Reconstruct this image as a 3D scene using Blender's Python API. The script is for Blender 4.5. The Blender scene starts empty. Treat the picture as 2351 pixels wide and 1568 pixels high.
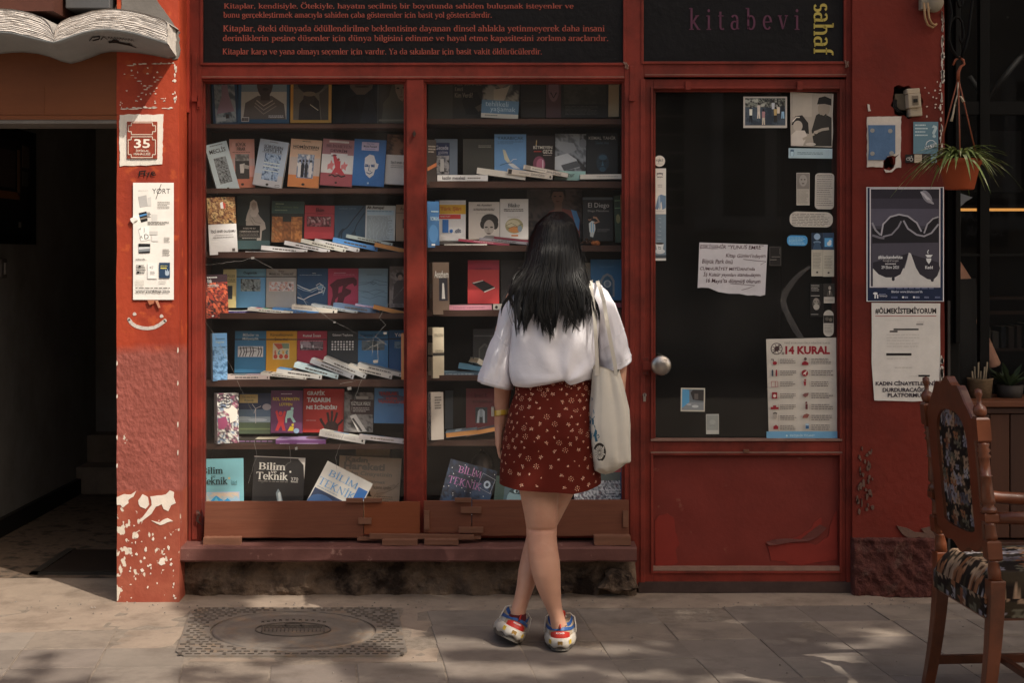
import bpy,math,random
from mathutils import Vector,Matrix,noise as mnoise
C = bpy.context.scene.collection
sc = bpy.context.scene
R = math.radians

# ---------------------------------------------------------------- camera
F,CX,HY,CZ,CD = 3600.0,1175.5,590.0,1.47,6.83
cam = bpy.data.cameras.new('camera')
cam.sensor_width = 36.0
cam.lens = 36.0 * F / 2351.0
cam.shift_y = -(784.0 - HY) / 2351.0
cam.clip_start = 0.1
cam.clip_end = 500.0
camera = bpy.data.objects.new('camera',cam)
C.objects.link(camera)
camera.location = (0,-CD,CZ)
camera.rotation_euler = (R(90),0,0)
sc.camera = camera

# ---------------------------------------------------------------- sky, sun, exposure
SUN_AZ,SUN_EL = 45.0,47.5          # azimuth off the wall's normal, towards +x
w = bpy.data.worlds.new('World')
sc.world = w
w.use_nodes = True
nt = w.node_tree
bg = nt.nodes['Background']
sky = nt.nodes.new('ShaderNodeTexSky')
sky.sky_type = 'NISHITA'
sky.sun_disc = False
sky.dust_density = 4.0
sky.ozone_density = 0.4
sky.sun_elevation = R(SUN_EL)
sky.sun_rotation = R(180 - SUN_AZ)
wm = nt.nodes.new('ShaderNodeMix'); wm.data_type = 'RGBA'; wm.blend_type = 'MULTIPLY'; wm.inputs[0].default_value = 1.0
nt.links.new(sky.outputs[0],wm.inputs[6]); wm.inputs[7].default_value = (1.0,0.93,0.82,1)   # warm tint laid over the sky colour
nt.links.new(wm.outputs[2],bg.inputs[0])
bg.inputs[1].default_value = 0.13
sun = bpy.data.lights.new('sun','SUN')
sun.energy = 3.0
sun.angle = R(0.55)
sun.color = (1.0,0.92,0.80)
so = bpy.data.objects.new('sun',sun)
C.objects.link(so)
LD = Vector((math.sin(R(SUN_AZ)) * math.cos(R(SUN_EL)),-math.cos(R(SUN_AZ)) * math.cos(R(SUN_EL)),math.sin(R(SUN_EL))))
so.rotation_euler = LD.to_track_quat('Z','Y').to_euler()
so.location = LD * 20
sc.view_settings.view_transform = 'Standard'
sc.view_settings.look = 'None'
sc.view_settings.exposure = 0.6
sc.view_settings.gamma = 1.0
sc.view_settings.use_curve_mapping = False

# ---------------------------------------------------------------- helpers
def WX(x,Y): return (x - CX) * (Y + CD) / F
def WZ(y,Y): return CZ - (y - HY) * (Y + CD) / F
def W(x,y,Y): return Vector((WX(x,Y),Y,WZ(y,Y)))
def PX(Y): return F / (Y + CD)

def lin(c):
    if isinstance(c,str):
        c = c.lstrip('#')
        if len(c) == 3: c = c[0] * 2 + c[1] * 2 + c[2] * 2
        c = [int(c[i:i + 2],16) for i in (0,2,4)]
    o = []
    for v in c[:3]:
        v = v / 255.0
        o.append(v / 12.92 if v <= 0.04045 else ((v + 0.055) / 1.055) ** 2.4)
    return tuple(o)

def gain(c,g):
    return tuple(min(0.86,v * g) for v in lin(c))

MATS = {}
def mat(name,col=None,rough=0.6,var=0.12,vs=6.0,bump=0.0,bs=60.0,spec=0.35,metal=0.0,
        col2=None,m2=(0.55,0.6),m2s=8.0,sss=0.0,coat=0.0,stretch=(1,1,1),bd=0.004):
    """painted / paper / wood surface: base colour (or the mesh's Col) broken up by noise, optional worn second colour"""
    if name in MATS: return MATS[name]
    m = bpy.data.materials.new(name); m.use_nodes = True
    t = m.node_tree; N = t.nodes; L = t.links
    p = N['Principled BSDF']
    tc = N.new('ShaderNodeTexCoord'); mp = N.new('ShaderNodeMapping')
    mp.inputs['Scale'].default_value = stretch
    L.new(tc.outputs['Object'],mp.inputs[0])
    def noise_(s,d=5,r=0.6):
        n = N.new('ShaderNodeTexNoise'); n.inputs['Scale'].default_value = s
        n.inputs['Detail'].default_value = d; n.inputs['Roughness'].default_value = r
        L.new(mp.outputs[0],n.inputs['Vector']); return n
    if col is None:
        a = N.new('ShaderNodeAttribute'); a.attribute_name = 'Col'; src = a.outputs['Color']
    else:
        rgb = N.new('ShaderNodeRGB'); rgb.outputs[0].default_value = (*col,1); src = rgb.outputs[0]
    if col2 is not None:
        n2 = noise_(m2s,8,0.65)
        r2 = N.new('ShaderNodeMapRange'); r2.inputs[1].default_value = m2[0]; r2.inputs[2].default_value = m2[1]
        L.new(n2.outputs[0],r2.inputs[0])
        mx = N.new('ShaderNodeMix'); mx.data_type = 'RGBA'
        L.new(r2.outputs[0],mx.inputs[0]); L.new(src,mx.inputs[6]); mx.inputs[7].default_value = (*col2,1)
        src = mx.outputs[2]
    if var > 0:
        n1 = noise_(vs,8,0.72)
        r1 = N.new('ShaderNodeMapRange'); r1.inputs[1].default_value = 0.3; r1.inputs[2].default_value = 0.7
        r1.inputs[3].default_value = 1 - var; r1.inputs[4].default_value = 1 + var
        L.new(n1.outputs[0],r1.inputs[0])
        hs = N.new('ShaderNodeHueSaturation'); L.new(r1.outputs[0],hs.inputs['Value']); L.new(src,hs.inputs['Color'])
        src = hs.outputs[0]
    L.new(src,p.inputs['Base Color'])
    p.inputs['Roughness'].default_value = rough
    p.inputs['Specular IOR Level'].default_value = spec
    p.inputs['Metallic'].default_value = metal
    if coat: p.inputs['Coat Weight'].default_value = coat
    if sss:
        p.inputs['Subsurface Weight'].default_value = sss
        p.inputs['Subsurface Radius'].default_value = (0.012,0.005,0.003)
        p.inputs['Subsurface Scale'].default_value = 1.0
    if bump > 0:
        nb = noise_(bs,6,0.6); b = N.new('ShaderNodeBump')
        b.inputs['Strength'].default_value = bump; b.inputs['Distance'].default_value = bd
        L.new(nb.outputs[0],b.inputs['Height']); L.new(b.outputs[0],p.inputs['Normal'])
    MATS[name] = m
    return m

class MB:
    """collects shapes; build() links them as ONE mesh object"""
    def __init__(s,col=(0.5,0.5,0.5)):
        s.v = []; s.f = []; s.c = []; s.mi = []; s.sm = []; s.col = col; s.m = 0; s.smooth = False
    def add(s,vs,fs,col=None,smooth=None):
        k = len(s.v); s.v.extend(Vector(q) for q in vs)
        for f in fs:
            s.f.append([k + i for i in f]); s.c.append(col or s.col); s.mi.append(s.m)
            s.sm.append(s.smooth if smooth is None else smooth)
    def box(s,x0,x1,y0,y1,z0,z1,col=None):
        if x0 > x1: x0,x1 = x1,x0
        if y0 > y1: y0,y1 = y1,y0
        if z0 > z1: z0,z1 = z1,z0
        s.add([(x0,y0,z0),(x1,y0,z0),(x1,y1,z0),(x0,y1,z0),(x0,y0,z1),(x1,y0,z1),(x1,y1,z1),(x0,y1,z1)],
              [(0,3,2,1),(4,5,6,7),(0,1,5,4),(1,2,6,5),(2,3,7,6),(3,0,4,7)],col)
    def dbox(s,x0,x1,y0,y1,Yf,Yb,col=None):
        """a box whose front face, at depth Yf, covers that rectangle of the photo"""
        s.box(WX(x0,Yf),WX(x1,Yf),Yf,Yb,WZ(y1,Yf),WZ(y0,Yf),col)
    def quad(s,a,b,c,d,col=None): s.add([a,b,c,d],[(0,1,2,3)],col)
    def prism(s,pts,Y0,Y1,col=None):
        """polygon in the x-z plane (counter-clockwise seen from -y) given thickness from Y0 (front) to Y1"""
        n = len(pts)
        s.add([(x,Y0,z) for x,z in pts] + [(x,Y1,z) for x,z in pts],
              [tuple(range(n)),tuple(range(2 * n - 1,n - 1,-1))] + [(i,i + n,(i + 1) % n + n,(i + 1) % n) for i in range(n)],col)
    def loft(s,rings,col=None,cap0=True,cap1=True,closed=True,smooth=True,cols=None):
        k = len(rings[0]); vs = [p for r in rings for p in r]; base = len(s.v)
        s.v.extend(Vector(q) for q in vs)
        for i in range(len(rings) - 1):
            for j in range(k if closed else k - 1):
                j2 = (j + 1) % k
                s.f.append([base + i * k + j,base + i * k + j2,base + (i + 1) * k + j2,base + (i + 1) * k + j])
                s.c.append(cols(i,j) if cols else (col or s.col)); s.mi.append(s.m); s.sm.append(smooth)
        if cap0:
            s.f.append([base + j for j in range(k - 1,-1,-1)]); s.c.append(col or s.col); s.mi.append(s.m); s.sm.append(False)
        if cap1:
            b2 = base + (len(rings) - 1) * k
            s.f.append([b2 + j for j in range(k)]); s.c.append(col or s.col); s.mi.append(s.m); s.sm.append(False)
    def tube(s,pts,r,n=8,col=None,caps=True,flat=1.0):
        pts = [Vector(p) for p in pts]
        rs = r if isinstance(r,(list,tuple)) else [r] * len(pts)
        rings = []; up = None
        for i,p in enumerate(pts):
            d = (pts[min(i + 1,len(pts) - 1)] - pts[max(i - 1,0)])
            if d.length < 1e-9: d = Vector((0,0,1))
            d.normalize()
            if up is None:
                up = Vector((0,1,0)) if abs(d.y) < 0.9 else Vector((1,0,0))
            a = (up - d * up.dot(d))
            if a.length < 1e-6: a = d.orthogonal()
            a.normalize(); b = d.cross(a); up = a
            rings.append([p + (a * math.cos(t) * flat + b * math.sin(t)) * rs[i] for t in [2 * math.pi * j / n for j in range(n)]])
        s.loft(rings,col,caps,caps)
    def lathe(s,prof,n=24,col=None,center=(0,0,0)):
        cx,cy,cz = center
        rings = [[(cx + r * math.cos(2 * math.pi * j / n),cy + r * math.sin(2 * math.pi * j / n),cz + z) for j in range(n)] for r,z in prof]
        s.loft(rings,col)
    def sphere(s,c,r,nu=16,nv=10,col=None):
        c = Vector(c); rx,ry,rz = r if isinstance(r,(tuple,list)) else (r,r,r)
        rings = []
        for i in range(nv + 1):
            t = math.pi * (i + 0.02) / (nv + 0.04) - math.pi / 2
            rings.append([c + Vector((rx * math.cos(t) * math.cos(2 * math.pi * j / nu),ry * math.cos(t) * math.sin(2 * math.pi * j / nu),rz * math.sin(t))) for j in range(nu)])
        s.loft(rings,col)
    def xform(s,M,k0=0):
        for i in range(k0,len(s.v)): s.v[i] = M @ s.v[i]
    def build(s,name,mats,parent=None,bevel=0.0,auto=None):
        me = bpy.data.meshes.new(name)
        me.from_pydata([tuple(q) for q in s.v],[],s.f)
        me.update()
        if not isinstance(mats,(list,tuple)): mats = [mats]
        for m in mats: me.materials.append(m)
        at = me.color_attributes.new('Col','FLOAT_COLOR','CORNER')
        buf = []
        for f,c in zip(s.f,s.c):
            if isinstance(c[0],tuple):
                for q in c: buf.extend((q[0],q[1],q[2],1.0))
            else: buf.extend((c[0],c[1],c[2],1.0) * len(f))
        at.data.foreach_set('color',buf)
        me.polygons.foreach_set('material_index',s.mi)
        me.polygons.foreach_set('use_smooth',s.sm)
        o = bpy.data.objects.new(name,me); C.objects.link(o)
        if parent is not None: o.parent = parent
        if bevel > 0:
            b = o.modifiers.new('edge','BEVEL'); b.width = bevel; b.segments = 2; b.limit_method = 'ANGLE'; b.angle_limit = R(40)
        return o

def tag(o,label=None,cat=None,group=None,kind=None):
    if label: o['label'] = label
    if cat: o['category'] = cat
    if group: o['group'] = group
    if kind: o['kind'] = kind
    return o

def thing(name,label,cat,loc=(0,0,0),group=None,mtx=None):
    o = bpy.data.objects.new(name,None); C.objects.link(o)
    o.empty_display_size = 0.05
    if mtx is not None: o.matrix_world = mtx
    else: o.location = loc
    return tag(o,label,cat,group)

# ---------------------------------------------------------------- lettering
_TX = {}
def glyphs(s,bold=0.0):
    k = (s,bold)
    if k not in _TX:
        c = bpy.data.curves.new('lettering','FONT'); c.body = s; c.resolution_u = 2; c.offset = bold
        o = bpy.data.objects.new('lettering',c); m = o.to_mesh()
        vs = [(q.co.x,q.co.y) for q in m.vertices]; fs = [tuple(q.vertices) for q in m.polygons]
        o.to_mesh_clear(); bpy.data.objects.remove(o); bpy.data.curves.remove(c)
        _TX[k] = (vs,fs)
    return _TX[k]

# an old-style roman hand: stems with serifs, bowls with thick and thin
def _arc(cx,cy,rx,ry,a0,a1,n=14):
    return [(cx + rx * math.cos(R(a0 + (a1 - a0) * i / n)),cy + ry * math.sin(R(a0 + (a1 - a0) * i / n))) for i in range(n + 1)]
TK,TN = 0.17,0.07
def _st(x,y0,y1,b=1,t=1):
    o = [[(x,y0),(x,y1)]]
    if b: o.append(('s',x - 0.2,y0,x + 0.2,y0))
    if t == 1: o.append(('s',x - 0.22,y1 - 0.03,x + 0.02,y1 - 0.01))
    if t == 2: o.append(('s',x - 0.2,y1,x + 0.2,y1))
    return o
_dot = lambda x,y: [('d',x,y)]
_ser = {
 'a': (0.78,[_arc(0.32,0.28,0.24,0.28,60,300),[(0.56,0),(0.58,0.7)],_arc(0.33,0.72,0.24,0.27,0,150),[(0.44,0.55),(0.58,0.58)],('s',0.5,0.02,0.74,0.05)]),
 'b': (0.9,_st(0.2,0.02,1.5,0,1) + [_arc(0.44,0.48,0.3,0.48,-150,150)]),
 'c': (0.75,[_arc(0.42,0.49,0.32,0.48,50,310)]),
 'd': (0.92,_st(0.66,0,1.5,0,1) + [_arc(0.42,0.48,0.3,0.48,30,330),('s',0.66,0.02,0.86,0.04)]),
 'e': (0.8,[_arc(0.42,0.49,0.31,0.48,0,318),('s',0.12,0.52,0.73,0.52)]),
 'f': (0.6,_st(0.26,0,1.15,1,0) + [_arc(0.46,1.15,0.2,0.3,180,60),('s',0.04,0.95,0.52,0.95)]),
 'g': (0.82,[_arc(0.38,0.6,0.26,0.36,0,360),_arc(0.4,-0.2,0.32,0.22,0,360),[(0.25,0.27),(0.2,0.05)],('s',0.55,0.9,0.78,0.95)]),
 'h': (0.98,_st(0.22,0,1.5) + [_arc(0.5,0.6,0.25,0.36,160,0),[(0.75,0),(0.75,0.6)],('s',0.58,0,0.93,0)]),
 'ı': (0.45,_st(0.23,0,0.97)),'i': (0.45,_st(0.23,0,0.97) + _dot(0.22,1.32)),
 'j': (0.45,_st(0.25,-0.2,0.97,0) + _dot(0.24,1.32)),
 'k': (0.95,_st(0.22,0,1.5) + [[(0.28,0.42),(0.7,0.95)],[(0.4,0.55),(0.8,0.02)],('s',0.56,0.96,0.86,0.96),('s',0.68,0,0.98,0)]),
 'l': (0.45,_st(0.23,0,1.5)),
 'm': (1.45,_st(0.22,0,0.97) + [_arc(0.46,0.6,0.23,0.36,160,0),[(0.69,0),(0.69,0.6)],_arc(0.93,0.6,0.24,0.36,160,0),[(1.17,0),(1.17,0.6)],('s',0.54,0,0.86,0),('s',1.0,0,1.36,0)]),
 'n': (0.98,_st(0.22,0,0.97) + [_arc(0.49,0.6,0.25,0.36,160,0),[(0.74,0),(0.74,0.6)],('s',0.56,0,0.92,0)]),
 'o': (0.86,[_arc(0.43,0.49,0.33,0.48,0,360)]),
 'p': (0.92,_st(0.22,-0.45,0.97) + [_arc(0.46,0.48,0.3,0.48,-150,150)]),
 'r': (0.68,_st(0.22,0,0.97) + [_arc(0.48,0.68,0.24,0.27,160,40)]),
 's': (0.66,[_arc(0.33,0.72,0.2,0.24,30,250,8) + _arc(0.33,0.26,0.22,0.26,80,-150,8)]),
 't': (0.58,[[(0.24,0.2),(0.24,1.25)],_arc(0.4,0.2,0.16,0.2,180,320),('s',0.04,0.95,0.5,0.95)]),
 'u': (0.96,_st(0.2,0.35,0.97,0) + [_arc(0.45,0.38,0.25,0.37,180,340),[(0.72,0),(0.72,0.97)],('s',0.5,0.95,0.72,0.97),('s',0.72,0.02,0.92,0.03)]),
 'v': (0.88,[[(0.14,0.96),(0.44,0.02)],('s',0.44,0.02,0.74,0.96),('s',-0.02,0.96,0.32,0.96),('s',0.58,0.96,0.88,0.96)]),
 'y': (0.88,[[(0.14,0.96),(0.46,0.02)],('s',0.3,-0.42,0.74,0.96),('s',-0.02,0.96,0.32,0.96),('s',0.58,0.96,0.88,0.96),('d',0.2,-0.38)]),
 'z': (0.78,[('s',0.1,0.94,0.68,0.94),[(0.64,0.92),(0.14,0.04)],('s',0.1,0.03,0.7,0.03)]),
 'K': (1.2,_st(0.25,0,1.4,1,2) + [[(0.32,0.6),(0.85,1.38)],[(0.45,0.75),(0.98,0.02)],('s',0.7,1.4,1.05,1.4),('s',0.8,0,1.18,0)]),
 'Y': (1.1,[[(0.16,1.38),(0.52,0.65)],('s',0.52,0.65,0.9,1.38),[(0.53,0),(0.53,0.65)],('s',0,1.4,0.36,1.4),('s',0.72,1.4,1.06,1.4),('s',0.33,0,0.74,0)]),
 'O': (1.3,[_arc(0.65,0.7,0.55,0.72,0,360,20)]),
 'B': (1.1,_st(0.25,0,1.4,1,2) + [_arc(0.45,1.05,0.4,0.35,-90,90),_arc(0.45,0.36,0.48,0.37,-90,90),('s',0.25,1.4,0.46,1.4),('s',0.25,0.7,0.5,0.7),('s',0.25,0,0.46,0)]),
 'T': (1.15,_st(0.57,0,1.4,1,0) + [('s',0.03,1.38,1.1,1.38),('s',0.05,1.4,0.05,1.1),('s',1.09,1.4,1.09,1.1)]),
 'I': (0.5,_st(0.25,0,1.4,1,2)),'L': (1.0,_st(0.25,0,1.4,1,2) + [('s',0.2,0.02,0.9,0.02),('s',0.9,0,0.9,0.3)]),
 'M': (1.5,[('s',0.2,0,0.25,1.4),[(0.25,1.4),(0.72,0.05)],('s',0.72,0.05,1.2,1.4),[(1.2,1.4),(1.25,0)],('s',0.02,0,0.4,0),('s',1.05,0,1.45,0)]),
 'E': (1.0,_st(0.25,0,1.4,1,2) + [('s',0.2,0.02,0.9,0.02),('s',0.2,1.38,0.86,1.38),('s',0.25,0.72,0.7,0.72),('s',0.9,0,0.9,0.3),('s',0.86,1.4,0.86,1.1)]),
 'N': (1.35,[('s',0.22,0,0.22,1.4),[(0.22,1.38),(1.08,0.02)],('s',1.08,0,1.08,1.4),('s',0.0,0,0.44,0),('s',0.86,1.4,1.3,1.4)]),
 '.': (0.4,_dot(0.2,0.06)),',': (0.4,_dot(0.2,0.06) + [('s',0.24,0.02,0.14,-0.2)]),' ': (0.5,[]),
}
for _a,_b in (('ö','o'),('ü','u')):
    _ser[_a] = (_ser[_b][0],list(_ser[_b][1]) + _dot(0.28,1.32) + _dot(0.62,1.32))
for _a,_b in (('ç','c'),('ş','s')):
    _ser[_a] = (_ser[_b][0],list(_ser[_b][1]) + [('s',_ser[_b][0] / 2 - 0.05,-0.03,_ser[_b][0] / 2 - 0.02,-0.32)])
_ser['ğ'] = (0.82,list(_ser['g'][1]) + [_arc(0.42,1.5,0.2,0.2,200,340,6)])
_ser['Ö'] = (1.3,list(_ser['O'][1]) + _dot(0.42,1.72) + _dot(0.88,1.72))
_ser['İ'] = (0.5,list(_ser['I'][1]) + _dot(0.25,1.68))
def serif(s,wt=1.0,space=0.0):
    k = ('serif',s,wt,space)
    if k in _TX: return _TX[k]
    vs,fs,x0 = [],[],0.0
    def ribbon(pts,wfun):
        b = len(vs)
        for i,p in enumerate(pts):
            a,c = pts[max(i - 1,0)],pts[min(i + 1,len(pts) - 1)]
            dx,dy = c[0] - a[0],c[1] - a[1]; l = math.hypot(dx,dy) or 1
            h = wfun(dx / l,dy / l) / 2
            vs.append((x0 + p[0] - dy / l * h,p[1] + dx / l * h)); vs.append((x0 + p[0] + dy / l * h,p[1] - dx / l * h))
        for i in range(len(pts) - 1): fs.append((b + 2 * i + 1,b + 2 * i + 3,b + 2 * i + 2,b + 2 * i))
    for ch in s:
        adv,st = _ser.get(ch,_ser['o'])
        for q in st:
            if isinstance(q,list): ribbon(q,lambda dx,dy: (TN + (TK - TN) * abs(dy)) * wt)
            elif q[0] == 's': ribbon([(q[1],q[2]),(q[3],q[4])],lambda dx,dy: TN * wt)
            else:
                b = len(vs)
                for j in range(8): vs.append((x0 + q[1] + 0.11 * wt * math.cos(j * math.pi / 4),q[2] + 0.11 * wt * math.sin(j * math.pi / 4)))
                fs.append(tuple(range(b,b + 8)))
        x0 += adv + space
    _TX[k] = (vs,fs)
    return _TX[k]

class Flat:
    """a printed sheet: shapes in unit coordinates (u right, v down) on a w x h rectangle in the local x-z plane, facing -y"""
    def __init__(s,w,h,y=-0.0004,g=1.0,step=0.00012):
        s.w,s.h,s.y,s.g,s.step = w,h,y,g,step; s.mb = MB()
    def P(s,u,v): return (s.w * (u - 0.5),s.y,s.h * (0.5 - v))
    def c(s,col): return gain(col,s.g)
    def nxt(s): s.y -= s.step
    def p(s,pts,col):
        a = sum(pts[i][0] * pts[(i + 1) % len(pts)][1] - pts[(i + 1) % len(pts)][0] * pts[i][1] for i in range(len(pts)))
        if a > 0: pts = pts[::-1]
        s.mb.add([s.P(*q) for q in pts],[tuple(range(len(pts)))],s.c(col)); s.nxt()
    def r(s,u0,v0,u1,v1,col): s.p([(u0,v0),(u0,v1),(u1,v1),(u1,v0)],col)
    def e(s,u,v,ru,rv,col,n=20,a=0): 
        s.p([(u + ru * math.cos(t) * math.cos(a) - rv * math.sin(t) * math.sin(a),v + ru * math.cos(t) * math.sin(a) + rv * math.sin(t) * math.cos(a)) for t in [2 * math.pi * i / n for i in range(n)]],col)
    def l(s,pts,wd,col):
        b = []; asp = s.w / s.h
        for i,q in enumerate(pts):
            a,c = pts[max(i - 1,0)],pts[min(i + 1,len(pts) - 1)]
            dx,dy = (c[0] - a[0]) * asp,c[1] - a[1]; L = math.hypot(dx,dy) or 1
            b.append((q,(-dy / L * wd / 2 / asp,dx / L * wd / 2)))
        vs = []
        for q,o in b: vs += [s.P(q[0] + o[0],q[1] + o[1]),s.P(q[0] - o[0],q[1] - o[1])]
        s.mb.add(vs,[(2 * i,2 * i + 1,2 * i + 3,2 * i + 2) for i in range(len(pts) - 1)],s.c(col)); s.nxt()
    def m(s,u0,v0,u1,v1,nx,ny,cols,seed=1,sc=3.0):
        """a photograph reduced to a grid of tones"""
        k = len(cols); o = seed * 7.31
        cs = [s.c(q) for q in cols]
        def tone(i,j):
            t = mnoise.noise(Vector((i / nx * sc + o,j / ny * sc * s.h * (v1 - v0) / max(1e-6,s.w * (u1 - u0)) + o,seed))) * 0.9 + mnoise.noise(Vector((i * 0.9,j * 0.9,o))) * 0.45
            q = min(k - 1.001,max(0,(t * 0.6 + 0.5) * k)); f = q - int(q); f = min(1,max(0,f * 2 - 0.5)); a,b = cs[int(q)],cs[min(k - 1,int(q) + 1)]
            return tuple(x + (y - x) * f for x,y in zip(a,b))
        nx,ny = nx * 2,ny * 2; T = [[tone(i / 1.3,j / 1.3) for j in range(ny + 1)] for i in range(nx + 1)]
        for i in range(nx):
            for j in range(ny):
                a,b,c,d = u0 + (u1 - u0) * i / nx,u0 + (u1 - u0) * (i + 1) / nx,v0 + (v1 - v0) * j / ny,v0 + (v1 - v0) * (j + 1) / ny
                s.mb.add([s.P(a,c),s.P(a,d),s.P(b,d),s.P(b,c)],[(0,1,2,3)],[T[i][j],T[i][j + 1],T[i + 1][j + 1],T[i + 1][j]])
        s.nxt()
    def t(s,txt,u0,v0,u1,v1,col,bold=0.0,ser=0,space=0.0,rot=0,sl=0):
        vs,fs = serif(txt,ser,space) if ser and all(q in _ser for q in txt) else glyphs(txt,bold or (0.012 if ser else 0))
        if not vs: return
        if sl: vs = [(x + sl * y + 0.015 * math.sin(x * 5),y * (1 + 0.07 * math.sin(x * 2.3)) + 0.04 * math.sin(x * 1.7)) for x,y in vs]
        if rot: vs = [(y,-x) for x,y in vs] if rot > 0 else [(-y,x) for x,y in vs]
        xs = [q[0] for q in vs]; ys = [q[1] for q in vs]
        x0,x1,y0,y1 = min(xs),max(xs),min(ys),max(ys)
        fx = (u1 - u0) / max(1e-6,x1 - x0); fy = (v1 - v0) / max(1e-6,y1 - y0)
        s.mb.add([s.P(u0 + (x - x0) * fx,v1 - (y - y0) * fy) for x,y in vs],fs,s.c(col)); s.nxt()
    def k(s,u0,v0,u1,v1,n,col,fill=0.5,seed=1,left=True):
        """lines of print too small to read"""
        rr = random.Random(seed); h = (v1 - v0) / n
        for i in range(n):
            u = u0; end = u1 - (u1 - u0) * (rr.random() * 0.25 if left else 0)
            while u < end:
                wd = (u1 - u0) * (0.05 + 0.12 * rr.random()); e = min(end,u + wd)
                a,b = v0 + h * (i + 0.5 - fill / 2),v0 + h * (i + 0.5 + fill / 2)
                s.mb.add([s.P(u,a),s.P(u,b),s.P(e,b),s.P(e,a)],[(0,1,2,3)],s.c(col))
                u = e + (u1 - u0) * 0.025
        s.nxt()
    def run(s,ops):
        for o in ops: getattr(s,o[0])(*o[1:-1],**o[-1]) if isinstance(o[-1],dict) else getattr(s,o[0])(*o[1:])
        return s
    def build(s,name,m,parent): return s.mb.build(name,m,parent)
# ---------------------------------------------------------------- materials of the setting
M_RED = mat('red paint',lin('#7e3025'),0.55,0.2,5,0.5,45,0.25,col2=lin('#61261d'),m2=(0.46,0.62),m2s=4,bd=0.0015)
M_REDL = mat('bright red paint',lin('#a43c28'),0.5,0.14,5,0.5,40,0.4,col2=lin('#8c2b1a'),m2=(0.5,0.66),m2s=5,bd=0.002)
M_REDW = mat('worn red paint',lin('#742c24'),0.55,0.16,4,0.4,50,0.3,col2=lin('#8d5a4c'),m2=(0.63,0.72),m2s=9,bd=0.002)
M_DUST = mat('dusty ledge',lin('#8a6c60'),0.85,0.2,14,0.6,60,0.15,bd=0.003)
M_WALLR = mat('red rough wall',lin('#752a1f'),0.6,0.16,3,0.55,30,0.22,col2=lin('#5b2119'),m2=(0.45,0.65),m2s=3,bd=0.005)
M_BASE = mat('rough plinth',lin('#54302b'),0.9,0.3,9,1.0,16,0.2,col2=lin('#6b5048'),m2=(0.55,0.7),m2s=14,bd=0.04)
M_STONE = mat('plinth stone',lin('#6f5e50'),0.95,0.35,6,1.0,22,0.1,col2=lin('#332a25'),m2=(0.47,0.6),m2s=5,bd=0.03)
M_CONC = mat('concrete',lin('#8f8072'),0.9,0.14,3,0.7,50,0.15,col2=lin('#7a6c60'),m2=(0.48,0.66),m2s=5,bd=0.004)
M_SLAB = mat('paving slab',None,0.85,0.16,3.5,0.5,60,0.2,col2=lin('#6a6058'),m2=(0.48,0.72),m2s=5,bd=0.003)
M_DIRT = mat('joint dirt',lin('#7f7469'),0.95,0.3,20,0.8,70,0.1,bd=0.006)
M_IRON = mat('manhole iron',lin('#7d746b'),0.7,0.25,9,0.6,90,0.5,metal=0.35,col2=lin('#857361'),m2=(0.5,0.65),m2s=10,bd=0.003)
M_IRONR = mat('manhole relief',lin('#59514a'),0.6,0.25,12,0.4,90,0.5,metal=0.35,bd=0.002)
M_WHITE = mat('white plaster',lin('#d6cbbf'),0.85,0.1,12,0.5,60,0.2,bd=0.003)
M_GREYW = mat('grey plaster',lin('#6b6763'),0.9,0.2,4,0.5,30,0.15,bd=0.005)
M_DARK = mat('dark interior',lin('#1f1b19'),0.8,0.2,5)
M_BROWNP = mat('brown painted board',lin('#6c3d20'),0.55,0.12,3,0.2,40,0.3,stretch=(0.4,1,3),bd=0.002)
M_BLACKB = mat('black sign board',lin('#121113'),0.5,0.2,4,0.5,26,0.2,bd=0.006)
M_BLKMETAL = mat('black metal',lin('#0d0c0b'),0.6,0.2,6,0.3,60,0.15,bd=0.001)
M_METAL = mat('brushed metal',lin('#b3aca4'),0.32,0.1,20,0.1,90,0.5,metal=0.9)
M_DKMETAL = mat('old metal',lin('#4a3f39'),0.45,0.2,20,0.3,90,0.5,metal=0.6)
M_COL = mat('matte colour',None,0.7,0.08,14)
M_COLR = mat('rough colour',None,0.9,0.14,20,0.5,80,0.2,bd=0.002)
M_WOODS = mat('shelf wood',lin('#4a332a'),0.7,0.25,6,0.3,40,0.3,stretch=(0.25,3,3),bd=0.002)
M_PLANK = mat('weathered plank',lin('#6d4231'),0.7,0.2,5,0.5,30,0.25,col2=lin('#5f3626'),m2=(0.5,0.68),m2s=4,stretch=(0.18,3,3),bd=0.002)
M_PLANKL = mat('orange plank',lin('#7c4328'),0.65,0.18,5,0.4,30,0.25,col2=lin('#6f3b22'),m2=(0.5,0.7),m2s=4,stretch=(0.18,3,3),bd=0.002)
M_BLOCK = mat('grey wood scrap',lin('#74503f'),0.8,0.25,7,0.5,30,0.2,stretch=(0.3,3,3),bd=0.002)

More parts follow.
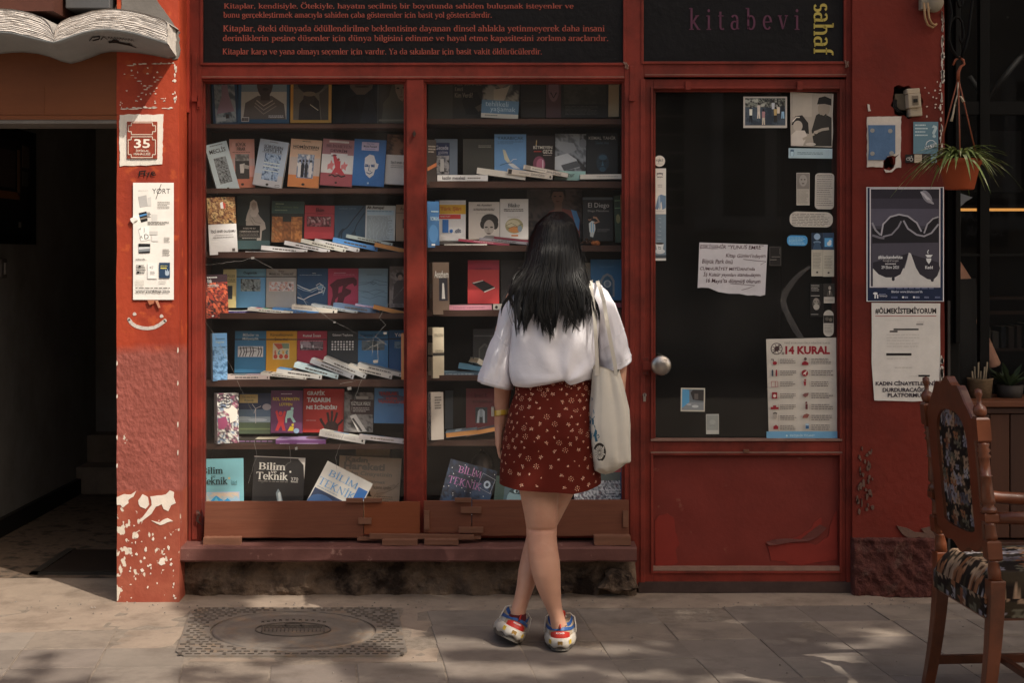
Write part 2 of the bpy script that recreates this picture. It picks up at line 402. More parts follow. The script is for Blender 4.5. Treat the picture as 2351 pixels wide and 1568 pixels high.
def glass_mat(name,dust=0.03,tint=(1,1,1),ior=1.5):
    m = bpy.data.materials.new(name); m.use_nodes = True
    t = m.node_tree; N = t.nodes; L = t.links; N.remove(N['Principled BSDF'])
    o = N['Material Output']
    tr = N.new('ShaderNodeBsdfTransparent'); tr.inputs[0].default_value = (*tint,1)
    gl = N.new('ShaderNodeBsdfGlossy'); gl.inputs['Roughness'].default_value = 0.02
    fr = N.new('ShaderNodeFresnel'); fr.inputs[0].default_value = ior
    ge = N.new('ShaderNodeNewGeometry'); bk_ = N.new('ShaderNodeMapRange'); bk_.inputs[3].default_value = ior; bk_.inputs[4].default_value = 1 / ior
    L.new(ge.outputs['Backfacing'],bk_.inputs[0]); L.new(bk_.outputs[0],fr.inputs[0])
    mx = N.new('ShaderNodeMixShader'); L.new(fr.outputs[0],mx.inputs[0]); L.new(tr.outputs[0],mx.inputs[1]); L.new(gl.outputs[0],mx.inputs[2])
    df = N.new('ShaderNodeBsdfDiffuse'); df.inputs[0].default_value = (0.5,0.47,0.43,1)
    tc = N.new('ShaderNodeTexCoord'); n1 = N.new('ShaderNodeTexNoise'); n1.inputs['Scale'].default_value = 2.2; n1.inputs['Detail'].default_value = 8
    n2 = N.new('ShaderNodeTexNoise'); n2.inputs['Scale'].default_value = 130; n2.inputs['Detail'].default_value = 2
    L.new(tc.outputs['Object'],n1.inputs['Vector']); L.new(tc.outputs['Object'],n2.inputs['Vector'])
    r1 = N.new('ShaderNodeMapRange'); r1.inputs[1].default_value = 0.3; r1.inputs[2].default_value = 0.75; r1.inputs[3].default_value = dust * 0.4; r1.inputs[4].default_value = dust * 1.8
    L.new(n1.outputs[0],r1.inputs[0])
    r2 = N.new('ShaderNodeMapRange'); r2.inputs[1].default_value = 0.71; r2.inputs[2].default_value = 0.78; r2.inputs[3].default_value = 0; r2.inputs[4].default_value = 0.16
    L.new(n2.outputs[0],r2.inputs[0])
    ad = N.new('ShaderNodeMath'); ad.operation = 'ADD'; L.new(r1.outputs[0],ad.inputs[0]); L.new(r2.outputs[0],ad.inputs[1])
    m2 = N.new('ShaderNodeMixShader'); L.new(ad.outputs[0],m2.inputs[0]); L.new(mx.outputs[0],m2.inputs[1]); L.new(df.outputs[0],m2.inputs[2])
    L.new(m2.outputs[0],o.inputs[0])
    return m
M_GLASS = glass_mat('window glass',0.016)  # dust film, raised here and on the door to add reflected haze
M_DGLASS = glass_mat('door glass',0.028,(0.8,0.8,0.82))
M_CGLASS = glass_mat('cafe glass',0.006,(0.8,0.8,0.8))

def pillar_mat():
    """orange-red paint above, dull pink render below, a worn border between them"""
    m = bpy.data.materials.new('pillar paint'); m.use_nodes = True
    t = m.node_tree; N = t.nodes; L = t.links; p = N['Principled BSDF']
    tc = N.new('ShaderNodeTexCoord'); sp = N.new('ShaderNodeSeparateXYZ'); L.new(tc.outputs['Object'],sp.inputs[0])
    def nz(s,d=6,st=(1,1,1)):
        mp = N.new('ShaderNodeMapping'); mp.inputs['Scale'].default_value = st; L.new(tc.outputs['Object'],mp.inputs[0])
        n = N.new('ShaderNodeTexNoise'); n.inputs['Scale'].default_value = s; n.inputs['Detail'].default_value = d; L.new(mp.outputs[0],n.inputs['Vector']); return n
    def mr(src,a,b,c=0.0,d=1.0):
        r = N.new('ShaderNodeMapRange'); r.inputs[1].default_value = a; r.inputs[2].default_value = b; r.inputs[3].default_value = c; r.inputs[4].default_value = d
        L.new(src,r.inputs[0]); return r.outputs[0]
    def mix(f,a,b):
        x = N.new('ShaderNodeMix'); x.data_type = 'RGBA'; L.new(f,x.inputs[0])
        for s_,i in ((a,6),(b,7)):
            if isinstance(s_,tuple): x.inputs[i].default_value = (*s_,1)
            else: L.new(s_,x.inputs[i])
        return x.outputs[2]
    def math_(op,a,b):
        x = N.new('ShaderNodeMath'); x.operation = op
        for s_,i in ((a,0),(b,1)):
            if isinstance(s_,(int,float)): x.inputs[i].default_value = s_
            else: L.new(s_,x.inputs[i])
        return x.outputs[0]
    orange = mix(mr(nz(4,6,(2,1,0.5)).outputs[0],0.4,0.65),lin('#a03d24'),lin('#87301f'))
    orange = mix(mr(nz(14,8,(1,1,1.2)).outputs[0],0.6,0.68),orange,lin('#ab4a28'))
    pink = mix(mr(nz(9,8).outputs[0],0.35,0.65),lin('#935147'),lin('#86483e'))
    low = mix(mr(nz(6,8).outputs[0],0.4,0.62),lin('#8a4131'),lin('#97503d'))
    z = math_('ADD',sp.outputs[2],math_('MULTIPLY',math_('SUBTRACT',nz(7,5).outputs[0],0.5),0.06))
    f1 = mr(z,WZ(815,-0.17),WZ(788,-0.17))
    f2 = mr(z,WZ(1132,-0.17),WZ(1126,-0.17))
    cc = mix(f2,low,mix(f1,pink,orange))
    # paint flaked to the white ground coat, worst at the foot of the outer edge
    wx = mr(sp.outputs[0],WX(268,-0.17),WX(345,-0.17),0.0,0.13)
    wz = mr(sp.outputs[2],WZ(1150,-0.17),WZ(1185,-0.17),0.2,0.0); wz2 = mr(sp.outputs[2],WZ(1345,-0.17),WZ(1300,-0.17),0.06,0.0)
    thr = math_('ADD',math_('ADD',wx,math_('MULTIPLY',wz,1.0)),math_('ADD',wz2,0.525))
    fl_ = mr(math_('SUBTRACT',nz(26,9,(1.3,1,0.9)).outputs[0],thr),0.0,0.012)
    cc = mix(fl_,cc,lin('#cbbfb0'))
    L.new(cc,p.inputs['Base Color'])
    p.inputs['Roughness'].default_value = 0.6; p.inputs['Specular IOR Level'].default_value = 0.3
    st = math_('MULTIPLY',math_('SUBTRACT',f2,f1),0.8)
    b = N.new('ShaderNodeBump'); b.inputs['Distance'].default_value = 0.008
    L.new(math_('ADD',st,0.3),b.inputs['Strength']); L.new(nz(42,5,(1.0,1,0.8)).outputs[0],b.inputs['Height']); L.new(b.outputs[0],p.inputs['Normal'])
    return m
M_PILLAR = pillar_mat()

# ---------------------------------------------------------------- ground and pavement
g = MB(); g.quad((-40,-40,-0.0035),(40,-40,-0.0035),(40,8,-0.0035),(-40,8,-0.0035))
tag(g.build('ground',M_DIRT),kind='structure')
rd = MB(); rd.quad((-40,-14,0.001),(40,-14,0.001),(40,-3.4,0.001),(-40,-3.4,0.001)); tag(rd.build('road',mat('pale stone road',lin('#7a7066'),0.9,0.12,2)),kind='structure')
rs = random.Random(5)
pv = MB()
U0,PU,PV_,SK = -0.22,0.3085,0.275,-0.122
def slab_pt(a,b): return (U0 + a * PU + SK * (b * PV_),-1.42 + b * PV_ + 0.1 * (a * PU) * 0.6)
MH = (-0.86,-0.672)
def in_apron(x,y):
    if y > -0.27: return True
    if x < -0.36 - 0.122 * (y + 1.07) and y > -1.1 and x > -1.28 - 0.122 * (y + 1.07): return True
    if x < -1.2 and y > -0.8: return True
    return False
for a in range(-16,22):
    for b in range(-7,6):
        off = 0
        cx,cy = slab_pt(a + 0.5,b + 0.5 + off)
        if in_apron(cx,cy): continue
        e = 0.0065
        q = [slab_pt(a + u,b + v + off) for u,v in ((e,e),(1 - e,e),(1 - e,1 - e),(e,1 - e))]
        q = [(x + rs.uniform(-0.004,0.004),y + rs.uniform(-0.004,0.004)) for x,y in q]
        z = rs.uniform(-0.003,0.001); k = rs.uniform(0.88,1.06)
        col = tuple(v * k for v in lin(rs.choice(['#83796f','#7e746b','#897d71','#796f67'])))
        zz = [z + rs.uniform(-0.0015,0.0015) for _ in range(4)]
        pv.add([(x,y,h) for (x,y),h in zip(q,zz)] + [(x,y,-0.017) for x,y in q],
               [(0,1,2,3),(0,4,5,1),(1,5,6,2),(2,6,7,3),(3,7,4,0)],col)
tag(pv.build('pavement',M_SLAB,bevel=0.003),kind='structure')
# worn concrete apron along the wall, a grid with small humps
ap = MB()
nx,ny = 150,28
def apron_edge(x): return -1.13
def slabbed(x,y):
    A = (x - U0 - SK * (y + 1.42)) / (1 - 0.06 * SK); B = y + 1.42 - 0.06 * A
    return not in_apron(*slab_pt(math.floor(A / PU) + 0.5,math.floor(B / PV_) + 0.5))
vs = []
for i in range(nx + 1):
    x = -4.2 + 8.4 * i / nx; e = apron_edge(x)
    for j in range(ny + 1):
        y = e + (0.25 - e) * j / ny
        h = mnoise.noise(Vector((x * 3,y * 3,2))) * 0.006 + mnoise.noise(Vector((x * 14,y * 14,5))) * 0.0025
        rise = max(0.0,(y + 0.3) / 0.3) * 0.012 if x < 1.6 else 0
        hole = abs(x + 0.122 * (y + 0.672) - MH[0]) < 0.415 and abs(y - MH[1]) < 0.38
        vs.append((x,y,-0.003 + h * 0.5 + rise - (0.012 if slabbed(x,y) else 0) - (0.014 if hole else 0)))
fs = [(i * (ny + 1) + j,(i + 1) * (ny + 1) + j,(i + 1) * (ny + 1) + j + 1,i * (ny + 1) + j + 1) for i in range(nx) for j in range(ny)]
ap.add(vs,fs,smooth=True)
tag(ap.build('pavement_apron',M_CONC),kind='structure')

# ---------------------------------------------------------------- manhole cover
mhm = Matrix.Translation((MH[0],MH[1],0)) @ Matrix(((1,SK,0,0),(0,1,0,0),(0,0,1,0),(0,0,0,1)))
mh = thing('manhole_cover','square iron manhole cover with a round lid set in the pavement','manhole cover',(MH[0],MH[1],0))
SH = Matrix(((1,SK,0,0),(0,1,0,0),(0,0,1,0),(0,0,0,1)))
fr = MB(); n = 48
inner = [(0.327 * math.cos(2 * math.pi * i / n),0.327 * math.sin(2 * math.pi * i / n)) for i in range(n)]
outer = []
for x,y in inner:
    k = 1 / max(abs(x) / 0.43,abs(y) / 0.395); outer.append((x * k,y * k))
fr.loft([[(x,y,-0.03) for x,y in inner],[(x,y,0.004) for x,y in inner],[(x,y,0.004) for x,y in outer],[(x,y,-0.03) for x,y in outer]],cap0=False,cap1=False,smooth=False)
fr.xform(SH); fo = fr.build('frame',M_IRON,mh)
tr = MB(); rr = random.Random(3)
for i in range(26):
    for j in range(22):
        x = -0.41 + 0.82 * i / 25 + (0.016 if j % 2 else 0); y = -0.375 + 0.75 * j / 21
        if math.hypot(x,y) < 0.345 or abs(x) > 0.415: continue
        if rr.random() < 0.06: continue
        if (i + 2 * j) % 5 == 0:
            tr.box(x - 0.006,x + 0.006,y - 0.012,y + 0.012,0.003,0.008)
        else: tr.box(x - (0.013 if (i + j) % 3 else 0.007),x + 0.011,y - 0.0035,y + 0.0035,0.003,0.0075)
tr.xform(SH); tr.build('tread',M_IRONR,fo)
ld = MB()
prof = [(0.0005,0.004),(0.2,0.0045),(0.262,0.005),(0.268,0.002),(0.275,0.002),(0.281,0.005),(0.305,0.005),(0.316,0.004),(0.318,-0.02)]
ld.lathe(prof,64); ld.xform(Matrix(((1,SK,0,0),(0,1,0,0),(0,0,1,0),(0,0,0,1))))
lo = ld.build('lid',M_IRON,mh)
em = MB()
for k in range(60):
    t0,t1 = 2 * math.pi * k / 60,2 * math.pi * (k + 1) / 60
    em.add([(0.15 * math.cos(t0) * s,0.115 * math.sin(t0) * s,0.0085) for s in (1,0.965)] + [(0.15 * math.cos(t1) * s,0.115 * math.sin(t1) * s,0.0085) for s in (0.965,1)] +
           [(0.15 * math.cos(t0) * s,0.115 * math.sin(t0) * s,0.003) for s in (1,0.965)] + [(0.15 * math.cos(t1) * s,0.115 * math.sin(t1) * s,0.003) for s in (0.965,1)],
           [(0,1,2,3),(0,3,7,4),(1,5,6,2)])
def rb(x0,x1,y0,y1): em.box(x0,x1,y0,y1,0.003,0.0088)
rb(-0.122,0.122,0.062,0.068); rb(-0.125,-0.119,-0.045,0.068); rb(0.119,0.125,-0.045,0.068)
rb(-0.034,-0.028,0.062,0.1); rb(0.028,0.034,0.062,0.1); rb(-0.034,0.034,0.096,0.102)
for x in [-0.11 + 0.0155 * i for i in range(15)]: rb(x - 0.0025,x + 0.0025,-0.03,0.035)
rb(-0.115,0.115,0.035,0.04)
for s in (-1,1):
    em.add([(0,-0.075,0.0088),(s * 0.12,-0.042,0.0088),(s * 0.12,-0.036,0.0088),(0,-0.069,0.0088)],[(0,1,2,3) if s > 0 else (3,2,1,0)])
for i in range(11):
    t = R(90 - 38 + 7.6 * i); x,y = 0.2 * math.cos(t),0.165 * math.sin(t)
    em.box(x - 0.006,x - 0.003,y - 0.009,y + 0.009,0.003,0.0085); em.box(x + 0.003,x + 0.006,y - 0.009,y + 0.009,0.003,0.0085)
    em.box(x - 0.003,x + 0.003,y - 0.002 + 0.009 * ((i % 3) - 1) * 0.7,y + 0.002 + 0.009 * ((i % 3) - 1) * 0.7,0.003,0.0085)
em.xform(SH); em.build('emblem',M_IRONR,lo)

# ---------------------------------------------------------------- the bookshop building
shop = thing('bookshop','red painted bookshop front with two display windows and a glazed door','shopfront',(0,0,0))
YP = -0.17
# pillar
p = MB()
XL,XR = WX(268,YP),WX(410,YP)
rows = [0.0] + [0.06 * i for i in range(1,47)]
def pil(x,z,amp=0.004): return x + amp * mnoise.noise(Vector((x * 5,z * 6,1.7)))
ring = lambda z: [(pil(XL,z),YP,z),(pil(XL + 0.004,z) + (XR - XL) * 0.5,YP,z),(pil(XR,z),YP,z),(pil(XR + 0.002,z),YP + 0.006,z),(XR + 0.004,0.06,z),(XL,0.06,z)]
p.loft([ring(z) for z in rows],smooth=False)
pillar = p.build('pillar',M_PILLAR,shop)
# white plaster patches where the paint has come off (each a thin irregular skin)
def blob(cx,cy,rx,ry,seed,n=26,jag=0.35):
    r_ = random.Random(seed); out = []
    for i in range(n):
        t = 2 * math.pi * i / n; k = 1 + jag * mnoise.noise(Vector((math.cos(t) * 1.8 + seed,math.sin(t) * 1.8,seed * 0.7))) * 1.6 + r_.uniform(-0.12,0.12)
        out.append((cx + rx * k * math.cos(t),cy + ry * k * math.sin(t)))
    return out
pt = MB()
def jag(pts,a=1.6,st=7):
    o = []
    for (x0,y0),(x1,y1) in zip(pts,pts[1:] + pts[:1]):
        n = max(1,int(math.hypot(x1 - x0,y1 - y0) / st))
        for i in range(n):
            x,y = x0 + (x1 - x0) * i / n,y0 + (y1 - y0) * i / n
            o.append((x + a * mnoise.noise(Vector((x * .31,y * .31,1))) * 1.6,y + a * mnoise.noise(Vector((x * .31,y * .31,7))) * 1.6))
    return o
def patch(pts,Y=YP,th=0.002,mb=None):
    if len(pts) in range(6,30) and max(q[0] for q in pts) - min(q[0] for q in pts) > 24: pts = jag(pts)
    q = [(WX(x,Y),WZ(y,Y)) for x,y in pts]
    a = sum(q[i][0] * q[(i + 1) % len(q)][1] - q[(i + 1) % len(q)][0] * q[i][1] for i in range(len(q)))
    if a < 0: q = q[::-1]
    (mb or pt).prism(q,Y - th - (0.0006 if Y == YP else 0.0045),Y + 0.01)
patch([(269,1142),(284,1134),(301,1136),(312,1128),(306,1140),(294,1148),(296,1156),(283,1166),(276,1160),(269,1160)])
patch([(318,1150),(328,1134),(340,1142),(343,1158),(334,1170),(322,1164)])
patch([(345,1140),(362,1138),(381,1136),(391,1126),(399,1130),(399,1142),(403,1156),(393,1160),(386,1174),(376,1168),(372,1158),(358,1164),(348,1180),(333,1192),(320,1200),(330,1184),(341,1172),(349,1160)])
patch([(348,1196),(366,1198),(384,1190),(398,1197),(384,1200),(368,1206),(360,1203)])
r2 = random.Random(11)
for i in range(26):
    patch(blob(r2.uniform(290,402),r2.uniform(1205,1375),r2.uniform(1,2.6),r2.uniform(1,4),i,9,0.6))
for x,y,a,b in ((372,1290,7,8),(345,1298,3,3),(327,1310,4,4),(393,1296,3,4),(387,1258,3,5),(335,1262,3,6),(313,1232,4,4),(352,1238,3,4)):
    patch(blob(x,y,a,b,x,11))
for y in (805,880,975,1040): patch(blob(408.5,y,1.2,6,y,8)); patch(blob(269,y + 30,1.3,5,y,8))
# chips of the painted-out frame near the top
r3 = random.Random(4)
def dashes(x0,y0,x1,y1,n,s):
    for i in range(n):
        t = (i + r3.random() * 0.8) / n
        if r3.random() < 0.2: continue
        patch(blob(x0 + (x1 - x0) * t + r3.uniform(-2,2),y0 + (y1 - y0) * t + r3.uniform(-2,2),s * r3.uniform(0.6,2.2) * (2 if abs(x1 - x0) > abs(y1 - y0) else 0.7),s * r3.uniform(0.5,1.1) * (2 if abs(x1 - x0) < abs(y1 - y0) else 0.8),i + int(x0),8),YP,0.001)
dashes(281,149,402,145,14,2.2); dashes(402,146,403,246,14,2.4); dashes(275,250,402,247,12,2.0); dashes(300,246,402,246,8,2.6)
dashes(290,160,385,236,10,1.4); dashes(385,160,300,236,9,1.2); dashes(275,232,282,250,3,1)
for i in range(26): patch(blob(r3.uniform(278,398),r3.uniform(155,240),r3.uniform(0.8,2.4),r3.uniform(0.8,2),i,7),YP,0.001)
pt.build('bare_plaster',M_WHITE,pillar)
# white painted surround of the number plate, smile and scrawl painted on the pillar
wp = MB()
patch([(275,263),(310,262),(375,262),(374,320),(373,377),(330,379),(276,380),(274,320)],YP,0.003,wp)
wp.build('white_surround',mat('brushed white paint',lin('#d9d2c8'),0.7,0.1,20,0.5,60,0.3,stretch=(3,1,0.4),bd=0.002),pillar)
sm = MB((0.52,0.46,0.42))
pts = [(296,733),(302,742),(312,749),(326,753),(340,754),(354,752),(366,746),(374,740),(379,736)]
for a,b in zip(pts,pts[1:]):
    dx,dy = b[0] - a[0],b[1] - a[1]; l = math.hypot(dx,dy); nx_,ny_ = -dy / l * 4,dx / l * 4
    patch([(a[0] + nx_,a[1] + ny_),(b[0] + nx_,b[1] + ny_),(b[0] - nx_,b[1] - ny_),(a[0] - nx_,a[1] - ny_)],YP,0.0012,sm)
for x,y in ((296,733),(379,736)): patch(blob(x,y,4,4,3,10,0.0),YP,0.0012,sm)
for x,y in ((309,721),(371,726)): patch(blob(x,y,4,4,2,12,0.05),YP,0.0015,sm)
sm.build('painted_smile',M_COLR,pillar)
sg = Flat(40 / PX(YP),16 / PX(YP),0,0.9)
sg.l([(0.05,0.15),(0.03,0.85)],0.2,'#120c0a'); sg.l([(0.02,0.2),(0.42,0.1)],0.16,'#120c0a'); sg.l([(0.06,0.55),(0.34,0.5),(0.34,0.8)],0.14,'#120c0a'); sg.l([(0.34,0.12),(0.32,0.85)],0.17,'#120c0a')
sg.l([(0.44,0.35),(0.5,0.6),(0.6,0.3)],0.16,'#120c0a'); sg.l([(0.6,0.3),(0.5,1.0)],0.15,'#120c0a')
sg.l([(0.7,0.52),(0.92,0.42),(0.86,0.2),(0.74,0.3),(0.7,0.55),(0.8,0.72),(0.97,0.66)],0.17,'#120c0a')
o = sg.build('scrawl',M_COL,pillar); o.location = W(339,398,YP - 0.006)
# upper wall, wall between passage and window, wall at the far side
ub = MB()
ub.box(-6.5,XL - 0.0,0.08,0.3,WZ(135,-0.1),6.0)
ub.box(XL,1.9,0.05,0.3,3.05,6.0)
ub.build('upper_wall',M_WALLR,shop)
wl = MB()
wl.box(XL,WX(437,0),-0.02,0.3,2.1,3.05); wl.box(XR + 0.002,WX(432,0.02),0.0,0.3,0.2,2.1)
wl.build('wall',M_REDL,shop)
# exposed grey render beside the sign
rn = MB()
patch([(280,-40),(352,-40),(360,0),(372,14),(386,34),(398,50),(403,66),(411,72),(413,120),(408,136),(396,138),(396,90),(280,60)],YP,0.004,rn)
rn.build('exposed_render',M_GREYW,shop)
# right wall with broken plaster
rw = MB()
YR = -0.04
zs = [0.2 + 0.1 * i for i in range(30)]
xw0,xw1 = WX(1957,YR),WX(2168,YR)
def wring(z): 
    k = 0.006 * mnoise.noise(Vector((z * 4,3.1,0)))
    return [(xw0,YR,z),((xw0 + xw1) / 2,YR + 0.004 * mnoise.noise(Vector((z * 6,0,9))),z),(xw1 + k,YR,z),(xw1 + k,0.4,z),(xw0,0.4,z)]
rw.loft([wring(z) for z in zs],smooth=False)
rwo = rw.build('side_wall',M_WALLR,shop)
# the hole with the breaker is cut as a dark recess box set into the wall by a boolean
def cut(o,pts,Y0,Y1):
    c = MB(); q = [(WX(x,YR),WZ(y,YR)) for x,y in pts]
    a = sum(q[i][0] * q[(i + 1) % len(q)][1] - q[(i + 1) % len(q)][0] * q[i][1] for i in range(len(q)))
    if a < 0: q = q[::-1]
    c.prism(q,Y0,Y1); co = c.build('cutter',M_DARK)
    md = o.modifiers.new('hole','BOOLEAN'); md.object = co; md.operation = 'DIFFERENCE'; md.solver = 'EXACT'
    return co
cuts = [cut(rwo,blob(2080,231,37,37,5,22,0.12),YR - 0.05,YR + 0.09),cut(rwo,blob(2041,374,13,14,8,16,0.25),YR - 0.05,YR + 0.07)]
bpy.context.view_layer.update()
dg = bpy.context.evaluated_depsgraph_get()
me2 = bpy.data.meshes.new_from_object(rwo.evaluated_get(dg)); rwo.modifiers.clear(); rwo.data = me2
for c_ in cuts: bpy.data.objects.remove(c_)
rh = MB(lin('#3b322c'))
for cx_,cy_,a,b,d,sd in ((2080,231,39,39,0.088,5),(2041,374,14,15,0.066,8)):
    rh.prism([(WX(x,YR),WZ(y,YR)) for x,y in blob(cx_,cy_,a,b,sd,22,0.1)][::-1],YR + d,YR + d + 0.01)
rh.build('wall_hole',M_COLR,shop)
pl = MB()
q = [(1990,267),(2010,268),(2060,266),(2068,268),(2067,330),(2069,384),(2050,386),(2046,396),(2040,399),(2030,390),(2026,385),(1990,383),(1991,330)]
patch([(1990,267),(2068,267),(2068,330),(2066,352),(2056,358),(2048,356),(2042,358),(2031,362),(2027,370),(2026,384),(1990,383)],YR,0.003,pl)
patch([(2056,362),(2066,352),(2069,384),(2055,386),(2047,395),(2034,396),(2028,388),(2042,392),(2053,383)],YR,0.004,pl)
r5 = random.Random(8)
for i in range(46):
    y = r5.uniform(30,190); patch(blob(2163 + r5.uniform(-1,2),y,r5.uniform(0.8,2.5) * (1.6 if y > 120 else 0.8),r5.uniform(2,8),i,9),YR,0.002,pl)
for i in range(34): patch(blob(2161 + r5.uniform(-3,3),r5.uniform(820,925),r5.uniform(1,4),r5.uniform(2,8),i,9),YR,0.004,pl)
for i in range(15): patch(blob(r5.uniform(2122,2165),r5.uniform(180,270),r5.uniform(0.6,2.4),r5.uniform(0.6,3),i,8),YR,0.0008,pl)
for i in range(20): patch(blob(2160 + r5.uniform(-2,3),r5.uniform(190,350),r5.uniform(0.8,2.6),r5.uniform(3,8),i,9),YR,0.002,pl)
patch([(1991,238),(1996,240),(1997,250),(1999,254),(1993,255)],YR,0.001,pl)
pl.build('bare_plaster',M_WHITE,shop)
cr = MB((0.16,0.13,0.115))
patch([(2058,1208),(2080,1212),(2100,1222),(2120,1224),(2140,1236),(2132,1240),(2110,1232),(2085,1236),(2070,1226)],YR,0.003,cr)
patch([(2115,1214),(2135,1210),(2150,1225),(2150,1240),(2138,1236),(2125,1226)],YR,0.004,cr)
r6 = random.Random(31)
for i in range(30): patch(blob(1985 + 16 * math.sin(i) + r6.uniform(-6,6),1030 + i * 5,r6.uniform(1,4),r6.uniform(3,9),i,9),YR,0.003,cr)
cr.build('broken_plaster',mat('broken render',lin('#6a5248'),0.9,0.25,20,0.6,60,0.1,bd=0.004),shop)
# rough plinth of the side wall (displaced grid)
def rough(name,x0,x1,y0,y1,Y,amp,m,nu=40,nv=18,sc=18,depth=0.25,seed=0):
    b = MB(); X0,X1,Z1,Z0 = WX(x0,Y),WX(x1,Y),WZ(y0,Y),WZ(y1,Y); rings = []
    for j in range(nv + 1):
        z = Z0 + (Z1 - Z0) * j / nv; row = []
        for i in range(nu + 1):
            x = X0 + (X1 - X0) * i / nu
            d = amp * (mnoise.fractal(Vector((x * sc,z * sc,seed)),0.8,2.1,4)) + amp * mnoise.noise(Vector((x * sc * 0.3,z * sc * 0.3,seed + 4)))
            e = min(i,nu - i,nv - j) / 2.0
            row.append((x,Y - d * 0.6 + (0.02 if e < 0.4 else 0),z))
        rings.append([(X0,Y + depth,z)] + row + [(X1,Y + depth,z)])
    b.loft(rings,closed=False,cap0=False,cap1=False,smooth=True)
    return b.build(name,m,shop)
rough('rough_plinth',1958,2152,1236,1372,-0.06,0.022,M_BASE,60,36,22)
rk0 = MB()
for cx_,cy_,a_,b_,sd in ((1420,1338,40,28,3),(1300,1350,16,8,5)):
    q = [W(x,y,-0.1) for x,y in blob(cx_,cy_,a_,b_,sd,16,0.3)]; c_ = sum(q,Vector()) / 16
    rk0.loft([[p_ + Vector((0,0.09,0)) for p_ in q],[p_ + Vector((0,0.015 * mnoise.noise(p_ * 30),0)) for p_ in q],[c_ + (p_ - c_) * 0.75 + Vector((0,-0.018 + 0.02 * mnoise.noise(p_ * 25),0)) for p_ in q]],None,False,True,smooth=False)
rk0.build('plinth_rock',M_STONE,shop)
rough('stone_plinth',412,1462,1284,1392,-0.05,0.06,M_STONE,200,36,6,seed=3)
# window sill ledge
sl = MB(); YS = -0.15
sx0,sx1 = WX(413,YS),WX(1462,YS); zt,zb = WZ(1257,YS),WZ(1291,YS)
nn = 70; rings = []
for i in range(nn + 1):
    x = sx0 + (sx1 - sx0) * i / nn
    a = 0.003 * mnoise.noise(Vector((x * 9,0,0))); b_ = 0.004 * mnoise.noise(Vector((x * 12,5,0)))
    rings.append([(x,YS + a + 0.006,zb + b_),(x,YS + a,zb + 0.008 + b_),(x,YS + b_ * 0.6,zt - 0.008),(x,YS + 0.008 + b_,zt + a),(x,0.12,zt + 0.004),(x,0.12,zb)])
sl.loft(rings,smooth=False)
sl.m = 0
so_ = sl.build('sill',[mat('maroon ledge paint',lin('#64413b'),0.7,0.2,8,0.6,50,0.25,col2=lin('#8f6d62'),m2=(0.63,0.7),m2s=16,bd=0.003),M_DUST],shop)
for f in so_.data.polygons:
    if f.normal.z > 0.7: f.material_index = 1
# frames: casing posts and rails, then beads
cs = MB()
def bars(mb,rects,Yf,Yb=None):
    for x0,y0,x1,y1 in rects: mb.dbox(x0,x1,y0,y1,Yf,Yf + 0.08 if Yb is None else Yb)
bars(cs,[(432,-300,463,1246),(1434,-300,1478,1352),(1943,-300,1960,1352)],-0.012)
bars(cs,[(463,146,1434,181),(1478,143,1943,176)],-0.010)
bars(cs,[(934,181,972,1240)],-0.009)
bars(cs,[(440,120,452,1240),(1446,150,1456,1240),(1470,180,1481,1345)],-0.0175,-0.012)
bars(cs,[(463,176,1434,180),(1481,171,1943,176)],-0.0145,-0.0105)
cs.build('window_casing',M_RED,shop,bevel=0.002)
ds = MB()
bars(ds,[(463,174.5,1434,176),(1481,169.5,1943,171)],-0.013,-0.011)
ds.build('casing_dust',M_DUST,shop)
def window(x0,x1,y0,y1,latch):
    w_ = MB()
    bars(w_,[(x0,y0,x0 + 8,y1),(x1 - 8,y0,x1,y1),(x0 + 8,y0,x1 - 8,y0 + 7),(x0 + 8,y1 - 7,x1 - 8,y1)],-0.004,0.05)
    bars(w_,[(x0 + 8,y0 + 7,x0 + 13,y1 - 7),(x1 - 13,y0 + 7,x1 - 8,y1 - 7),(x0 + 13,y0 + 7,x1 - 13,y0 + 12)],0.012,0.05)
    wo = w_.build('window',M_RED,shop,bevel=0.0015)
    gq = MB(); gq.quad(W(x0 + 10,y1 - 4,0.03),W(x1 - 10,y1 - 4,0.03),W(x1 - 10,y0 + 9,0.03),W(x0 + 10,y0 + 9,0.03))
    gq.build('glass',M_GLASS,wo)
    return wo
wa = window(457,940,179,1236,1)
wb = window(966,1441,179,1236,0)
for X_,Y_,par in ((951,306,wa),):
    l = MB(); l.tube([W(X_,Y_,-0.013),W(X_,Y_,-0.022)],0.008,12); l.box(WX(X_ - 1.2,-0.02),WX(X_ + 1.2,-0.02),-0.03,-0.02,WZ(Y_ + 7,-0.02),WZ(Y_ - 7,-0.02)); l.build('latch',M_DKMETAL,par)
hb = MB()
bars(hb,[(440,219,455,232),(453,217,458,244)],-0.03,-0.012); hb.tube([W(456,240,-0.025),W(459,246,-0.025),W(455,250,-0.025),W(452,246,-0.025)],0.003,6)
hb.build('hinge',M_RED,wa)
hb = MB(); bars(hb,[(1445,217,1457,231)],-0.035,-0.012); hb.build('hinge',M_RED,wb)
tw = MB()
for i in range(5):
    a = i * 1.3; tw.tube([W(453 + 2 * math.cos(a),1172,-0.03),W(456 + 4 * math.cos(a),1182,-0.035),W(452 + 3 * math.sin(a),1196,-0.03),W(458 + 2 * i,1200 + 2 * i,-0.03)],0.0012,5)
tw.build('wire_tie',M_DKMETAL,wa)
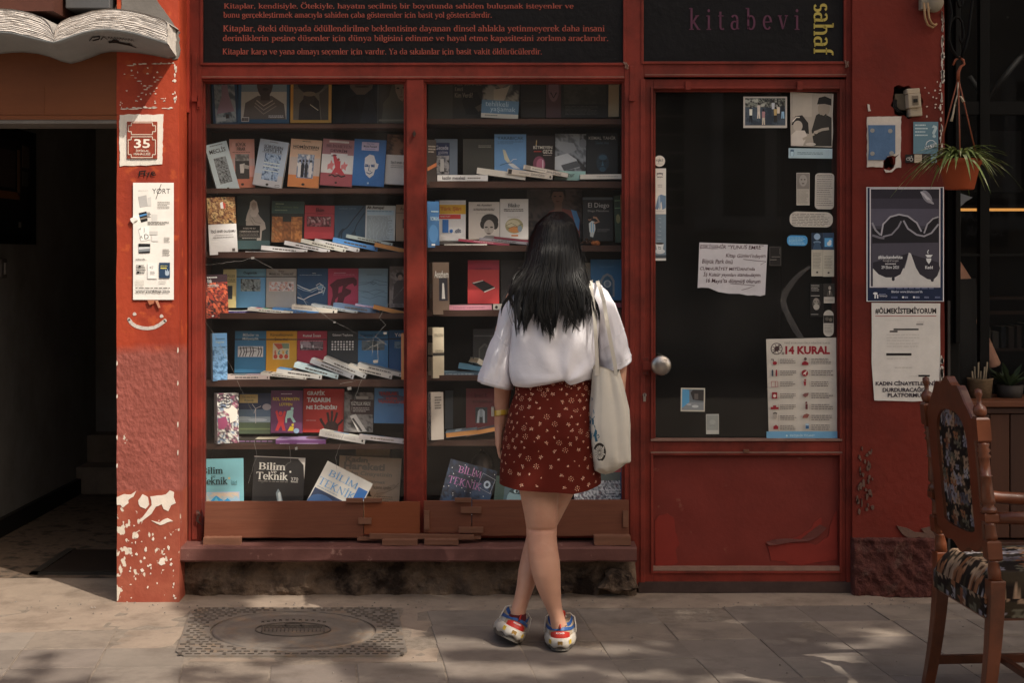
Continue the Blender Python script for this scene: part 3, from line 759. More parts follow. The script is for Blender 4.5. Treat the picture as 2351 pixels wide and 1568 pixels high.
# cracks in the left pane with bits of tape
ck = MB((0.3,0.29,0.27))
def crack(pts,wd=0.0011):
    q = []
    for (x0,y0),(x1,y1) in zip(pts,pts[1:]):
        n_ = max(2,int(math.hypot(x1 - x0,y1 - y0) / 9))
        for i in range(n_): q.append((x0 + (x1 - x0) * i / n_ + r6.uniform(-1,1),y0 + (y1 - y0) * i / n_ + r6.uniform(-1,1)))
    q.append(pts[-1])
    for a,b in zip(q,q[1:]):
        A,B = W(*a,0.0285),W(*b,0.0285); d = (B - A); d.normalize(); nrm = Vector((-d.z,0,d.x)) * wd * r6.uniform(0.15,0.6)
        ck.add([A + nrm,A - nrm,B - nrm,B + nrm],[(0,1,2,3)])
crack([(468,608),(510,604),(560,598),(580,591)]); crack([(580,591),(640,625),(700,690),(760,735),(800,755),(842,778)])
crack([(470,735),(490,765),(530,840),(560,910),(583,950)]); crack([(842,778),(860,775),(872,760),(885,745),(870,730),(878,715),(900,690),(930,655)])
crack([(838,870),(780,882)]); crack([(583,1010),(590,1045),(570,1110)]); crack([(830,870),(800,960),(771,1050),(775,1095)]); crack([(665,1025),(668,1060),(600,1110)])
for t in range(7): crack([(862 + 5 * math.sin(t * 5),772 + t * 4),(862 + 26 * math.cos(t * 1.9),792 + 24 * math.sin(t * 1.9) + t * 3)],0.0016)
for x,y,a,b in ((580,592,4,3),(768,740,3,2),(884,765,4,3),(862,830,6,4),(680,1030,3,4),(802,892,5,4)):
    ck.add([W(x + px_,y + py_,0.0283) for px_,py_ in ((-a,-b * 0.6),(-a * 0.7,b),(a,b * 0.7),(a * 0.9,-b))],[(0,1,2,3)])
ck.build('glass_crack',mat('crack white',None,0.4,0),wa)
# door
dm = MB()
bars(dm,[(1478,181,1500,1345),(1928,181,1946,1345),(1500,181,1928,205),(1500,1014,1928,1046),(1500,1312,1928,1345)],0.0,0.05)
bars(dm,[(1494,198,1500,1014),(1928,198,1934,1014),(1500,198,1928,203),(1494,1041,1934,1046),(1494,1046,1500,1318),(1928,1046,1934,1318),(1500,1312,1928,1318)],-0.008,0.0)
bars(dm,[(1500,205,1505,1014),(1923,205,1928,1014),(1505,205,1923,210)],0.012,0.05)
door = dm.build('door',M_RED,shop,bevel=0.002)
dd = MB()
bars(dd,[(1494,1008,1934,1013)],-0.009,0.03); bars(dd,[(1500,1302,1928,1311)],-0.006,0.03); bars(dd,[(1494,1038,1934,1040.5)],-0.009,0.0)
dd.build('ledge_dust',M_DUST,door)
dp = MB()
x0,x1,z0,z1 = WX(1498,0.02),WX(1930,0.02),WZ(1312,0.02),WZ(1046,0.02)
nu,nv = 60,40
vs = [(x0 + (x1 - x0) * i / nu,0.02 - 0.0025 * mnoise.noise(Vector((i * 0.09,j * 0.11,2))) ,z0 + (z1 - z0) * j / nv) for j in range(nv + 1) for i in range(nu + 1)]
dp.add(vs,[(j * (nu + 1) + i,j * (nu + 1) + i + 1,(j + 1) * (nu + 1) + i + 1,(j + 1) * (nu + 1) + i) for j in range(nv) for i in range(nu)],smooth=True)
pn = dp.build('door_panel',M_REDW,door)
pc = MB(lin('#842a20'))
patch([(1503,1196),(1512,1184),(1532,1180),(1546,1190),(1550,1220),(1560,1250),(1551,1262),(1556,1290),(1540,1300),(1505,1302)],0.0225,0.001,pc)
patch([(1806,1243),(1835,1230),(1860,1215),(1870,1198),(1885,1190),(1887,1204),(1868,1218),(1848,1244),(1822,1240),(1800,1250)],0.0225,0.001,pc)
patch([(1762,1252),(1800,1248),(1850,1246),(1872,1252),(1900,1232),(1908,1200),(1920,1170),(1922,1220),(1922,1285),(1880,1290),(1840,1298),(1812,1296),(1800,1288),(1770,1286)],0.0225,0.001,pc)
pc.build('peeled_paint',M_COL,pn)
fl = MB(lin('#5c2a22'))
def curl(pts):
    b0 = len(fl.v); q = [W(x,y,0.0) for x,y,d in pts]
    for v_,(x,y,d) in zip(q,pts): v_.y = 0.0155 - d * 0.4
    fl.add(q,[(i,i + 1,i + 3,i + 2) for i in range(0,len(q) - 2,2)])
curl([(1760,1246,0.0),(1766,1253,0.03),(1782,1240,0.004),(1786,1252,0.02),(1808,1238,0.002),(1820,1246,0.016),(1840,1240,0.002),(1856,1244,0.02),(1862,1222,0.002),(1878,1234,0.018),(1884,1206,0.0),(1900,1214,0.01)])
fl.build('paint_flake',mat('flake',None,0.6,0.15,10),pn)
gq = MB(); gq.quad(W(1503,1016,0.03),W(1925,1016,0.03),W(1925,207,0.03),W(1503,207,0.03)); gq.build('glass',M_DGLASS,door)
for x in (1580,1837):
    h_ = MB(); bars(h_,[(x - 6,186,x + 6,205)],-0.03,0.0); h_.build('clip',M_RED,door)
h_ = MB(); bars(h_,[(1708,1033,1720,1039)],-0.02,0.0); h_.build('peg',M_BLOCK,door)
kb = MB(); c = W(1518,839,-0.06); rk = 23.5 / PX(-0.06)
kb.sphere((0,0,0),(rk,0.022,rk),32,12); kb.tube([(0,0.0,0),(0,0.06,0)],0.009,12); kb.tube([(0,0.048,0),(-0.05,0.055,-0.004)],0.006,10); kb.xform(Matrix.Translation(c))
kb.build('knob',M_METAL,door)
br = MB(); bars(br,[(1474,821,1490,861)],-0.022,-0.0); bars(br,[(1476,832,1500,850)],-0.032,-0.022)
bk = br.build('knob_bracket',M_RED,door,bevel=0.001)
sc_ = MB()
for x in (1478,1486):
    for y in (825,857): sc_.tube([W(x,y,-0.021),W(x,y,-0.0245)],0.0026,8)
sc_.build('screws',M_DKMETAL,bk)
lk = MB(); lk.tube([W(1480,907,-0.016),W(1480,907,-0.028)],0.0085,16); bars(lk,[(1477.2,910,1482.8,922)],-0.026,-0.016)
lko = lk.build('lock',M_METAL,door)
kh = MB(); bars(kh,[(1479.2,904,1480.8,910)],-0.0286,-0.02); kh.build('keyhole',M_DARK,lko)
th = MB(); bars(th,[(1466,1338,1958,1362)],-0.02,0.25); th.build('threshold',mat('dark threshold',lin('#453733'),0.8,0.3,9,0.5,40,0.2,bd=0.004),shop)
sw = MB((0.5,0.48,0.46))
pts = [(1861,611,5),(1845,622,6),(1825,640,7),(1805,668,7),(1797,690,6),(1803,710,6),(1815,735,7),(1828,760,7),(1840,776,6)]
n_ = len(pts)
for i in range(n_ - 1):
    (xa,ya,wa_),(xb,yb,wb_) = pts[i],pts[i + 1]
    for s in range(7):
        o_ = (s - 3) / 3.0
        sw.add([W(xa + o_ * wa_ - 0.5,ya,0.0284),W(xb + o_ * wb_ - 0.5,yb,0.0284),W(xb + o_ * wb_ + 0.6,yb,0.0284),W(xa + o_ * wa_ + 0.6,ya,0.0284)],[(0,1,2,3)])
def film():
    m = bpy.data.materials.new('rubbed dust'); m.use_nodes = True; t = m.node_tree; N = t.nodes; L = t.links; N.remove(N['Principled BSDF'])
    a = N.new('ShaderNodeBsdfTransparent'); b = N.new('ShaderNodeBsdfDiffuse'); b.inputs[0].default_value = (0.4,0.38,0.36,1); x = N.new('ShaderNodeMixShader'); x.inputs[0].default_value = 0.32
    L.new(a.outputs[0],x.inputs[1]); L.new(b.outputs[0],x.inputs[2]); L.new(x.outputs[0],N['Material Output'].inputs[0]); return m
sw.build('dust_smear',film(),door)
# bead ring round the sign boards
sb = MB()
bars(sb,[(459,-300,465,148),(1431,-300,1437,148),(465,143,1431,149),(1472,-300,1478,146),(1938,-300,1944,146),(1478,140,1938,146)],-0.018,0.01)
bars(sb,[(463,-300,1434,-190),(1478,-300,1943,-190)],-0.012,0.05)
sb.build('sign_bead',M_RED,shop,bevel=0.0015)
ht = MB(); r7 = random.Random(2)
for X_,Y_ in ((1437,149),(1943,146)):
    pts = [W(X_ + r7.uniform(-6,6),Y_ + r7.uniform(-9,9),-0.022) for _ in range(14)]
    ht.tube(pts,0.0035,6)
ht.build('foam_blob',M_DUST,shop)
# masonry behind everything: shop room shell
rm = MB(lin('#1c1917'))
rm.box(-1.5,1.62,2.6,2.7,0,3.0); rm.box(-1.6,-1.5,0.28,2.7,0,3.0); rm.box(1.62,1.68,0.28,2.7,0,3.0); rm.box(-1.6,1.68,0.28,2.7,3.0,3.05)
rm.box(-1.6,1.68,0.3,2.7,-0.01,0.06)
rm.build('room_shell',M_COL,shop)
# lintel over the passage
lt = MB()
YL = -0.168
lt.dbox(-330,268,60,274,YL,0.1); lt.dbox(100.5,102,196,262,YL - 0.002,YL); lt.dbox(-330,272,262,263,YL - 0.003,YL)
lto = lt.build('lintel',M_BROWNP,shop)
le = MB(); le.dbox(-330,268.5,274,283,YL + 0.004,0.1); le.build('lintel_edge',M_GREYW,lto)
# passage inside: walls, floor, step
ps = thing('entrance_passage','dark entrance passage with grey walls beside the red pillar','passage',(-2.2,1.5,0))
def part(name,mb,m,parent,bevel=0): 
    for i in range(len(mb.v)): mb.v[i] = mb.v[i] - parent.location
    return mb.build(name,m,parent,bevel)
M_GREYP = mat('passage plaster',lin('#8f8b86'),0.9,0.2,3,0.4,30,0.15,bd=0.005)
b = MB(); b.box(-2.8,-2.69,-0.1,3.4,0,2.6); part('side_wall',b,M_GREYP,ps)
b = MB(); b.box(-1.7,-1.6,0.06,3.4,0,2.6); part('side_wall',b,M_GREYP,ps)
b = MB(); b.box(-2.69,-1.7,3.3,3.4,0,2.6); part('back_wall',b,M_GREYP,ps)
b = MB(); b.box(-2.8,-1.6,0.1,3.4,2.3,2.4); part('ceiling',b,M_GREYP,ps)
b = MB(); b.box(-2.69,-1.7,2.85,3.3,0,0.17); b.box(-2.69,-1.7,3.1,3.3,0.17,0.34); part('step',b,M_CONC,ps)
b = MB(); b.box(-2.69,-1.7,0.25,2.85,-0.02,0.006); part('floor',b,mat('passage floor',lin('#6a5a4d'),0.9,0.35,9,0.6,40,0.2,col2=lin('#3a332d'),m2=(0.5,0.6),m2s=9,bd=0.004),ps)
b = MB(); b.box(-2.69,-2.66,0.0,2.85,0.006,0.1); part('skirting',b,M_DARK,ps)
b = MB(); b.box(-2.18,-1.72,0.42,0.98,0.006,0.012); part('floor_hatch',b,M_DKMETAL,ps)
b = MB((0.03,0.025,0.02)); b.box(-2.22,-2.18,0.38,1.0,0.006,0.016); b.box(-2.22,-1.7,0.38,0.42,0.006,0.016); part('hatch_rim',b,M_COL,ps)
pf = thing('framed_poster','black framed poster hung on the grey passage wall','framed poster',(-2.69,1.5,1.85))
b = MB()
for y0,y1,z0,z1 in ((1.15,1.19,1.54,2.16),(1.87,1.92,1.54,2.16),(1.19,1.87,1.54,1.59),(1.19,1.87,2.11,2.16)): b.box(-2.688,-2.655,y0,y1,z0,z1)
part('frame',b,M_BLKMETAL,pf)
b = MB()
b.box(-2.685,-2.672,1.19,1.87,1.59,2.11,lin('#171618'))
for y0,y1,z0,z1,c_ in ((1.3,1.68,1.78,1.82,'#8a5a2a'),(1.64,1.68,1.8,2.05,'#7a5a3a'),(1.3,1.6,1.84,2.04,'#4a3a33'),(1.72,1.84,1.96,2.08,'#5a4a3c'),(1.72,1.82,1.86,1.94,'#4a4740'),(1.66,1.7,1.63,1.66,'#8c8880')):
    b.box(-2.672,-2.669,y0,y1,z0,z1,lin(c_))
part('picture',b,M_COL,pf)
swt = thing('light_switch','small switch box on the grey passage wall','switch',(-2.69,1.4,1.42))
b = MB(); b.box(-2.688,-2.665,1.36,1.45,1.36,1.46); part('box',b,M_GREYW,swt,0.004)
b = MB((0.3,0.28,0.26)); b.box(-2.664,-2.655,1.39,1.42,1.38,1.44); part('rocker',b,M_COL,swt)

gt = MB(); rg0 = random.Random(6)
for i in range(420):
    x = rg0.uniform(-3,3.2); y = rg0.choice((rg0.uniform(-0.3,-0.1),rg0.uniform(-1.6,-0.2),-0.16 - abs(rg0.gauss(0,0.08)))); r_ = rg0.uniform(0.0015,0.005); k = rg0.uniform(0.5,1.3)
    gt.add([(x + r_ * math.cos(t) * rg0.uniform(0.7,1.4),y + r_ * math.sin(t),0.001) for t in (0,1.3,2.5,3.8,5)] + [(x,y,0.003 + r_ * 0.7)],[(0,1,5),(1,2,5),(2,3,5),(3,4,5),(4,0,5)],(0.2 * k,0.17 * k,0.145 * k))
tag(gt.build('grit',M_COL),'loose grit and crumbs of mortar on the pavement','grit',kind='stuff')
# ---------------------------------------------------------------- sign boards
def sheet(name,label,cat,x0,y0,x1,y1,Y,ops=(),col='#ffffff',g=1.0,rot=0.0,outline=None,group=None,th=0.0006,part='paper',pname='print',m=None,warp=0.0,seed=1):
    cx,cy = (x0 + x1) / 2,(y0 + y1) / 2
    M = Matrix.Translation(W(cx,cy,Y)) @ Matrix.Rotation(R(rot),4,'Y')
    o = thing(name,label,cat,group=group,mtx=M)
    w_,h_ = (x1 - x0) / PX(Y),(y1 - y0) / PX(Y)
    b = MB(gain(col,g))
    if outline is None: outline = [(0,0),(0,1),(1,1),(1,0)]
    b.prism([(w_ * (u - 0.5),h_ * (0.5 - v)) for u,v in outline],0,th)
    b.build(part,m or M_COL,o)
    if ops:
        f = Flat(w_,h_,-0.0003,g)
        for lay in ops if isinstance(ops,dict) else (): 
            ff = Flat(w_,h_,-0.0003 if lay != 'lettering' else -0.003,g); ff.run(ops[lay]); ff.build(lay,M_COL,o)
        if not isinstance(ops,dict): f.run(ops); f.build(pname,M_COL,o)
    return o

def U(x0,y0,x1,y1):
    """unit coordinates of photo pixels inside a sheet"""
    return lambda a,b,c,d: ((a - x0) / (x1 - x0),(b - y0) / (y1 - y0),(c - x0) / (x1 - x0),(d - y0) / (y1 - y0))

bx = (462,-190,1435,146); u = U(*bx); LC = '#a05245'
lines = [("Kitaplar, kendisiyle, Ötekiyle, hayatın seçilmiş bir boyutunda sahiden buluşmak isteyenler ve",514.6,4.0,1317,22.2),
         ("bunu gerçekleştirmek amacıyla sahiden çaba gösterenler için basit yol göstericilerdir.",513,26.3,1129,43.8),
         ("Kitaplar, öteki dünyada ödüllendirilme beklentisine dayanan dinsel ahlakla yetinmeyerek daha insani",513,56.8,1388,75.6),
         ("derinliklerin peşine düşenler için dünya bilgisini edinme ve hayal etme kapasitesini zorlama araçlarıdır.",512,79.5,1396,97.4),
         ("Kitaplar karşı ve yana olmayı seçenler için vardır. Ya da sıkılanlar için basit vakit öldürücülerdir.",511.5,110,1244,128.4)]
for s_ in lines:
    pass
def board(name,label,x0,x1,ops):
    o = thing(name,label,'sign',W((x0 + x1) / 2,143,0.0))
    b = MB(); X0,X1,Z0,Z1 = WX(x0,0),WX(x1,0),WZ(150,0),WZ(-192,0)
    nu,nv = 60,24
    vs = []
    for j in range(nv + 1):
        for i in range(nu + 1):
            x,z = X0 + (X1 - X0) * i / nu,Z0 + (Z1 - Z0) * j / nv
            vs.append(Vector((x,-0.002 * mnoise.noise(Vector((x * 6,z * 6,1))),z)) - o.location)
    b.add(vs,[(j * (nu + 1) + i,j * (nu + 1) + i + 1,(j + 1) * (nu + 1) + i + 1,(j + 1) * (nu + 1) + i) for j in range(nv) for i in range(nu)],smooth=True)
    b.box(X0 - o.location.x,X1 - o.location.x,0.004,0.02,Z0 - o.location.z,Z1 - o.location.z)
    b.build('board',M_BLACKB,o)
    return o
sgn = board('sign_board','wide black sign board with five lines of small red lettering',460,1437,None)
f = Flat((1435 - 462) / 527.0,(146 + 190) / 527.0,-0.004,1.0)
for s_,a,b_,c_,d_ in lines: f.t(s_,*u(a,b_,c_,d_),LC,ser=1.15)
lo_ = f.build('lettering',M_COL,sgn); lo_.location = W((462 + 1435) / 2,(146 - 190) / 2,0) - sgn.location
sg2 = board('sign_board','black sign board with large purple and upright yellow lettering above the door',1473,1944,None)
bx = (1475,-190,1941,143); u = U(*bx)
for txt,a,b_,c_,d_,col,rot,nm in (('kitabevi',1581.6,17,1835,68,'#5d3449',0,'purple_lettering'),('sahaf',1867.6,7.5,1914,127,'#b7a655',1,'yellow_lettering')):
    f = Flat((1941 - 1475) / 527.0,(143 + 190) / 527.0,-0.004,1.0)
    f.t(txt,*u(a,b_,c_,d_),col,ser=1.25 if rot else 1.05,space=0.02 if rot else 0.55,rot=rot)
    lo_ = f.build(nm,M_COL,sg2); lo_.location = W((1475 + 1941) / 2,(143 - 190) / 2,0) - sg2.location

# ---------------------------------------------------------------- house number plate
Y = YP - 0.009
hp = thing('house_number_plate','small red brown house number plate with raised white numerals 35','house number',W(326,321,Y))
w_,h_ = (361 - 291.6) / PX(Y),(364 - 278.7) / PX(Y)
b = MB(lin('#8a3a28')); b.box(-w_ / 2,w_ / 2,0,0.008,-h_ / 2,h_ / 2); b.build('plate',mat('enamel',None,0.4,0.2,40,0.3,60,0.5,bd=0.001),hp,0.001)
f = Flat(w_,h_,-0.0006,1.0)
def notched(v0,v1):
    k,q = 0.1,0.08
    P_ = [(0.05 + k,v0),(0.95 - k,v0),(0.95 - k,v0 + q),(0.95,v0 + q),(0.95,v1 - q),(0.95 - k,v1 - q),(0.95 - k,v1),(0.05 + k,v1),(0.05 + k,v1 - q),(0.05,v1 - q),(0.05,v0 + q),(0.05 + k,v0 + q),(0.05 + k,v0)]
    for a,c in zip(P_,P_[1:]): f.l([a,c],0.02,'#d9c9b8')
notched(0.03,0.35); notched(0.41,0.97)
f.build('raised_border',M_COL,hp)
f = Flat(w_,h_,-0.0012,1.0)
f.t('35',0.24,0.47,0.77,0.715,'#e6dccf',bold=0.02); f.t('İSTİKLAL',0.3,0.745,0.735,0.82,'#d9c9b8',bold=0.02); f.t('MAHALLESİ',0.23,0.83,0.78,0.905,'#d9c9b8',bold=0.02)
f.build('numerals',M_COL,hp)
for u_,v_ in ((0.06,0.06),(0.94,0.06),(0.05,0.38),(0.95,0.38),(0.06,0.95),(0.94,0.95)):
    pass

# ---------------------------------------------------------------- papers on the pillar
K = '#1c1a19'
yb = (305.5,419,399,688)
ops = [('t','YØRT',0.47,0.05,0.91,0.094,K,{'bold': -0.004}),('l',[(0.69,0.012),(0.56,0.141)],0.005,K),('t','ARALIK 2019',0.12,0.064,0.37,0.073,'#b0aca6'),
       ('p',[(0.12,0.12),(0.33,0.105),(0.36,0.2),(0.17,0.212)],'#b4b2b0'),('p',[(0.36,0.13),(0.44,0.12),(0.45,0.2),(0.36,0.2)],'#cfcdc9'),
       ('k',0.6,0.16,0.91,0.225,5,'#9a9690',{'seed': 1}),
       ('p',[(0.14,0.26),(0.33,0.245),(0.36,0.325),(0.2,0.34)],'#1b1b1d'),('p',[(0.15,0.277),(0.335,0.262),(0.34,0.275),(0.16,0.293)],'#4f88bd'),('p',[(0.17,0.305),(0.345,0.29),(0.35,0.305),(0.18,0.318)],'#8a8072'),
       ('k',0.34,0.25,0.44,0.3,4,'#555250',{'seed': 2}),('r',0.46,0.27,0.6,0.335,'#d3d1cd'),('k',0.36,0.33,0.91,0.362,3,'#8a8680',{'seed': 3}),
       ('p',[(0.13,0.385),(0.38,0.37),(0.42,0.485),(0.2,0.5)],'#f1efeb'),('t','D',0.28,0.44,0.385,0.482,K),('t','I',0.27,0.385,0.28,0.425,K),('l',[(0.17,0.475),(0.2,0.455),(0.23,0.475)],0.006,K),('l',[(0.16,0.395),(0.19,0.388),(0.17,0.405),(0.16,0.395)],0.004,K),
       ('r',0.4,0.415,0.61,0.445,'#c9c7c3'),('r',0.46,0.45,0.63,0.5,'#e4e2de'),('k',0.76,0.465,0.91,0.51,4,'#8a8680',{'seed': 4}),
       ('p',[(0.135,0.52),(0.425,0.522),(0.42,0.6),(0.145,0.603)],'#17181b'),('p',[(0.14,0.55),(0.42,0.548),(0.42,0.562),(0.14,0.572)],'#c6c9cb'),('p',[(0.14,0.572),(0.42,0.562),(0.42,0.585),(0.14,0.592)],'#7d8387'),
       ('k',0.73,0.565,0.91,0.625,4,'#8a8680',{'seed': 5}),('t','yakında...',0.065,0.648,0.35,0.664,K,{'bold': 0.02}),
       ('k',0.08,0.7,0.32,0.78,6,'#55524f',{'seed': 6}),('e',0.17,0.715,0.03,0.008,K),('e',0.13,0.765,0.035,0.008,K),('r',0.36,0.685,0.6,0.82,'#ebe9e5'),('l',[(0.42,0.72),(0.5,0.715),(0.48,0.735),(0.42,0.73),(0.42,0.72)],0.004,K),('k',0.42,0.755,0.54,0.79,3,'#77736f',{'seed': 7}),
       ('r',0.645,0.683,0.91,0.815,'#27405c'),('t','güneşte',0.68,0.705,0.85,0.718,'#d8c95c',{'bold': 0.01}),('r',0.68,0.725,0.83,0.735,'#d8c95c'),('e',0.84,0.775,0.05,0.02,'#a8b8c8'),('p',[(0.79,0.77),(0.8,0.74),(0.83,0.76),(0.85,0.735),(0.87,0.76),(0.9,0.745),(0.89,0.785)],'#a8b8c8'),
       ('k',0.07,0.83,0.3,0.88,4,'#c2beb8',{'seed': 8}),('k',0.65,0.83,0.84,0.86,2,'#c2beb8',{'seed': 9}),('k',0.065,0.896,0.91,0.904,1,'#35322f',{'fill': 0.8,'left': False}),('t','www.yortkitap.com',0.065,0.918,0.91,0.944,K,{'bold': 0.03})]
sheet('poster','tall narrow white poster taped to the sunlit red pillar','poster',*yb,YP - 0.008,ops,'#e6e2dc',1.0)
for i,(x,y,pts) in enumerate(((305,505,[(299,502),(306,498),(315,500),(316,505),(309,508),(306,513),(301,508)]),(350,697,[(338,689),(356,689),(352,697),(343,700)]),(360,700,[(356,690),(362,689),(368,706),(364,707)]))):
    q = [(WX(a,YP - 0.012),WZ(b_,YP - 0.012)) for a,b_ in pts]
    s_ = sum(q[k][0] * q[(k + 1) % len(q)][1] - q[(k + 1) % len(q)][0] * q[k][1] for k in range(len(q)))
    if s_ < 0: q = q[::-1]
    b = MB(lin(['#e6e2dc','#a8684c','#b88066'][i])); b.prism(q,YP - 0.012 - 0.003 * (i == 0),YP - 0.008)
    tag(b.build(['torn_paper_scrap','tape_scrap','tape_scrap'][i],M_COL),['torn scrap of white paper sticking out beside the tall pillar poster','brown tape stub under the tall pillar poster','slanting strip of tape under the tall pillar poster'][i],'scrap')

# ---------------------------------------------------------------- things on the side wall
GW = 1.55
px_ = (1989.5,429,2167,692)
def q8(*p): return [((x - 300) / 525.0,(y - 48) / 777.0) for x,y in p]
ops = [('r',0.012,0.005,0.988,0.995,'#16213a'),('r',0.04,0.008,0.955,0.878,'#b9b4b6'),('r',0.055,0.018,0.94,0.868,'#3a3740'),
       ('r',0.055,0.018,0.94,0.1,'#25232b'),('r',0.055,0.1,0.94,0.19,'#35323c'),('r',0.055,0.19,0.94,0.34,'#4b4854'),
       ('e',0.78,0.085,0.08,0.042,'#77757d',{'a': 0.6}),('e',0.74,0.065,0.05,0.014,'#a19fa5',{'a': 0.5}),('e',0.79,0.1,0.05,0.014,'#a8a6ac',{'a': 0.5}),('e',0.83,0.13,0.045,0.012,'#8b898f',{'a': 0.4}),
       ('p',q8((338,330),(395,335),(420,275),(480,235),(560,235),(630,270),(672,335),(700,330),(720,280),(755,250),(788,245),(788,430),(338,430)),'#1b191e'),
       ('l',q8((338,290),(360,340),(392,372)),0.016,'#7d7a80'),('l',q8((398,378),(412,300),(460,250),(520,234),(580,246),(640,290),(672,350)),0.014,'#96939a'),('l',q8((410,385),(470,370),(515,320),(535,280)),0.014,'#77747b'),
       ('l',q8((550,275),(580,330),(640,372),(690,382),(740,360),(788,300)),0.015,'#8a878e'),('l',q8((690,362),(712,300),(750,262),(788,250)),0.013,'#96939a'),('l',q8((338,375),(390,392),(420,395)),0.02,'#5f5c63'),
       ('p',q8((338,430),(788,425),(790,600),(338,600)),'#423f48'),
       ('p',q8((342,600),(790,600),(800,722),(342,722)),'#b3b0ac'),
       ('p',q8((342,560),(580,500),(565,560),(530,640),(490,662),(430,662),(380,640),(342,600)),'#242128'),('p',q8((590,500),(788,560),(798,600),(780,650),(750,680),(710,672),(660,640),(620,570)),'#2a272e'),
       ('p',q8((586,492),(600,500),(650,640),(600,722),(520,722),(545,640),(575,540)),'#b3b0ac'),('e',*q8((480,672))[0],0.02,0.018,'#242128'),('e',*q8((745,680))[0],0.02,0.014,'#2a272e'),
       ('t','#blackandwhite',*q8((378,512))[0],*q8((543,538))[0],'#c9c6c4',{'bold': 0.02}),('t','fotoğraf sergisi',*q8((410,540))[0],*q8((515,558))[0],'#aaa7a6'),('k',*q8((425,562))[0],*q8((500,578))[0],1,'#aaa7a6'),('t','29 Ekim 2021',*q8((400,582))[0],*q8((518,603))[0],'#c9c6c4',{'bold': 0.01}),
       ('p',q8((697,508),(748,508),(735,525),(710,525)),'#d5d2cf'),('l',q8((718,502),(712,490),(720,475)),0.008,'#c9c6c4'),('p',q8((703,532),(738,532),(736,550),(721,572),(706,550)),'#d5d2cf'),('t','Kedd',*q8((697,582))[0],*q8((748,604))[0],'#d5d2cf',{'bold': 0.02}),
       ('t','Biletler www.biletix.com’da',*q8((468,750))[0],*q8((678,766))[0],'#b9bcc6',{'bold': 0.01}),('k',*q8((440,732))[0],*q8((765,740))[0],1,'#8087a0'),
       ('e',*q8((358,770))[0],0.03,0.01,'#c9ccd6'),('r',*q8((352,778))[0],*q8((378,804))[0],'#c9ccd6'),('r',*q8((361,780))[0],*q8((369,804))[0],'#16213a'),('t','TEPEBAŞI',*q8((384,782))[0],*q8((438,796))[0],'#c9ccd6'),('k',*q8((384,772))[0],*q8((430,780))[0],1,'#8087a0'),
       ('k',*q8((465,790))[0],*q8((510,803))[0],2,'#6a7290'),('e',*q8((546,796))[0],0.014,0.009,'#c9ccd6'),('k',*q8((556,790))[0],*q8((580,803))[0],2,'#aab0c4'),('e',*q8((620,796))[0],0.014,0.009,'#c9ccd6'),('k',*q8((630,790))[0],*q8((658,803))[0],2,'#aab0c4'),('k',*q8((690,790))[0],*q8((722,803))[0],2,'#8087a0'),('k',*q8((762,790))[0],*q8((798,803))[0],2,'#6a7290')]
sheet('poster','dark black and white photo exhibition poster with a navy border on the red side wall','poster',*px_,YR - 0.006,ops,'#d6d2cc',GW)
def q9(*p): return [((x - 333) / 467.0,(y - 830) / 675.0) for x,y in p]
B1 = '#2a2028'
ops = [('t','#ÖLMEKİSTEMİYORUM',*q9((358,858))[0],*q9((772,910))[0],'#26211f',{'bold': 0.035}),('r',*q9((358,921))[0],*q9((772,926))[0],'#8d5550')]
ops += [('k',*q9((420,945))[0],*q9((540,960))[0],1,'#a29c94',{'fill': 0.12}),('r',*q9((636,977))[0],*q9((684,983))[0],'#1c1718'),('k',*q9((640,958))[0],*q9((690,972))[0],2,'#8a847c',{'fill': 0.25}),
        ('r',*q9((482,1009))[0],*q9((652,1019))[0],'#1c1718'),('r',*q9((456,1023))[0],*q9((509,1033))[0],'#1c1718'),('r',*q9((432,1176))[0],*q9((604,1192))[0],'#1c1718'),('r',*q9((650,1324))[0],*q9((728,1336))[0],'#1c1718'),
        ('k',*q9((435,1040))[0],*q9((670,1140))[0],5,'#8f8982',{'fill': 0.1,'seed': 3}),('k',*q9((435,1200))[0],*q9((580,1225))[0],1,'#a29c94',{'fill': 0.12}),('k',*q9((490,1262))[0],*q9((630,1285))[0],1,'#8f8982',{'fill': 0.12,'seed': 5}),('k',*q9((590,1325))[0],*q9((646,1340))[0],1,'#8f8982',{'fill': 0.12}),
        ('t','KADIN CİNAYETLERİNİ',*q9((360,1360))[0],*q9((766,1396))[0],B1,{'bold': 0.03}),('t','DURDURACAĞIZ',*q9((408,1402))[0],*q9((706,1440))[0],B1,{'bold': 0.03}),('t','PLATFORMU',*q9((442,1448))[0],*q9((670,1475))[0],B1,{'bold': 0.03})]
sheet('poster','white protest poster with bold black capitals below the dark exhibition poster','poster',2001,694,2159,922,YR - 0.006,ops,'#b9b4ad',GW,
      outline=[(0.0,0.005),(0.004,0.3),(0.0,0.6),(0.02,0.8),(0.04,0.99),(0.3,0.993),(0.6,1.0),(0.97,0.99),(0.985,0.8),(1.0,0.5),(0.995,0.2),(1.0,0.01)])
ops = [('k',0.07,0.05,0.62,0.47,4,'#a9b6b8',{'fill': 0.38,'seed': 2}),('t','?',0.74,0.1,0.97,0.5,'#9aa9ac',{'bold': 0.03}),('l',[(0.5,0.73),(0.55,0.63),(0.66,0.58),(0.78,0.58),(0.88,0.64)],0.02,'#c8cfcf'),
       ('p',[(0.45,0.78),(0.92,0.65),(0.955,0.77),(0.48,0.87)],'#c6ccca')]
o = sheet('sticker','grey blue sticker with a question mark and a white stamp below the breaker','sticker',2097,279,2154,352.6,YR - 0.009,ops,'#55707c',1.5)
f = Flat(27 / PX(YR),9.5 / PX(YR),0,1.5); f.t('HAYIR',0,0,1,1,'#3f565f',ser=1.3)
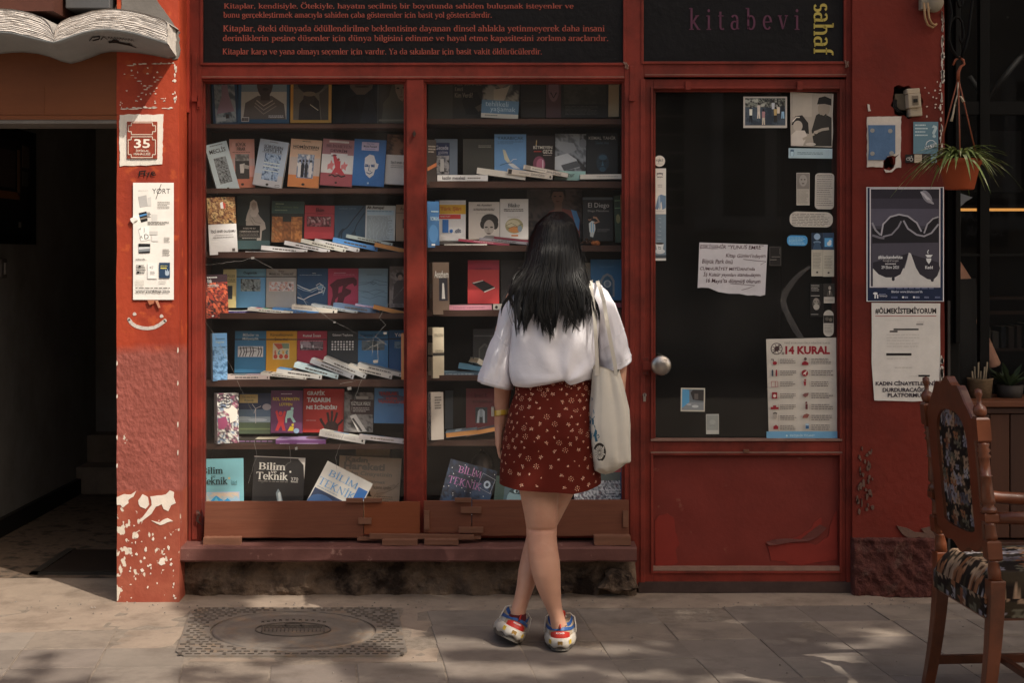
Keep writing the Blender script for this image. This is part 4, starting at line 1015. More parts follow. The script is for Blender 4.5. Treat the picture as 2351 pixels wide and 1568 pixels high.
h_ = f.build('stamp_lettering',M_COL,o); h_.location = (12.5 / PX(YR),-0.0016,-19.5 / PX(YR)); h_.rotation_euler = (0,R(-11),0)
for i,(a,b_,c_,lb,ops) in enumerate(((2078.5,2098.5,'#1a1817','small black square sticker with a white bicycle drawing',[('e',0.3,0.55,0.2,0.2,'#8e8a86'),('e',0.3,0.55,0.13,0.13,'#1a1817'),('e',0.68,0.6,0.22,0.24,'#8e8a86'),('e',0.68,0.6,0.12,0.14,'#1a1817'),('e',0.7,0.25,0.08,0.1,'#8e8a86'),('l',[(0.3,0.5),(0.45,0.3),(0.6,0.5)],0.08,'#8e8a86')]),
                                         (2099.5,2116.5,'#a89a86','small beige square sticker',[('k',0.15,0.3,0.85,0.8,2,'#6d6254',{'fill': 0.2})]),
                                         (2117.5,2135.5,'#2b2622','small dark square sticker with pale small print',[('k',0.2,0.2,0.8,0.85,4,'#7d7266',{'fill': 0.3})]),
                                         (2137,2154,'#7d97a3','small pale blue square sticker',[('k',0.25,0.2,0.5,0.5,2,'#5a7480',{'fill': 0.3})]))):
    sheet('sticker',lb + ' under the grey blue sticker','sticker',a,354,b_,373,YR - 0.009,ops,c_,1.4,group='small square stickers on the side wall')
bp = thing('blue_plate','flat blue enamel plate with four pale dots on the side wall','plate',W(2023,327,YR - 0.011))
b = MB(lin('#5a7596')); q = [(WX(x,YR) - bp.location.x,WZ(y,YR) - bp.location.z) for x,y in [(1992,287),(2054,287),(2054,352),(2046,356),(2036,358),(2030,367),(1992,367),(1994,340)]]
b.prism(q[::-1],-0.001,0.004); b.build('plate',M_COLR,bp)
b = MB(lin('#a9a69f'))
for x,y in ((2003,299),(2044,300),(2003,352),(2047,351)): b.tube([W(x,y,YR - 0.011) - bp.location,W(x,y,YR - 0.0145) - bp.location],0.0095,14)
b.build('dots',M_COLR,bp)
br_ = thing('circuit_breaker','old cream circuit breaker hanging out of the hole in the side wall','circuit breaker',W(2100,235,YR - 0.02))
L0 = br_.location
def pb(mb,x0,y0,x1,y1,ya,yb,col=None): mb.box(WX(x0,ya) - L0.x,WX(x1,ya) - L0.x,ya - L0.y,yb - L0.y,WZ(y1,ya) - L0.z,WZ(y0,ya) - L0.z,col)
b = MB(lin('#b3a48f')); pb(b,2084,202,2114,214,YR - 0.02,YR + 0.05); pb(b,2086,214,2115,246,YR - 0.035,YR + 0.05); pb(b,2088,246,2116,266,YR - 0.022,YR + 0.05)
b.xform(Matrix.Rotation(R(-4),4,'Y')); bo = b.build('case',M_COLR,br_,0.003)
b = MB(lin('#7d7162')); pb(b,2095,219,2109,240,YR - 0.038,YR - 0.03); b.xform(Matrix.Rotation(R(-4),4,'Y')); b.build('switch_panel',M_COLR,br_)
b = MB(lin('#1b1714')); pb(b,2098,226,2107,234,YR - 0.042,YR - 0.037); b.xform(Matrix.Rotation(R(-4),4,'Y')); b.build('lever',M_COL,br_)
b = MB(lin('#6a5f50')); pb(b,2054,214,2082,252,YR + 0.02,YR + 0.06); b.build('rear_block',M_COLR,br_,0.003)
b = MB(lin('#1a1614'))
for k in range(3): b.tube([W(2052 + k * 3,228,YR + 0.02) - L0,W(2050 + k * 4,244,YR + 0.01) - L0,W(2060 + k * 4,256,YR + 0.01) - L0,W(2070 + k * 3,262,YR + 0.03) - L0],0.003,6)
b.build('cable',M_COL,br_)
jb = thing('porcelain_connector','cream electric connector with looping wires high on the side wall','electric connector',W(2138,12,YR - 0.03)); L0 = jb.location
b = MB(lin('#8d8374')); b.sphere((0.01,0,0.02),(0.045,0.03,0.05),16,10); pb(b,2115,-20,2138,20,YR - 0.05,YR - 0.005); b.build('body',M_COLR,jb,0.003)
b = MB(lin('#a3825e'))
for k in range(2): b.tube([W(2121 + k * 9,5,YR - 0.05) - L0,W(2124 + k * 9,40,YR - 0.05) - L0,W(2130 + k * 9,56 - k * 3,YR - 0.04) - L0,W(2141 + k * 5,62 - k * 5,YR - 0.02) - L0,W(2150,54,YR - 0.008) - L0],0.005,8)
b.build('wire',M_COL,jb)

# ---------------------------------------------------------------- planks and scraps of wood on the sill
def plank(name,label,x0,y0,x1,y1,Yf,th,m,cleats=(),rot=0,group=None,jag=0.0,cat='plank'):
    o = thing(name,label,cat,group=group,mtx=Matrix.Translation(W((x0 + x1) / 2,(y0 + y1) / 2,Yf)) @ Matrix.Rotation(R(rot),4,'Y'))
    w_,h_ = (x1 - x0) / PX(Yf),(y1 - y0) / PX(Yf); b = MB()
    n_ = 14; rr_ = random.Random(int(x0 * 7 + y0))
    top = [(-w_ / 2 + w_ * i / n_,h_ / 2 + rr_.uniform(-1,1) * 0.0008) for i in range(n_ + 1)]
    bot = [(-w_ / 2 + w_ * i / n_,-h_ / 2 + rr_.uniform(-1,1) * 0.0012) for i in range(n_ + 1)]
    if jag: bot[0] = (bot[0][0] - 0.004,bot[0][1]); top[0] = (top[0][0] + 0.002,top[0][1])
    b.prism(bot + top[::-1],0,th)
    b.build('board',m,o,0.0012)
    for i,(a,c,d,e,t_) in enumerate(cleats):
        k = MB(); k.box((a - (x0 + x1) / 2) / PX(Yf),(d - (x0 + x1) / 2) / PX(Yf),-t_,-0.0006,((y0 + y1) / 2 - e) / PX(Yf),((y0 + y1) / 2 - c) / PX(Yf))
        k.build('cleat',M_BLOCK,o,0.001)
    return o
YB_ = -0.055
plank('plank','long weathered plank across the foot of the cracked window',470,1152,834,1235,YB_,0.018,M_PLANK,[(795,1143.5,833.6,1154,0.012)],0,None,1)
plank('plank','short orange brown plank joined to the long plank below the cracked window',836,1153,964,1227,YB_,0.018,M_PLANKL,[(823,1189,853,1203,0.012),(836,1144,877,1153.6,0.012)])
plank('plank','short brown plank at the foot of the second window beside the mullion',973,1151,1082,1224,YB_,0.018,M_PLANK,[(974,1172,986,1216,0.01),(1044,1143,1082,1153.5,0.012)])
plank('plank','long brown plank behind the legs of the standing woman',1084,1149,1444,1231,YB_,0.018,M_PLANK,[(1058,1164,1105,1178,0.012),(1053,1210,1110,1223,0.012),(1430,1173,1442,1210,0.01)])
YC_ = -0.1
plank('wood_block','pale wood block under the split end of the long plank',466,1235.5,551,1257,YC_,0.05,M_BLOCK,cat='wood block')
plank('wood_strip','long thin wood strip lying across the sill between the two windows',848,1228,1088,1239,YC_ + 0.02,0.04,M_BLOCK,rot=0.6,cat='wood strip')
plank('wood_strip','thin paler wood strip under the long thin strip on the sill',820,1233,1104,1240.5,YC_ + 0.035,0.04,M_BLOCK,rot=-0.5,cat='wood strip')
plank('wood_block','flat grey wood block on the sill below the short orange brown plank',877,1240.5,958,1253.5,YC_ - 0.02,0.05,M_BLOCK,cat='wood block')
plank('wood_block','worn rounded wood block on the sill below the short brown plank',974,1240,1052,1252,YC_ - 0.02,0.05,M_BLOCK,cat='wood block')
plank('wood_block','large grey wood block at the end of the sill beside the door',1364,1232,1448,1252.5,YC_ - 0.02,0.06,M_BLOCK,cat='wood block')

# ---------------------------------------------------------------- book sculpture over the passage
bk = thing('book_sculpture','white open book sculpture of plaster over the passage entrance','sculpture',(-2.1,-0.2,2.4))
Yf_,Yw_ = -0.40,YP
k_ = 0.1757
def curve(pts,x):
    for (xa,ya),(xb,yb) in zip(pts,pts[1:]):
        if xa <= x <= xb: 
            t = (x - xa) / (xb - xa); return ya + (yb - ya) * t
    return pts[-1][1] if x > pts[-1][0] else pts[0][1]
top_ = [(-1450,370),(-1300,200),(-900,120),(-500,90),(0,102),(150,110),(300,135),(430,170),(520,205),(600,260),(650,320),(690,420),(700,440),(740,330),(800,270),(900,222),(1050,180),(1200,132),(1400,106),(1600,110),(1750,138),(1900,172),(2050,215),(2160,262),(2190,300)]
bot_ = [(-1450,540),(-900,440),(-450,380),(0,408),(150,420),(300,455),(450,492),(600,526),(695,542),(800,512),(950,458),(1100,408),(1250,378),(1400,372),(1550,386),(1750,422),(1900,466),(2140,540),(2190,560)]
back_ = [(-1200,790),(-900,760),(-500,700),(-150,690),(0,700),(150,684),(300,680),(500,700),(650,740),(800,798),(930,830),(1050,800),(1200,745),(1330,692),(1450,672),(1600,675),(1800,690),(2000,720),(2200,762),(2300,742)]
b = MB((0.62,0.57,0.52))
nx,nr = 220,90; xs_ = [-1400 + (2185 + 1400) * i / nx for i in range(nx + 1)]
grid = []
for j in range(nr + 1):
    t = j / nr; row = []
    for x in xs_:
        y = curve(bot_,x) + (curve(top_,x) - curve(bot_,x)) * t
        P_ = W(x * k_,y * k_,Yf_)
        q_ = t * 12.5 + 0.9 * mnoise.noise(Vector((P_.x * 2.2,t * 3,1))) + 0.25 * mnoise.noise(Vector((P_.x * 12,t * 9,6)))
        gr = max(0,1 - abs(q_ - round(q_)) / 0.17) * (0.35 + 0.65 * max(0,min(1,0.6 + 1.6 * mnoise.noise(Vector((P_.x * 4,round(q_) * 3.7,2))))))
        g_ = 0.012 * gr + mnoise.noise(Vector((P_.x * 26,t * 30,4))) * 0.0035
        P_.y += g_ + 0.004 * t
        row.append((P_,g_))
    grid.append(row)
vs = [p_ for r_ in grid for p_,_ in r_]
base = len(b.v); b.v.extend(vs); m_ = nx + 1
for j in range(nr):
    for i in range(nx):
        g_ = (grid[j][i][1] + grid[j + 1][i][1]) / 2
        b.f.append([j * m_ + i,j * m_ + i + 1,(j + 1) * m_ + i + 1,(j + 1) * m_ + i]); b.c.append((0.62,0.57,0.53) if g_ < 0.004 else (0.16,0.14,0.125)); b.mi.append(0); b.sm.append(True)  # grooves painted darker, for dirt and the shade inside them
# top and right end
b.loft([[W(x * k_,curve(top_,x) * k_,Yf_) for x in xs_],[Vector((WX(x * k_,Yf_),-0.06,WZ(curve(top_,x) * k_,Yf_) + 0.005)) for x in xs_]],(0.3,0.28,0.26),False,False,False)
ends = []
for j in range(9):
    t = j / 8; F_ = W(2185 * k_,(curve(bot_,2185) + (curve(top_,2185) - curve(bot_,2185)) * t) * k_,Yf_)
    B_ = W(2302 * k_,(735 + (375 - 735) * t) * k_,Yw_)
    ends.append([F_.lerp(B_,s_ / 6) + Vector((0.006 * mnoise.noise(Vector((t * 9,s_ * 1.3,2))),0,0)) for s_ in range(7)])
b.loft(ends,(0.62,0.57,0.52),False,False,False)
for i in range(len(b.v)): b.v[i] = b.v[i] - bk.location
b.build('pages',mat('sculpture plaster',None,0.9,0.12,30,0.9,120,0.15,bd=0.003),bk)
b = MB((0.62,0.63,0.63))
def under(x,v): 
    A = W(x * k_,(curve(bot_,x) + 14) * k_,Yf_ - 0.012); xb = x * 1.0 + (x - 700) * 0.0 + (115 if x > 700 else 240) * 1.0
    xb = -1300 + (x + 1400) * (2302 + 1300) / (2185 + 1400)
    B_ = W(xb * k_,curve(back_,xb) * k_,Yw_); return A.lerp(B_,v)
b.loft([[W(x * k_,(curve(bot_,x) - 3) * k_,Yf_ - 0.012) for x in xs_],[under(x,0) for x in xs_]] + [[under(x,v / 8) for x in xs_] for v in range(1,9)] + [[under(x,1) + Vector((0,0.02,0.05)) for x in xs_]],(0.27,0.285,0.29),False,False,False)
for i in range(len(b.v)): b.v[i] = b.v[i] - bk.location
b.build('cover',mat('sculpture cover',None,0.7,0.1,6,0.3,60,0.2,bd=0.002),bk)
b = MB(lin('#141312'))
def stroke(pts,wd):
    for (xa,va),(xb,vb) in zip(pts,pts[1:]):
        q = []
        for x,v in ((xa,va - wd),(xa,va + wd),(xb,vb + wd),(xb,vb - wd)): q.append(under(x,v) + Vector((0,-0.001,-0.003)) - bk.location)
        b.add(q,[(0,1,2,3)])
stroke([(1130,0.33),(1180,0.22),(1280,0.25),(1250,0.36),(1170,0.36)],0.02); stroke([(1270,0.4),(1320,0.26),(1360,0.4)],0.02)
for i in range(9): stroke([(1370 + i * 38,0.38),(1385 + i * 38,0.28),(1405 + i * 38,0.36)],0.018)
stroke([(1360,0.52),(1450,0.5),(1560,0.56),(1660,0.6)],0.045); stroke([(1400,0.5),(1430,0.42),(1500,0.45)],0.035); stroke([(1560,0.58),(1640,0.52)],0.03); stroke([(1640,0.62),(1700,0.68)],0.02)
b.build('painted_mark',M_COL,bk)
# what shows above the book: a bay's beam, a grey box and a wire
b = MB(); b.dbox(-400,122,-160,24,-0.32,0.02); tag(b.build('wooden_beam',mat('dark brown beam',lin('#4d2a1f'),0.7,0.2,6),None),'dark brown wooden beam jutting out above the book sculpture','beam')
b = MB(); b.dbox(150,252,-160,18,-0.2,0.06); tag(b.build('meter_box',mat('grey sheet metal',lin('#565657'),0.5,0.15,5,0.2,30,0.4,metal=0.3,bd=0.002),None,0.004),'grey sheet metal box above the book sculpture','metal box')
b = MB(); b.dbox(-400,330,15,66,0.04,0.07,(0.012,0.011,0.01)); b.build('shaded_recess',M_COL,shop)  # near-black board, the shade of the gap put into its colour
b = MB(lin('#a5978a')); b.tube([W(278,-30,-0.1),W(276,0,-0.1),W(262,26,-0.11),W(250,34,-0.12)],0.006,8); tag(b.build('loose_cable',M_COL),'loose pale cable hanging over the top of the book sculpture','cable')
# ---------------------------------------------------------------- display shelves behind the two windows
YF_,YK_ = 0.12,0.34
def display(label,x0,x1,shelves):
    o = thing('display_shelves',label,'shelves',W((x0 + x1) / 2,1240,0.25)); L0 = o.location
    def pc(nm,bs,m):
        b = MB()
        for q in bs: b.box(*q)
        for i in range(len(b.v)): b.v[i] = b.v[i] - L0
        return b.build(nm,m,o)
    X0,X1 = WX(x0,0.06) - 0.02,WX(x1,0.06) + 0.02
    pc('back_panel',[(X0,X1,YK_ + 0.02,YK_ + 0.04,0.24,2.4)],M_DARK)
    pc('side_panel',[(X0 - 0.015,X0,0.07,YK_ + 0.04,0.24,2.4)],M_WOODS); pc('side_panel',[(X1,X1 + 0.015,0.07,YK_ + 0.04,0.24,2.4)],M_WOODS)
    for ya,yb in shelves: 
        z1,z0 = WZ(ya,YF_),WZ(yb,YF_)
        pc('shelf',[(X0,X1,YF_,YK_ + 0.02,z0,z1)],M_WOODS)
    pc('bottom_board',[(X0,X1,0.07,YK_ + 0.02,0.2,0.235)],M_WOODS)
    return o
display('dark wooden display shelves behind the cracked window beside the pillar',467,932,[(284,293),(432,443),(578,592),(719,732),(873,888),(1020,1032)])
display('dark wooden display shelves behind the window beside the door',974,1432,[(272,284),(416,430),(563,577),(712,726),(862,874),(1012,1024)])

GB = 1.85
M_COVER = mat('book cover',None,0.5,0.05,20,spec=0.4)
M_PAGES = mat('book pages',None,0.9,0.12,60,0.4,200,0.1,stretch=(0.3,1,4),bd=0.001)
PAPER = lin('#c9b394')
def cover_parts(o,w_,h_,th,col,ops,txt,spine_l=True,pages=PAPER,scol=None,sops=None,curl=0.0):
    c_ = gain(col,GB); b = MB(c_); t = 0.0012
    b.box(-w_ / 2,w_ / 2,0,t,-h_ / 2,h_ / 2); b.box(-w_ / 2,w_ / 2,th - t,th,-h_ / 2,h_ / 2)
    b.box(-w_ / 2,-w_ / 2 + t,t,th - t,-h_ / 2,h_ / 2,gain(scol,GB) if scol else None)
    b.build('cover',M_COVER,o)
    p = MB(pages); p.box(-w_ / 2 + 0.002,w_ / 2 - 0.002,t + 0.0003,th - t - 0.0003,-h_ / 2 + 0.002,h_ / 2 - 0.002); p.build('pages',M_PAGES,o)
    if ops: Flat(w_,h_,-0.0004,GB,min(0.00012,0.002 / len(ops))).run(ops).build('cover_picture',M_COVER,o)
    if txt: Flat(w_,h_,-0.0026,GB).run(txt).build('title',M_COVER,o)
    if sops:
        f = Flat(th,h_,-0.0004,GB).run(sops); s_ = f.build('spine_title',M_COVER,o); s_.rotation_euler = (0,0,-math.pi / 2); s_.location = (-w_ / 2,th / 2,0)

def book(label,x0,y0,x1,y1,col,ops=(),txt=(),Y=0.235,roll=0,yaw=0,lean=5,th=0.016,sops=None,scol=None,name='book',pages=PAPER,group=None,cat='book'):
    """a book standing face out; the rectangle is its front cover before it is tilted"""
    w_,h_ = (x1 - x0) / PX(Y),(y1 - y0) / PX(Y)
    M = Matrix.Translation(W((x0 + x1) / 2,(y0 + y1) / 2,Y)) @ Matrix.Rotation(R(yaw),4,'Z') @ Matrix.Rotation(R(roll),4,'Y') @ Matrix.Rotation(R(-lean),4,'X')
    o = thing(name,label,cat,mtx=M,group=group)
    cover_parts(o,w_ / max(0.3,math.cos(R(yaw))),h_,th,col,ops,txt,True,pages,scol,sops)
    return o

def lying(label,x0,y0,x1,y1,th_px,Y=0.17,dep=0.125,col='#b9b5ae',top=None,tops=(),sops=(),pages_front=False,yaw=0,tip=0,name='book',pages=PAPER):
    """a book lying flat, spine to the street; the line runs along the foot of its spine"""
    L = math.hypot(x1 - x0,y1 - y0) / PX(Y); a = math.atan2(y1 - y0,x1 - x0); th = th_px / PX(Y)
    M = Matrix.Translation(W((x0 + x1) / 2,(y0 + y1) / 2,Y)) @ Matrix.Rotation(R(yaw),4,'Z') @ Matrix.Rotation(a,4,'Y') @ Matrix.Rotation(R(tip),4,'X')
    o = thing(name,label,'book',mtx=M); t = 0.0012; b = MB(gain(col,GB)); tc_ = gain(top or col,GB)
    b.box(-L / 2,L / 2,0,dep,0,t); b.box(-L / 2,L / 2,0,dep,th - t,th,tc_)
    if not pages_front: b.box(-L / 2,L / 2,0,t,t,th - t)
    b.build('cover',M_COVER,o)
    p = MB(pages if not pages_front else lin('#d0955c')); p.box(-L / 2 + 0.002,L / 2 - 0.002,0.0014,dep - 0.003,t + 0.0002,th - t - 0.0002); p.build('pages',M_PAGES,o)
    if sops:
        f = Flat(L,th,-0.0004,GB).run(sops).build('spine_title',M_COVER,o); f.location = (0,0,th / 2)
    if tops:
        f = Flat(L,dep,0,GB).run(tops).build('cover_picture',M_COVER,o); f.rotation_euler = (R(-90),0,0); f.location = (0,dep / 2,th + 0.0004)
    return o

W_ = '#cfcac2'; D_ = '#2a2624'
def spine_txt(n=2,seed=1,c='#4a4642'): return [('k',0.25,0.2,0.75,0.85,1,c,{'fill': 0.45,'seed': seed,'left': False}),('r',0.94,0.3,0.965,0.8,c)]
def portrait(cx,cy,s,skin='#a08a78',hair='#1f1b19',body='#3a3532',asp=1.0):
    return [('e',cx,cy - 0.02 * s,0.2 * s,0.26 * s * asp,hair),('p',[(cx - 0.34 * s,cy + 0.62 * s * asp),(cx - 0.26 * s,cy + 0.34 * s * asp),(cx - 0.07 * s,cy + 0.24 * s * asp),(cx + 0.07 * s,cy + 0.24 * s * asp),(cx + 0.26 * s,cy + 0.34 * s * asp),(cx + 0.34 * s,cy + 0.62 * s * asp)],body),
            ('r',cx - 0.05 * s,cy + 0.14 * s * asp,cx + 0.05 * s,cy + 0.3 * s * asp,skin),('e',cx,cy + 0.03 * s * asp,0.14 * s,0.19 * s * asp,skin),
            ('e',cx - 0.055 * s,cy + 0.0 * s,0.028 * s,0.014 * s * asp,hair),('e',cx + 0.055 * s,cy,0.028 * s,0.014 * s * asp,hair),('p',[(cx - 0.012 * s,cy + 0.01 * s),(cx - 0.022 * s,cy + 0.08 * s * asp),(cx + 0.022 * s,cy + 0.08 * s * asp)],'#8a7464'),('e',cx,cy + 0.125 * s * asp,0.05 * s,0.014 * s * asp,'#7a5148')]

# -------- cracked window, top shelf
book('blue bordered magazine with a pink robed figure, tilted on the top shelf',487,170,546,290,'#27405a',[('r',0.1,0,0.9,0.93,'#6d7a80'),('m',0.1,0.0,0.9,0.93,9,14,['#3b4750','#6a757b','#8f979a','#4d585f'],{'seed': 3}),('p',[(0.4,0.2),(0.62,0.18),(0.66,0.4),(0.85,0.72),(0.15,0.75),(0.38,0.4)],'#8d7480'),('e',0.5,0.14,0.09,0.06,'#5f4a42'),('r',0.14,0.82,0.5,0.9,'#a5aaac'),('r',0.5,0.77,0.62,0.85,'#3a3534')],Y=0.24,roll=-4,name='magazine',th=0.006,cat='magazine')
book('thin red book half hidden behind the frame on the top shelf',465,175,482,292,'#7d2a24',Y=0.25,th=0.02,roll=-2)
book('blue bordered magazine with a close up of a necklaced figure and a barcode',547,165,664,283,'#264a66',[('r',0.06,0.0,0.95,0.92,'#6f7f86'),('r',0.06,0.38,0.95,0.92,'#a2a199'),('p',[(0.1,0.92),(0.14,0.6),(0.38,0.46),(0.66,0.46),(0.9,0.62),(0.94,0.92)],'#55504c'),('e',0.52,0.2,0.16,0.3,'#3e3634'),('r',0.44,0.4,0.62,0.55,'#3a322f'),('e',0.46,0.18,0.04,0.02,'#85786f'),('e',0.6,0.18,0.04,0.02,'#85786f'),('e',0.53,0.33,0.06,0.03,'#2a2220'),('l',[(0.36,0.55),(0.5,0.66),(0.68,0.55)],0.02,'#9d968d'),('l',[(0.33,0.6),(0.5,0.74),(0.72,0.6)],0.02,'#8a837a'),('l',[(0.32,0.66),(0.5,0.82),(0.75,0.66)],0.02,'#7d766d'),('r',0.07,0.88,0.22,0.97,'#b0aea8'),('k',0.08,0.89,0.21,0.96,1,'#35312e',{'fill': 0.9}),('k',0.6,0.84,0.9,0.9,2,'#c5c5c0')],name='magazine',th=0.006,cat='magazine')
book('yellow bordered magazine with a dark figure carrying a bowl',667,170,761,282,'#a8803a',[('r',0.07,0.0,0.93,0.94,'#5d574c'),('r',0.07,0.0,0.93,0.3,'#4b463e'),('e',0.5,0.16,0.34,0.24,'#231f1c'),('p',[(0.2,0.94),(0.22,0.6),(0.4,0.42),(0.56,0.42),(0.7,0.55),(0.74,0.94)],'#231e1b'),('e',0.45,0.5,0.14,0.13,'#2e2723'),('e',0.46,0.4,0.16,0.05,'#6a604f'),('p',[(0.7,0.4),(0.93,0.24),(0.93,0.94),(0.76,0.94)],'#3a352d'),('l',[(0.48,0.62),(0.68,0.74)],0.015,'#b7ad96')],[('t','GEOGRAPHIC',0.2,0.13,0.84,0.2,'#a9a698',{'ser': 1.2})],name='magazine',th=0.006,cat='magazine')
book('dark magazine with a large pale chin and mouth on the top shelf',764,168,869,283,'#23262a',[('p',[(0.35,0.0),(0.92,0.0),(0.86,0.3),(0.7,0.42),(0.52,0.42),(0.38,0.28)],'#5d544c'),('e',0.63,0.26,0.16,0.02,'#3b2f2b'),('l',[(0.48,0.23),(0.63,0.215),(0.8,0.23)],0.012,'#453933'),('p',[(0.2,1.0),(0.3,0.5),(0.52,0.42),(0.6,1.0)],'#1a1c20'),('p',[(0.6,1.0),(0.72,0.45),(0.9,0.6),(1.0,1.0)],'#2c3036'),('r',0.98,0.0,1.0,1.0,'#5a5a58')],Y=0.28,name='magazine',th=0.006,cat='magazine')
book('olive toned magazine with a veiled portrait beside the mullion',870,168,936,283,'#3d3b33',[('p',[(0.1,1.0),(0.15,0.6),(0.35,0.45),(0.5,0.1),(0.9,0.05),(1.0,0.3),(1.0,1.0)],'#57544a'),('p',[(0.55,0.2),(0.75,0.1),(0.93,0.2),(0.93,0.42),(0.82,0.56),(0.68,0.5),(0.58,0.36)],'#87796a'),('e',0.66,0.29,0.05,0.015,'#2e2a26'),('e',0.86,0.28,0.05,0.015,'#2e2a26'),('l',[(0.77,0.3),(0.79,0.4),(0.76,0.41)],0.012,'#665a4e'),('e',0.78,0.465,0.06,0.012,'#6a4c42'),('r',0.0,0.92,1.0,0.96,'#7d7868')],[('t','GEOGRAPHIC',0.25,0.12,1.2,0.18,'#8d8b80',{'ser': 1.2})],Y=0.26,name='magazine',th=0.006,cat='magazine')
# -------- second shelf
grey = '#9aa5aa'
book('pale blue grey book leaning over, with a crowd picture and a wide spine',486,326,534,440,'#9fadb3',[('m',0.22,0.3,0.78,0.83,9,16,['#2b2c2d','#4e5254','#7a8286','#1d1e1f'],{'seed': 5,'sc': 9}),('e',0.5,0.95,0.06,0.025,D_)],[('t','MECLİS',0.12,0.09,0.85,0.2,'#2e3133',{'ser': 1.25}),('k',0.2,0.03,0.8,0.06,1,'#5a6062')],Y=0.2,roll=-15,yaw=22,lean=3,th=0.028,sops=[('t','MECLİS',0.3,0.62,0.7,0.78,'#3b3f41',{'rot': 1,'ser': 1.3}),('k',0.35,0.8,0.6,0.92,1,'#5a5a5a',{'fill': 0.5})])
book('pink book with a black and white photo of a hand',528,318,584,431,'#b4877c',[('r',0,0.78,1,1,'#a8644c'),('r',0,0.4,1,0.55,'#a88f8a'),('r',0.22,0.31,0.78,0.82,'#2d2b29'),('m',0.22,0.31,0.78,0.45,7,4,['#3a3836','#5b5855','#8b8884'],{'seed': 6}),('p',[(0.4,0.52),(0.6,0.5),(0.56,0.7),(0.42,0.7)],'#a9a6a1'),('p',[(0.55,0.52),(0.78,0.55),(0.76,0.62),(0.56,0.6)],'#8d8a85'),('e',0.5,0.93,0.06,0.025,D_)],[('t','BÜYÜK',0.26,0.07,0.66,0.15,D_,{'ser': 1.3}),('t','FIRAR',0.3,0.17,0.64,0.24,D_,{'ser': 1.3}),('k',0.12,0.26,0.85,0.285,1,'#6a4a42',{'fill': 0.4})],Y=0.25,roll=-1,yaw=10,th=0.024,scol='#8a9399',sops=[('t','BÜYÜK FIRAR',0.25,0.35,0.7,0.75,'#4a4a4a',{'rot': 1})])
book('pale blue book with blue crowd strips, leaning on the pink one',588,321,655,429,'#97a5b2',[('r',0,0.74,1,1,'#a3a5a8'),('m',0.26,0.29,0.82,0.86,12,15,['#42597a','#6d85a3','#8fa3bb','#334a6b'],{'seed': 8,'sc': 8}),('r',0.26,0.48,0.82,0.505,'#a9b4bd'),('r',0.26,0.55,0.82,0.58,'#a9b4bd'),('r',0.26,0.645,0.82,0.665,'#a9b4bd'),('e',0.5,0.955,0.05,0.025,D_),('l',[(0.78,0.94),(0.92,0.93),(0.92,0.97),(0.78,0.975),(0.78,0.94)],0.008,D_)],[('t','SÜRÜDEN',0.18,0.1,0.83,0.18,'#34383e',{'ser': 1.3}),('t','DEVLETE',0.2,0.19,0.82,0.255,'#34383e',{'ser': 1.3}),('k',0.14,0.265,0.88,0.28,1,'#5a6068'),('k',0.35,0.03,0.65,0.05,1,'#4a4e55')],Y=0.23,roll=9,yaw=-3,th=0.025)
book('peach book with an orange foot and a photo of walking women',664,319,735,430,'#b99b84',[('r',0,0.38,1,0.76,'#a59a92'),('r',0,0.75,1,1,'#b87546'),('m',0.26,0.31,0.8,0.81,9,12,['#7d8ba0','#9aa4b0','#5a6a82','#b8bcc0'],{'seed': 10,'sc': 5})] + [('p',[(u - 0.05,0.79),(u - 0.06,0.55),(u,0.45),(u + 0.05,0.55),(u + 0.04,0.79)],c) for u,c in ((0.35,'#d0d0ce'),(0.45,'#23252a'),(0.57,'#2e3138'),(0.7,'#c8c8c6'))] + [('e',u,0.45,0.03,0.025,'#2a2522') for u in (0.35,0.46,0.57,0.7)] + [('e',0.5,0.94,0.05,0.025,D_)],[('t','HOMİNTERN',0.1,0.11,0.92,0.19,'#2d2623',{'ser': 1.4}),('k',0.08,0.2,0.92,0.215,1,'#5a4a42'),('k',0.38,0.03,0.66,0.055,1,'#4a3a32')],roll=4,th=0.02)
book('mauve and white book with a red figure holding a torch',738,319,811,427,'#8a6468',[('r',0,0.33,1,0.73,'#c2b9b4'),('r',0,0.73,1,1,'#8d4a50'),('r',0.28,0.3,0.8,0.7,'#cfc8c2'),('p',[(0.2,0.55),(0.28,0.52),(0.3,0.44),(0.36,0.52),(0.42,0.52),(0.36,0.6),(0.38,0.68),(0.28,0.63),(0.2,0.66)],'#b06a6c'),('p',[(0.62,0.55),(0.7,0.52),(0.72,0.46),(0.76,0.52),(0.84,0.52),(0.78,0.6),(0.78,0.66),(0.7,0.62),(0.64,0.66)],'#b06a6c'),('p',[(0.34,0.33),(0.42,0.32),(0.52,0.46),(0.6,0.46),(0.6,0.6),(0.8,0.78),(0.6,0.74),(0.5,0.72),(0.3,0.78),(0.44,0.6)],'#a33c44'),('e',0.53,0.43,0.04,0.03,'#7a3a36'),('l',[(0.3,0.36),(0.46,0.34)],0.02,'#2a2424'),('l',[(0.26,0.79),(0.36,0.76),(0.46,0.8),(0.56,0.77),(0.66,0.8),(0.78,0.77)],0.03,D_),('e',0.5,0.93,0.04,0.02,D_)],[('r',0.2,0.03,0.82,0.075,'#b9aeac'),('t','BİLİNMEYEN',0.12,0.1,0.92,0.18,'#543a40',{'ser': 1.3}),('t','DEVRİM',0.26,0.2,0.78,0.275,'#4a3238',{'ser': 1.4})],roll=4,th=0.016)
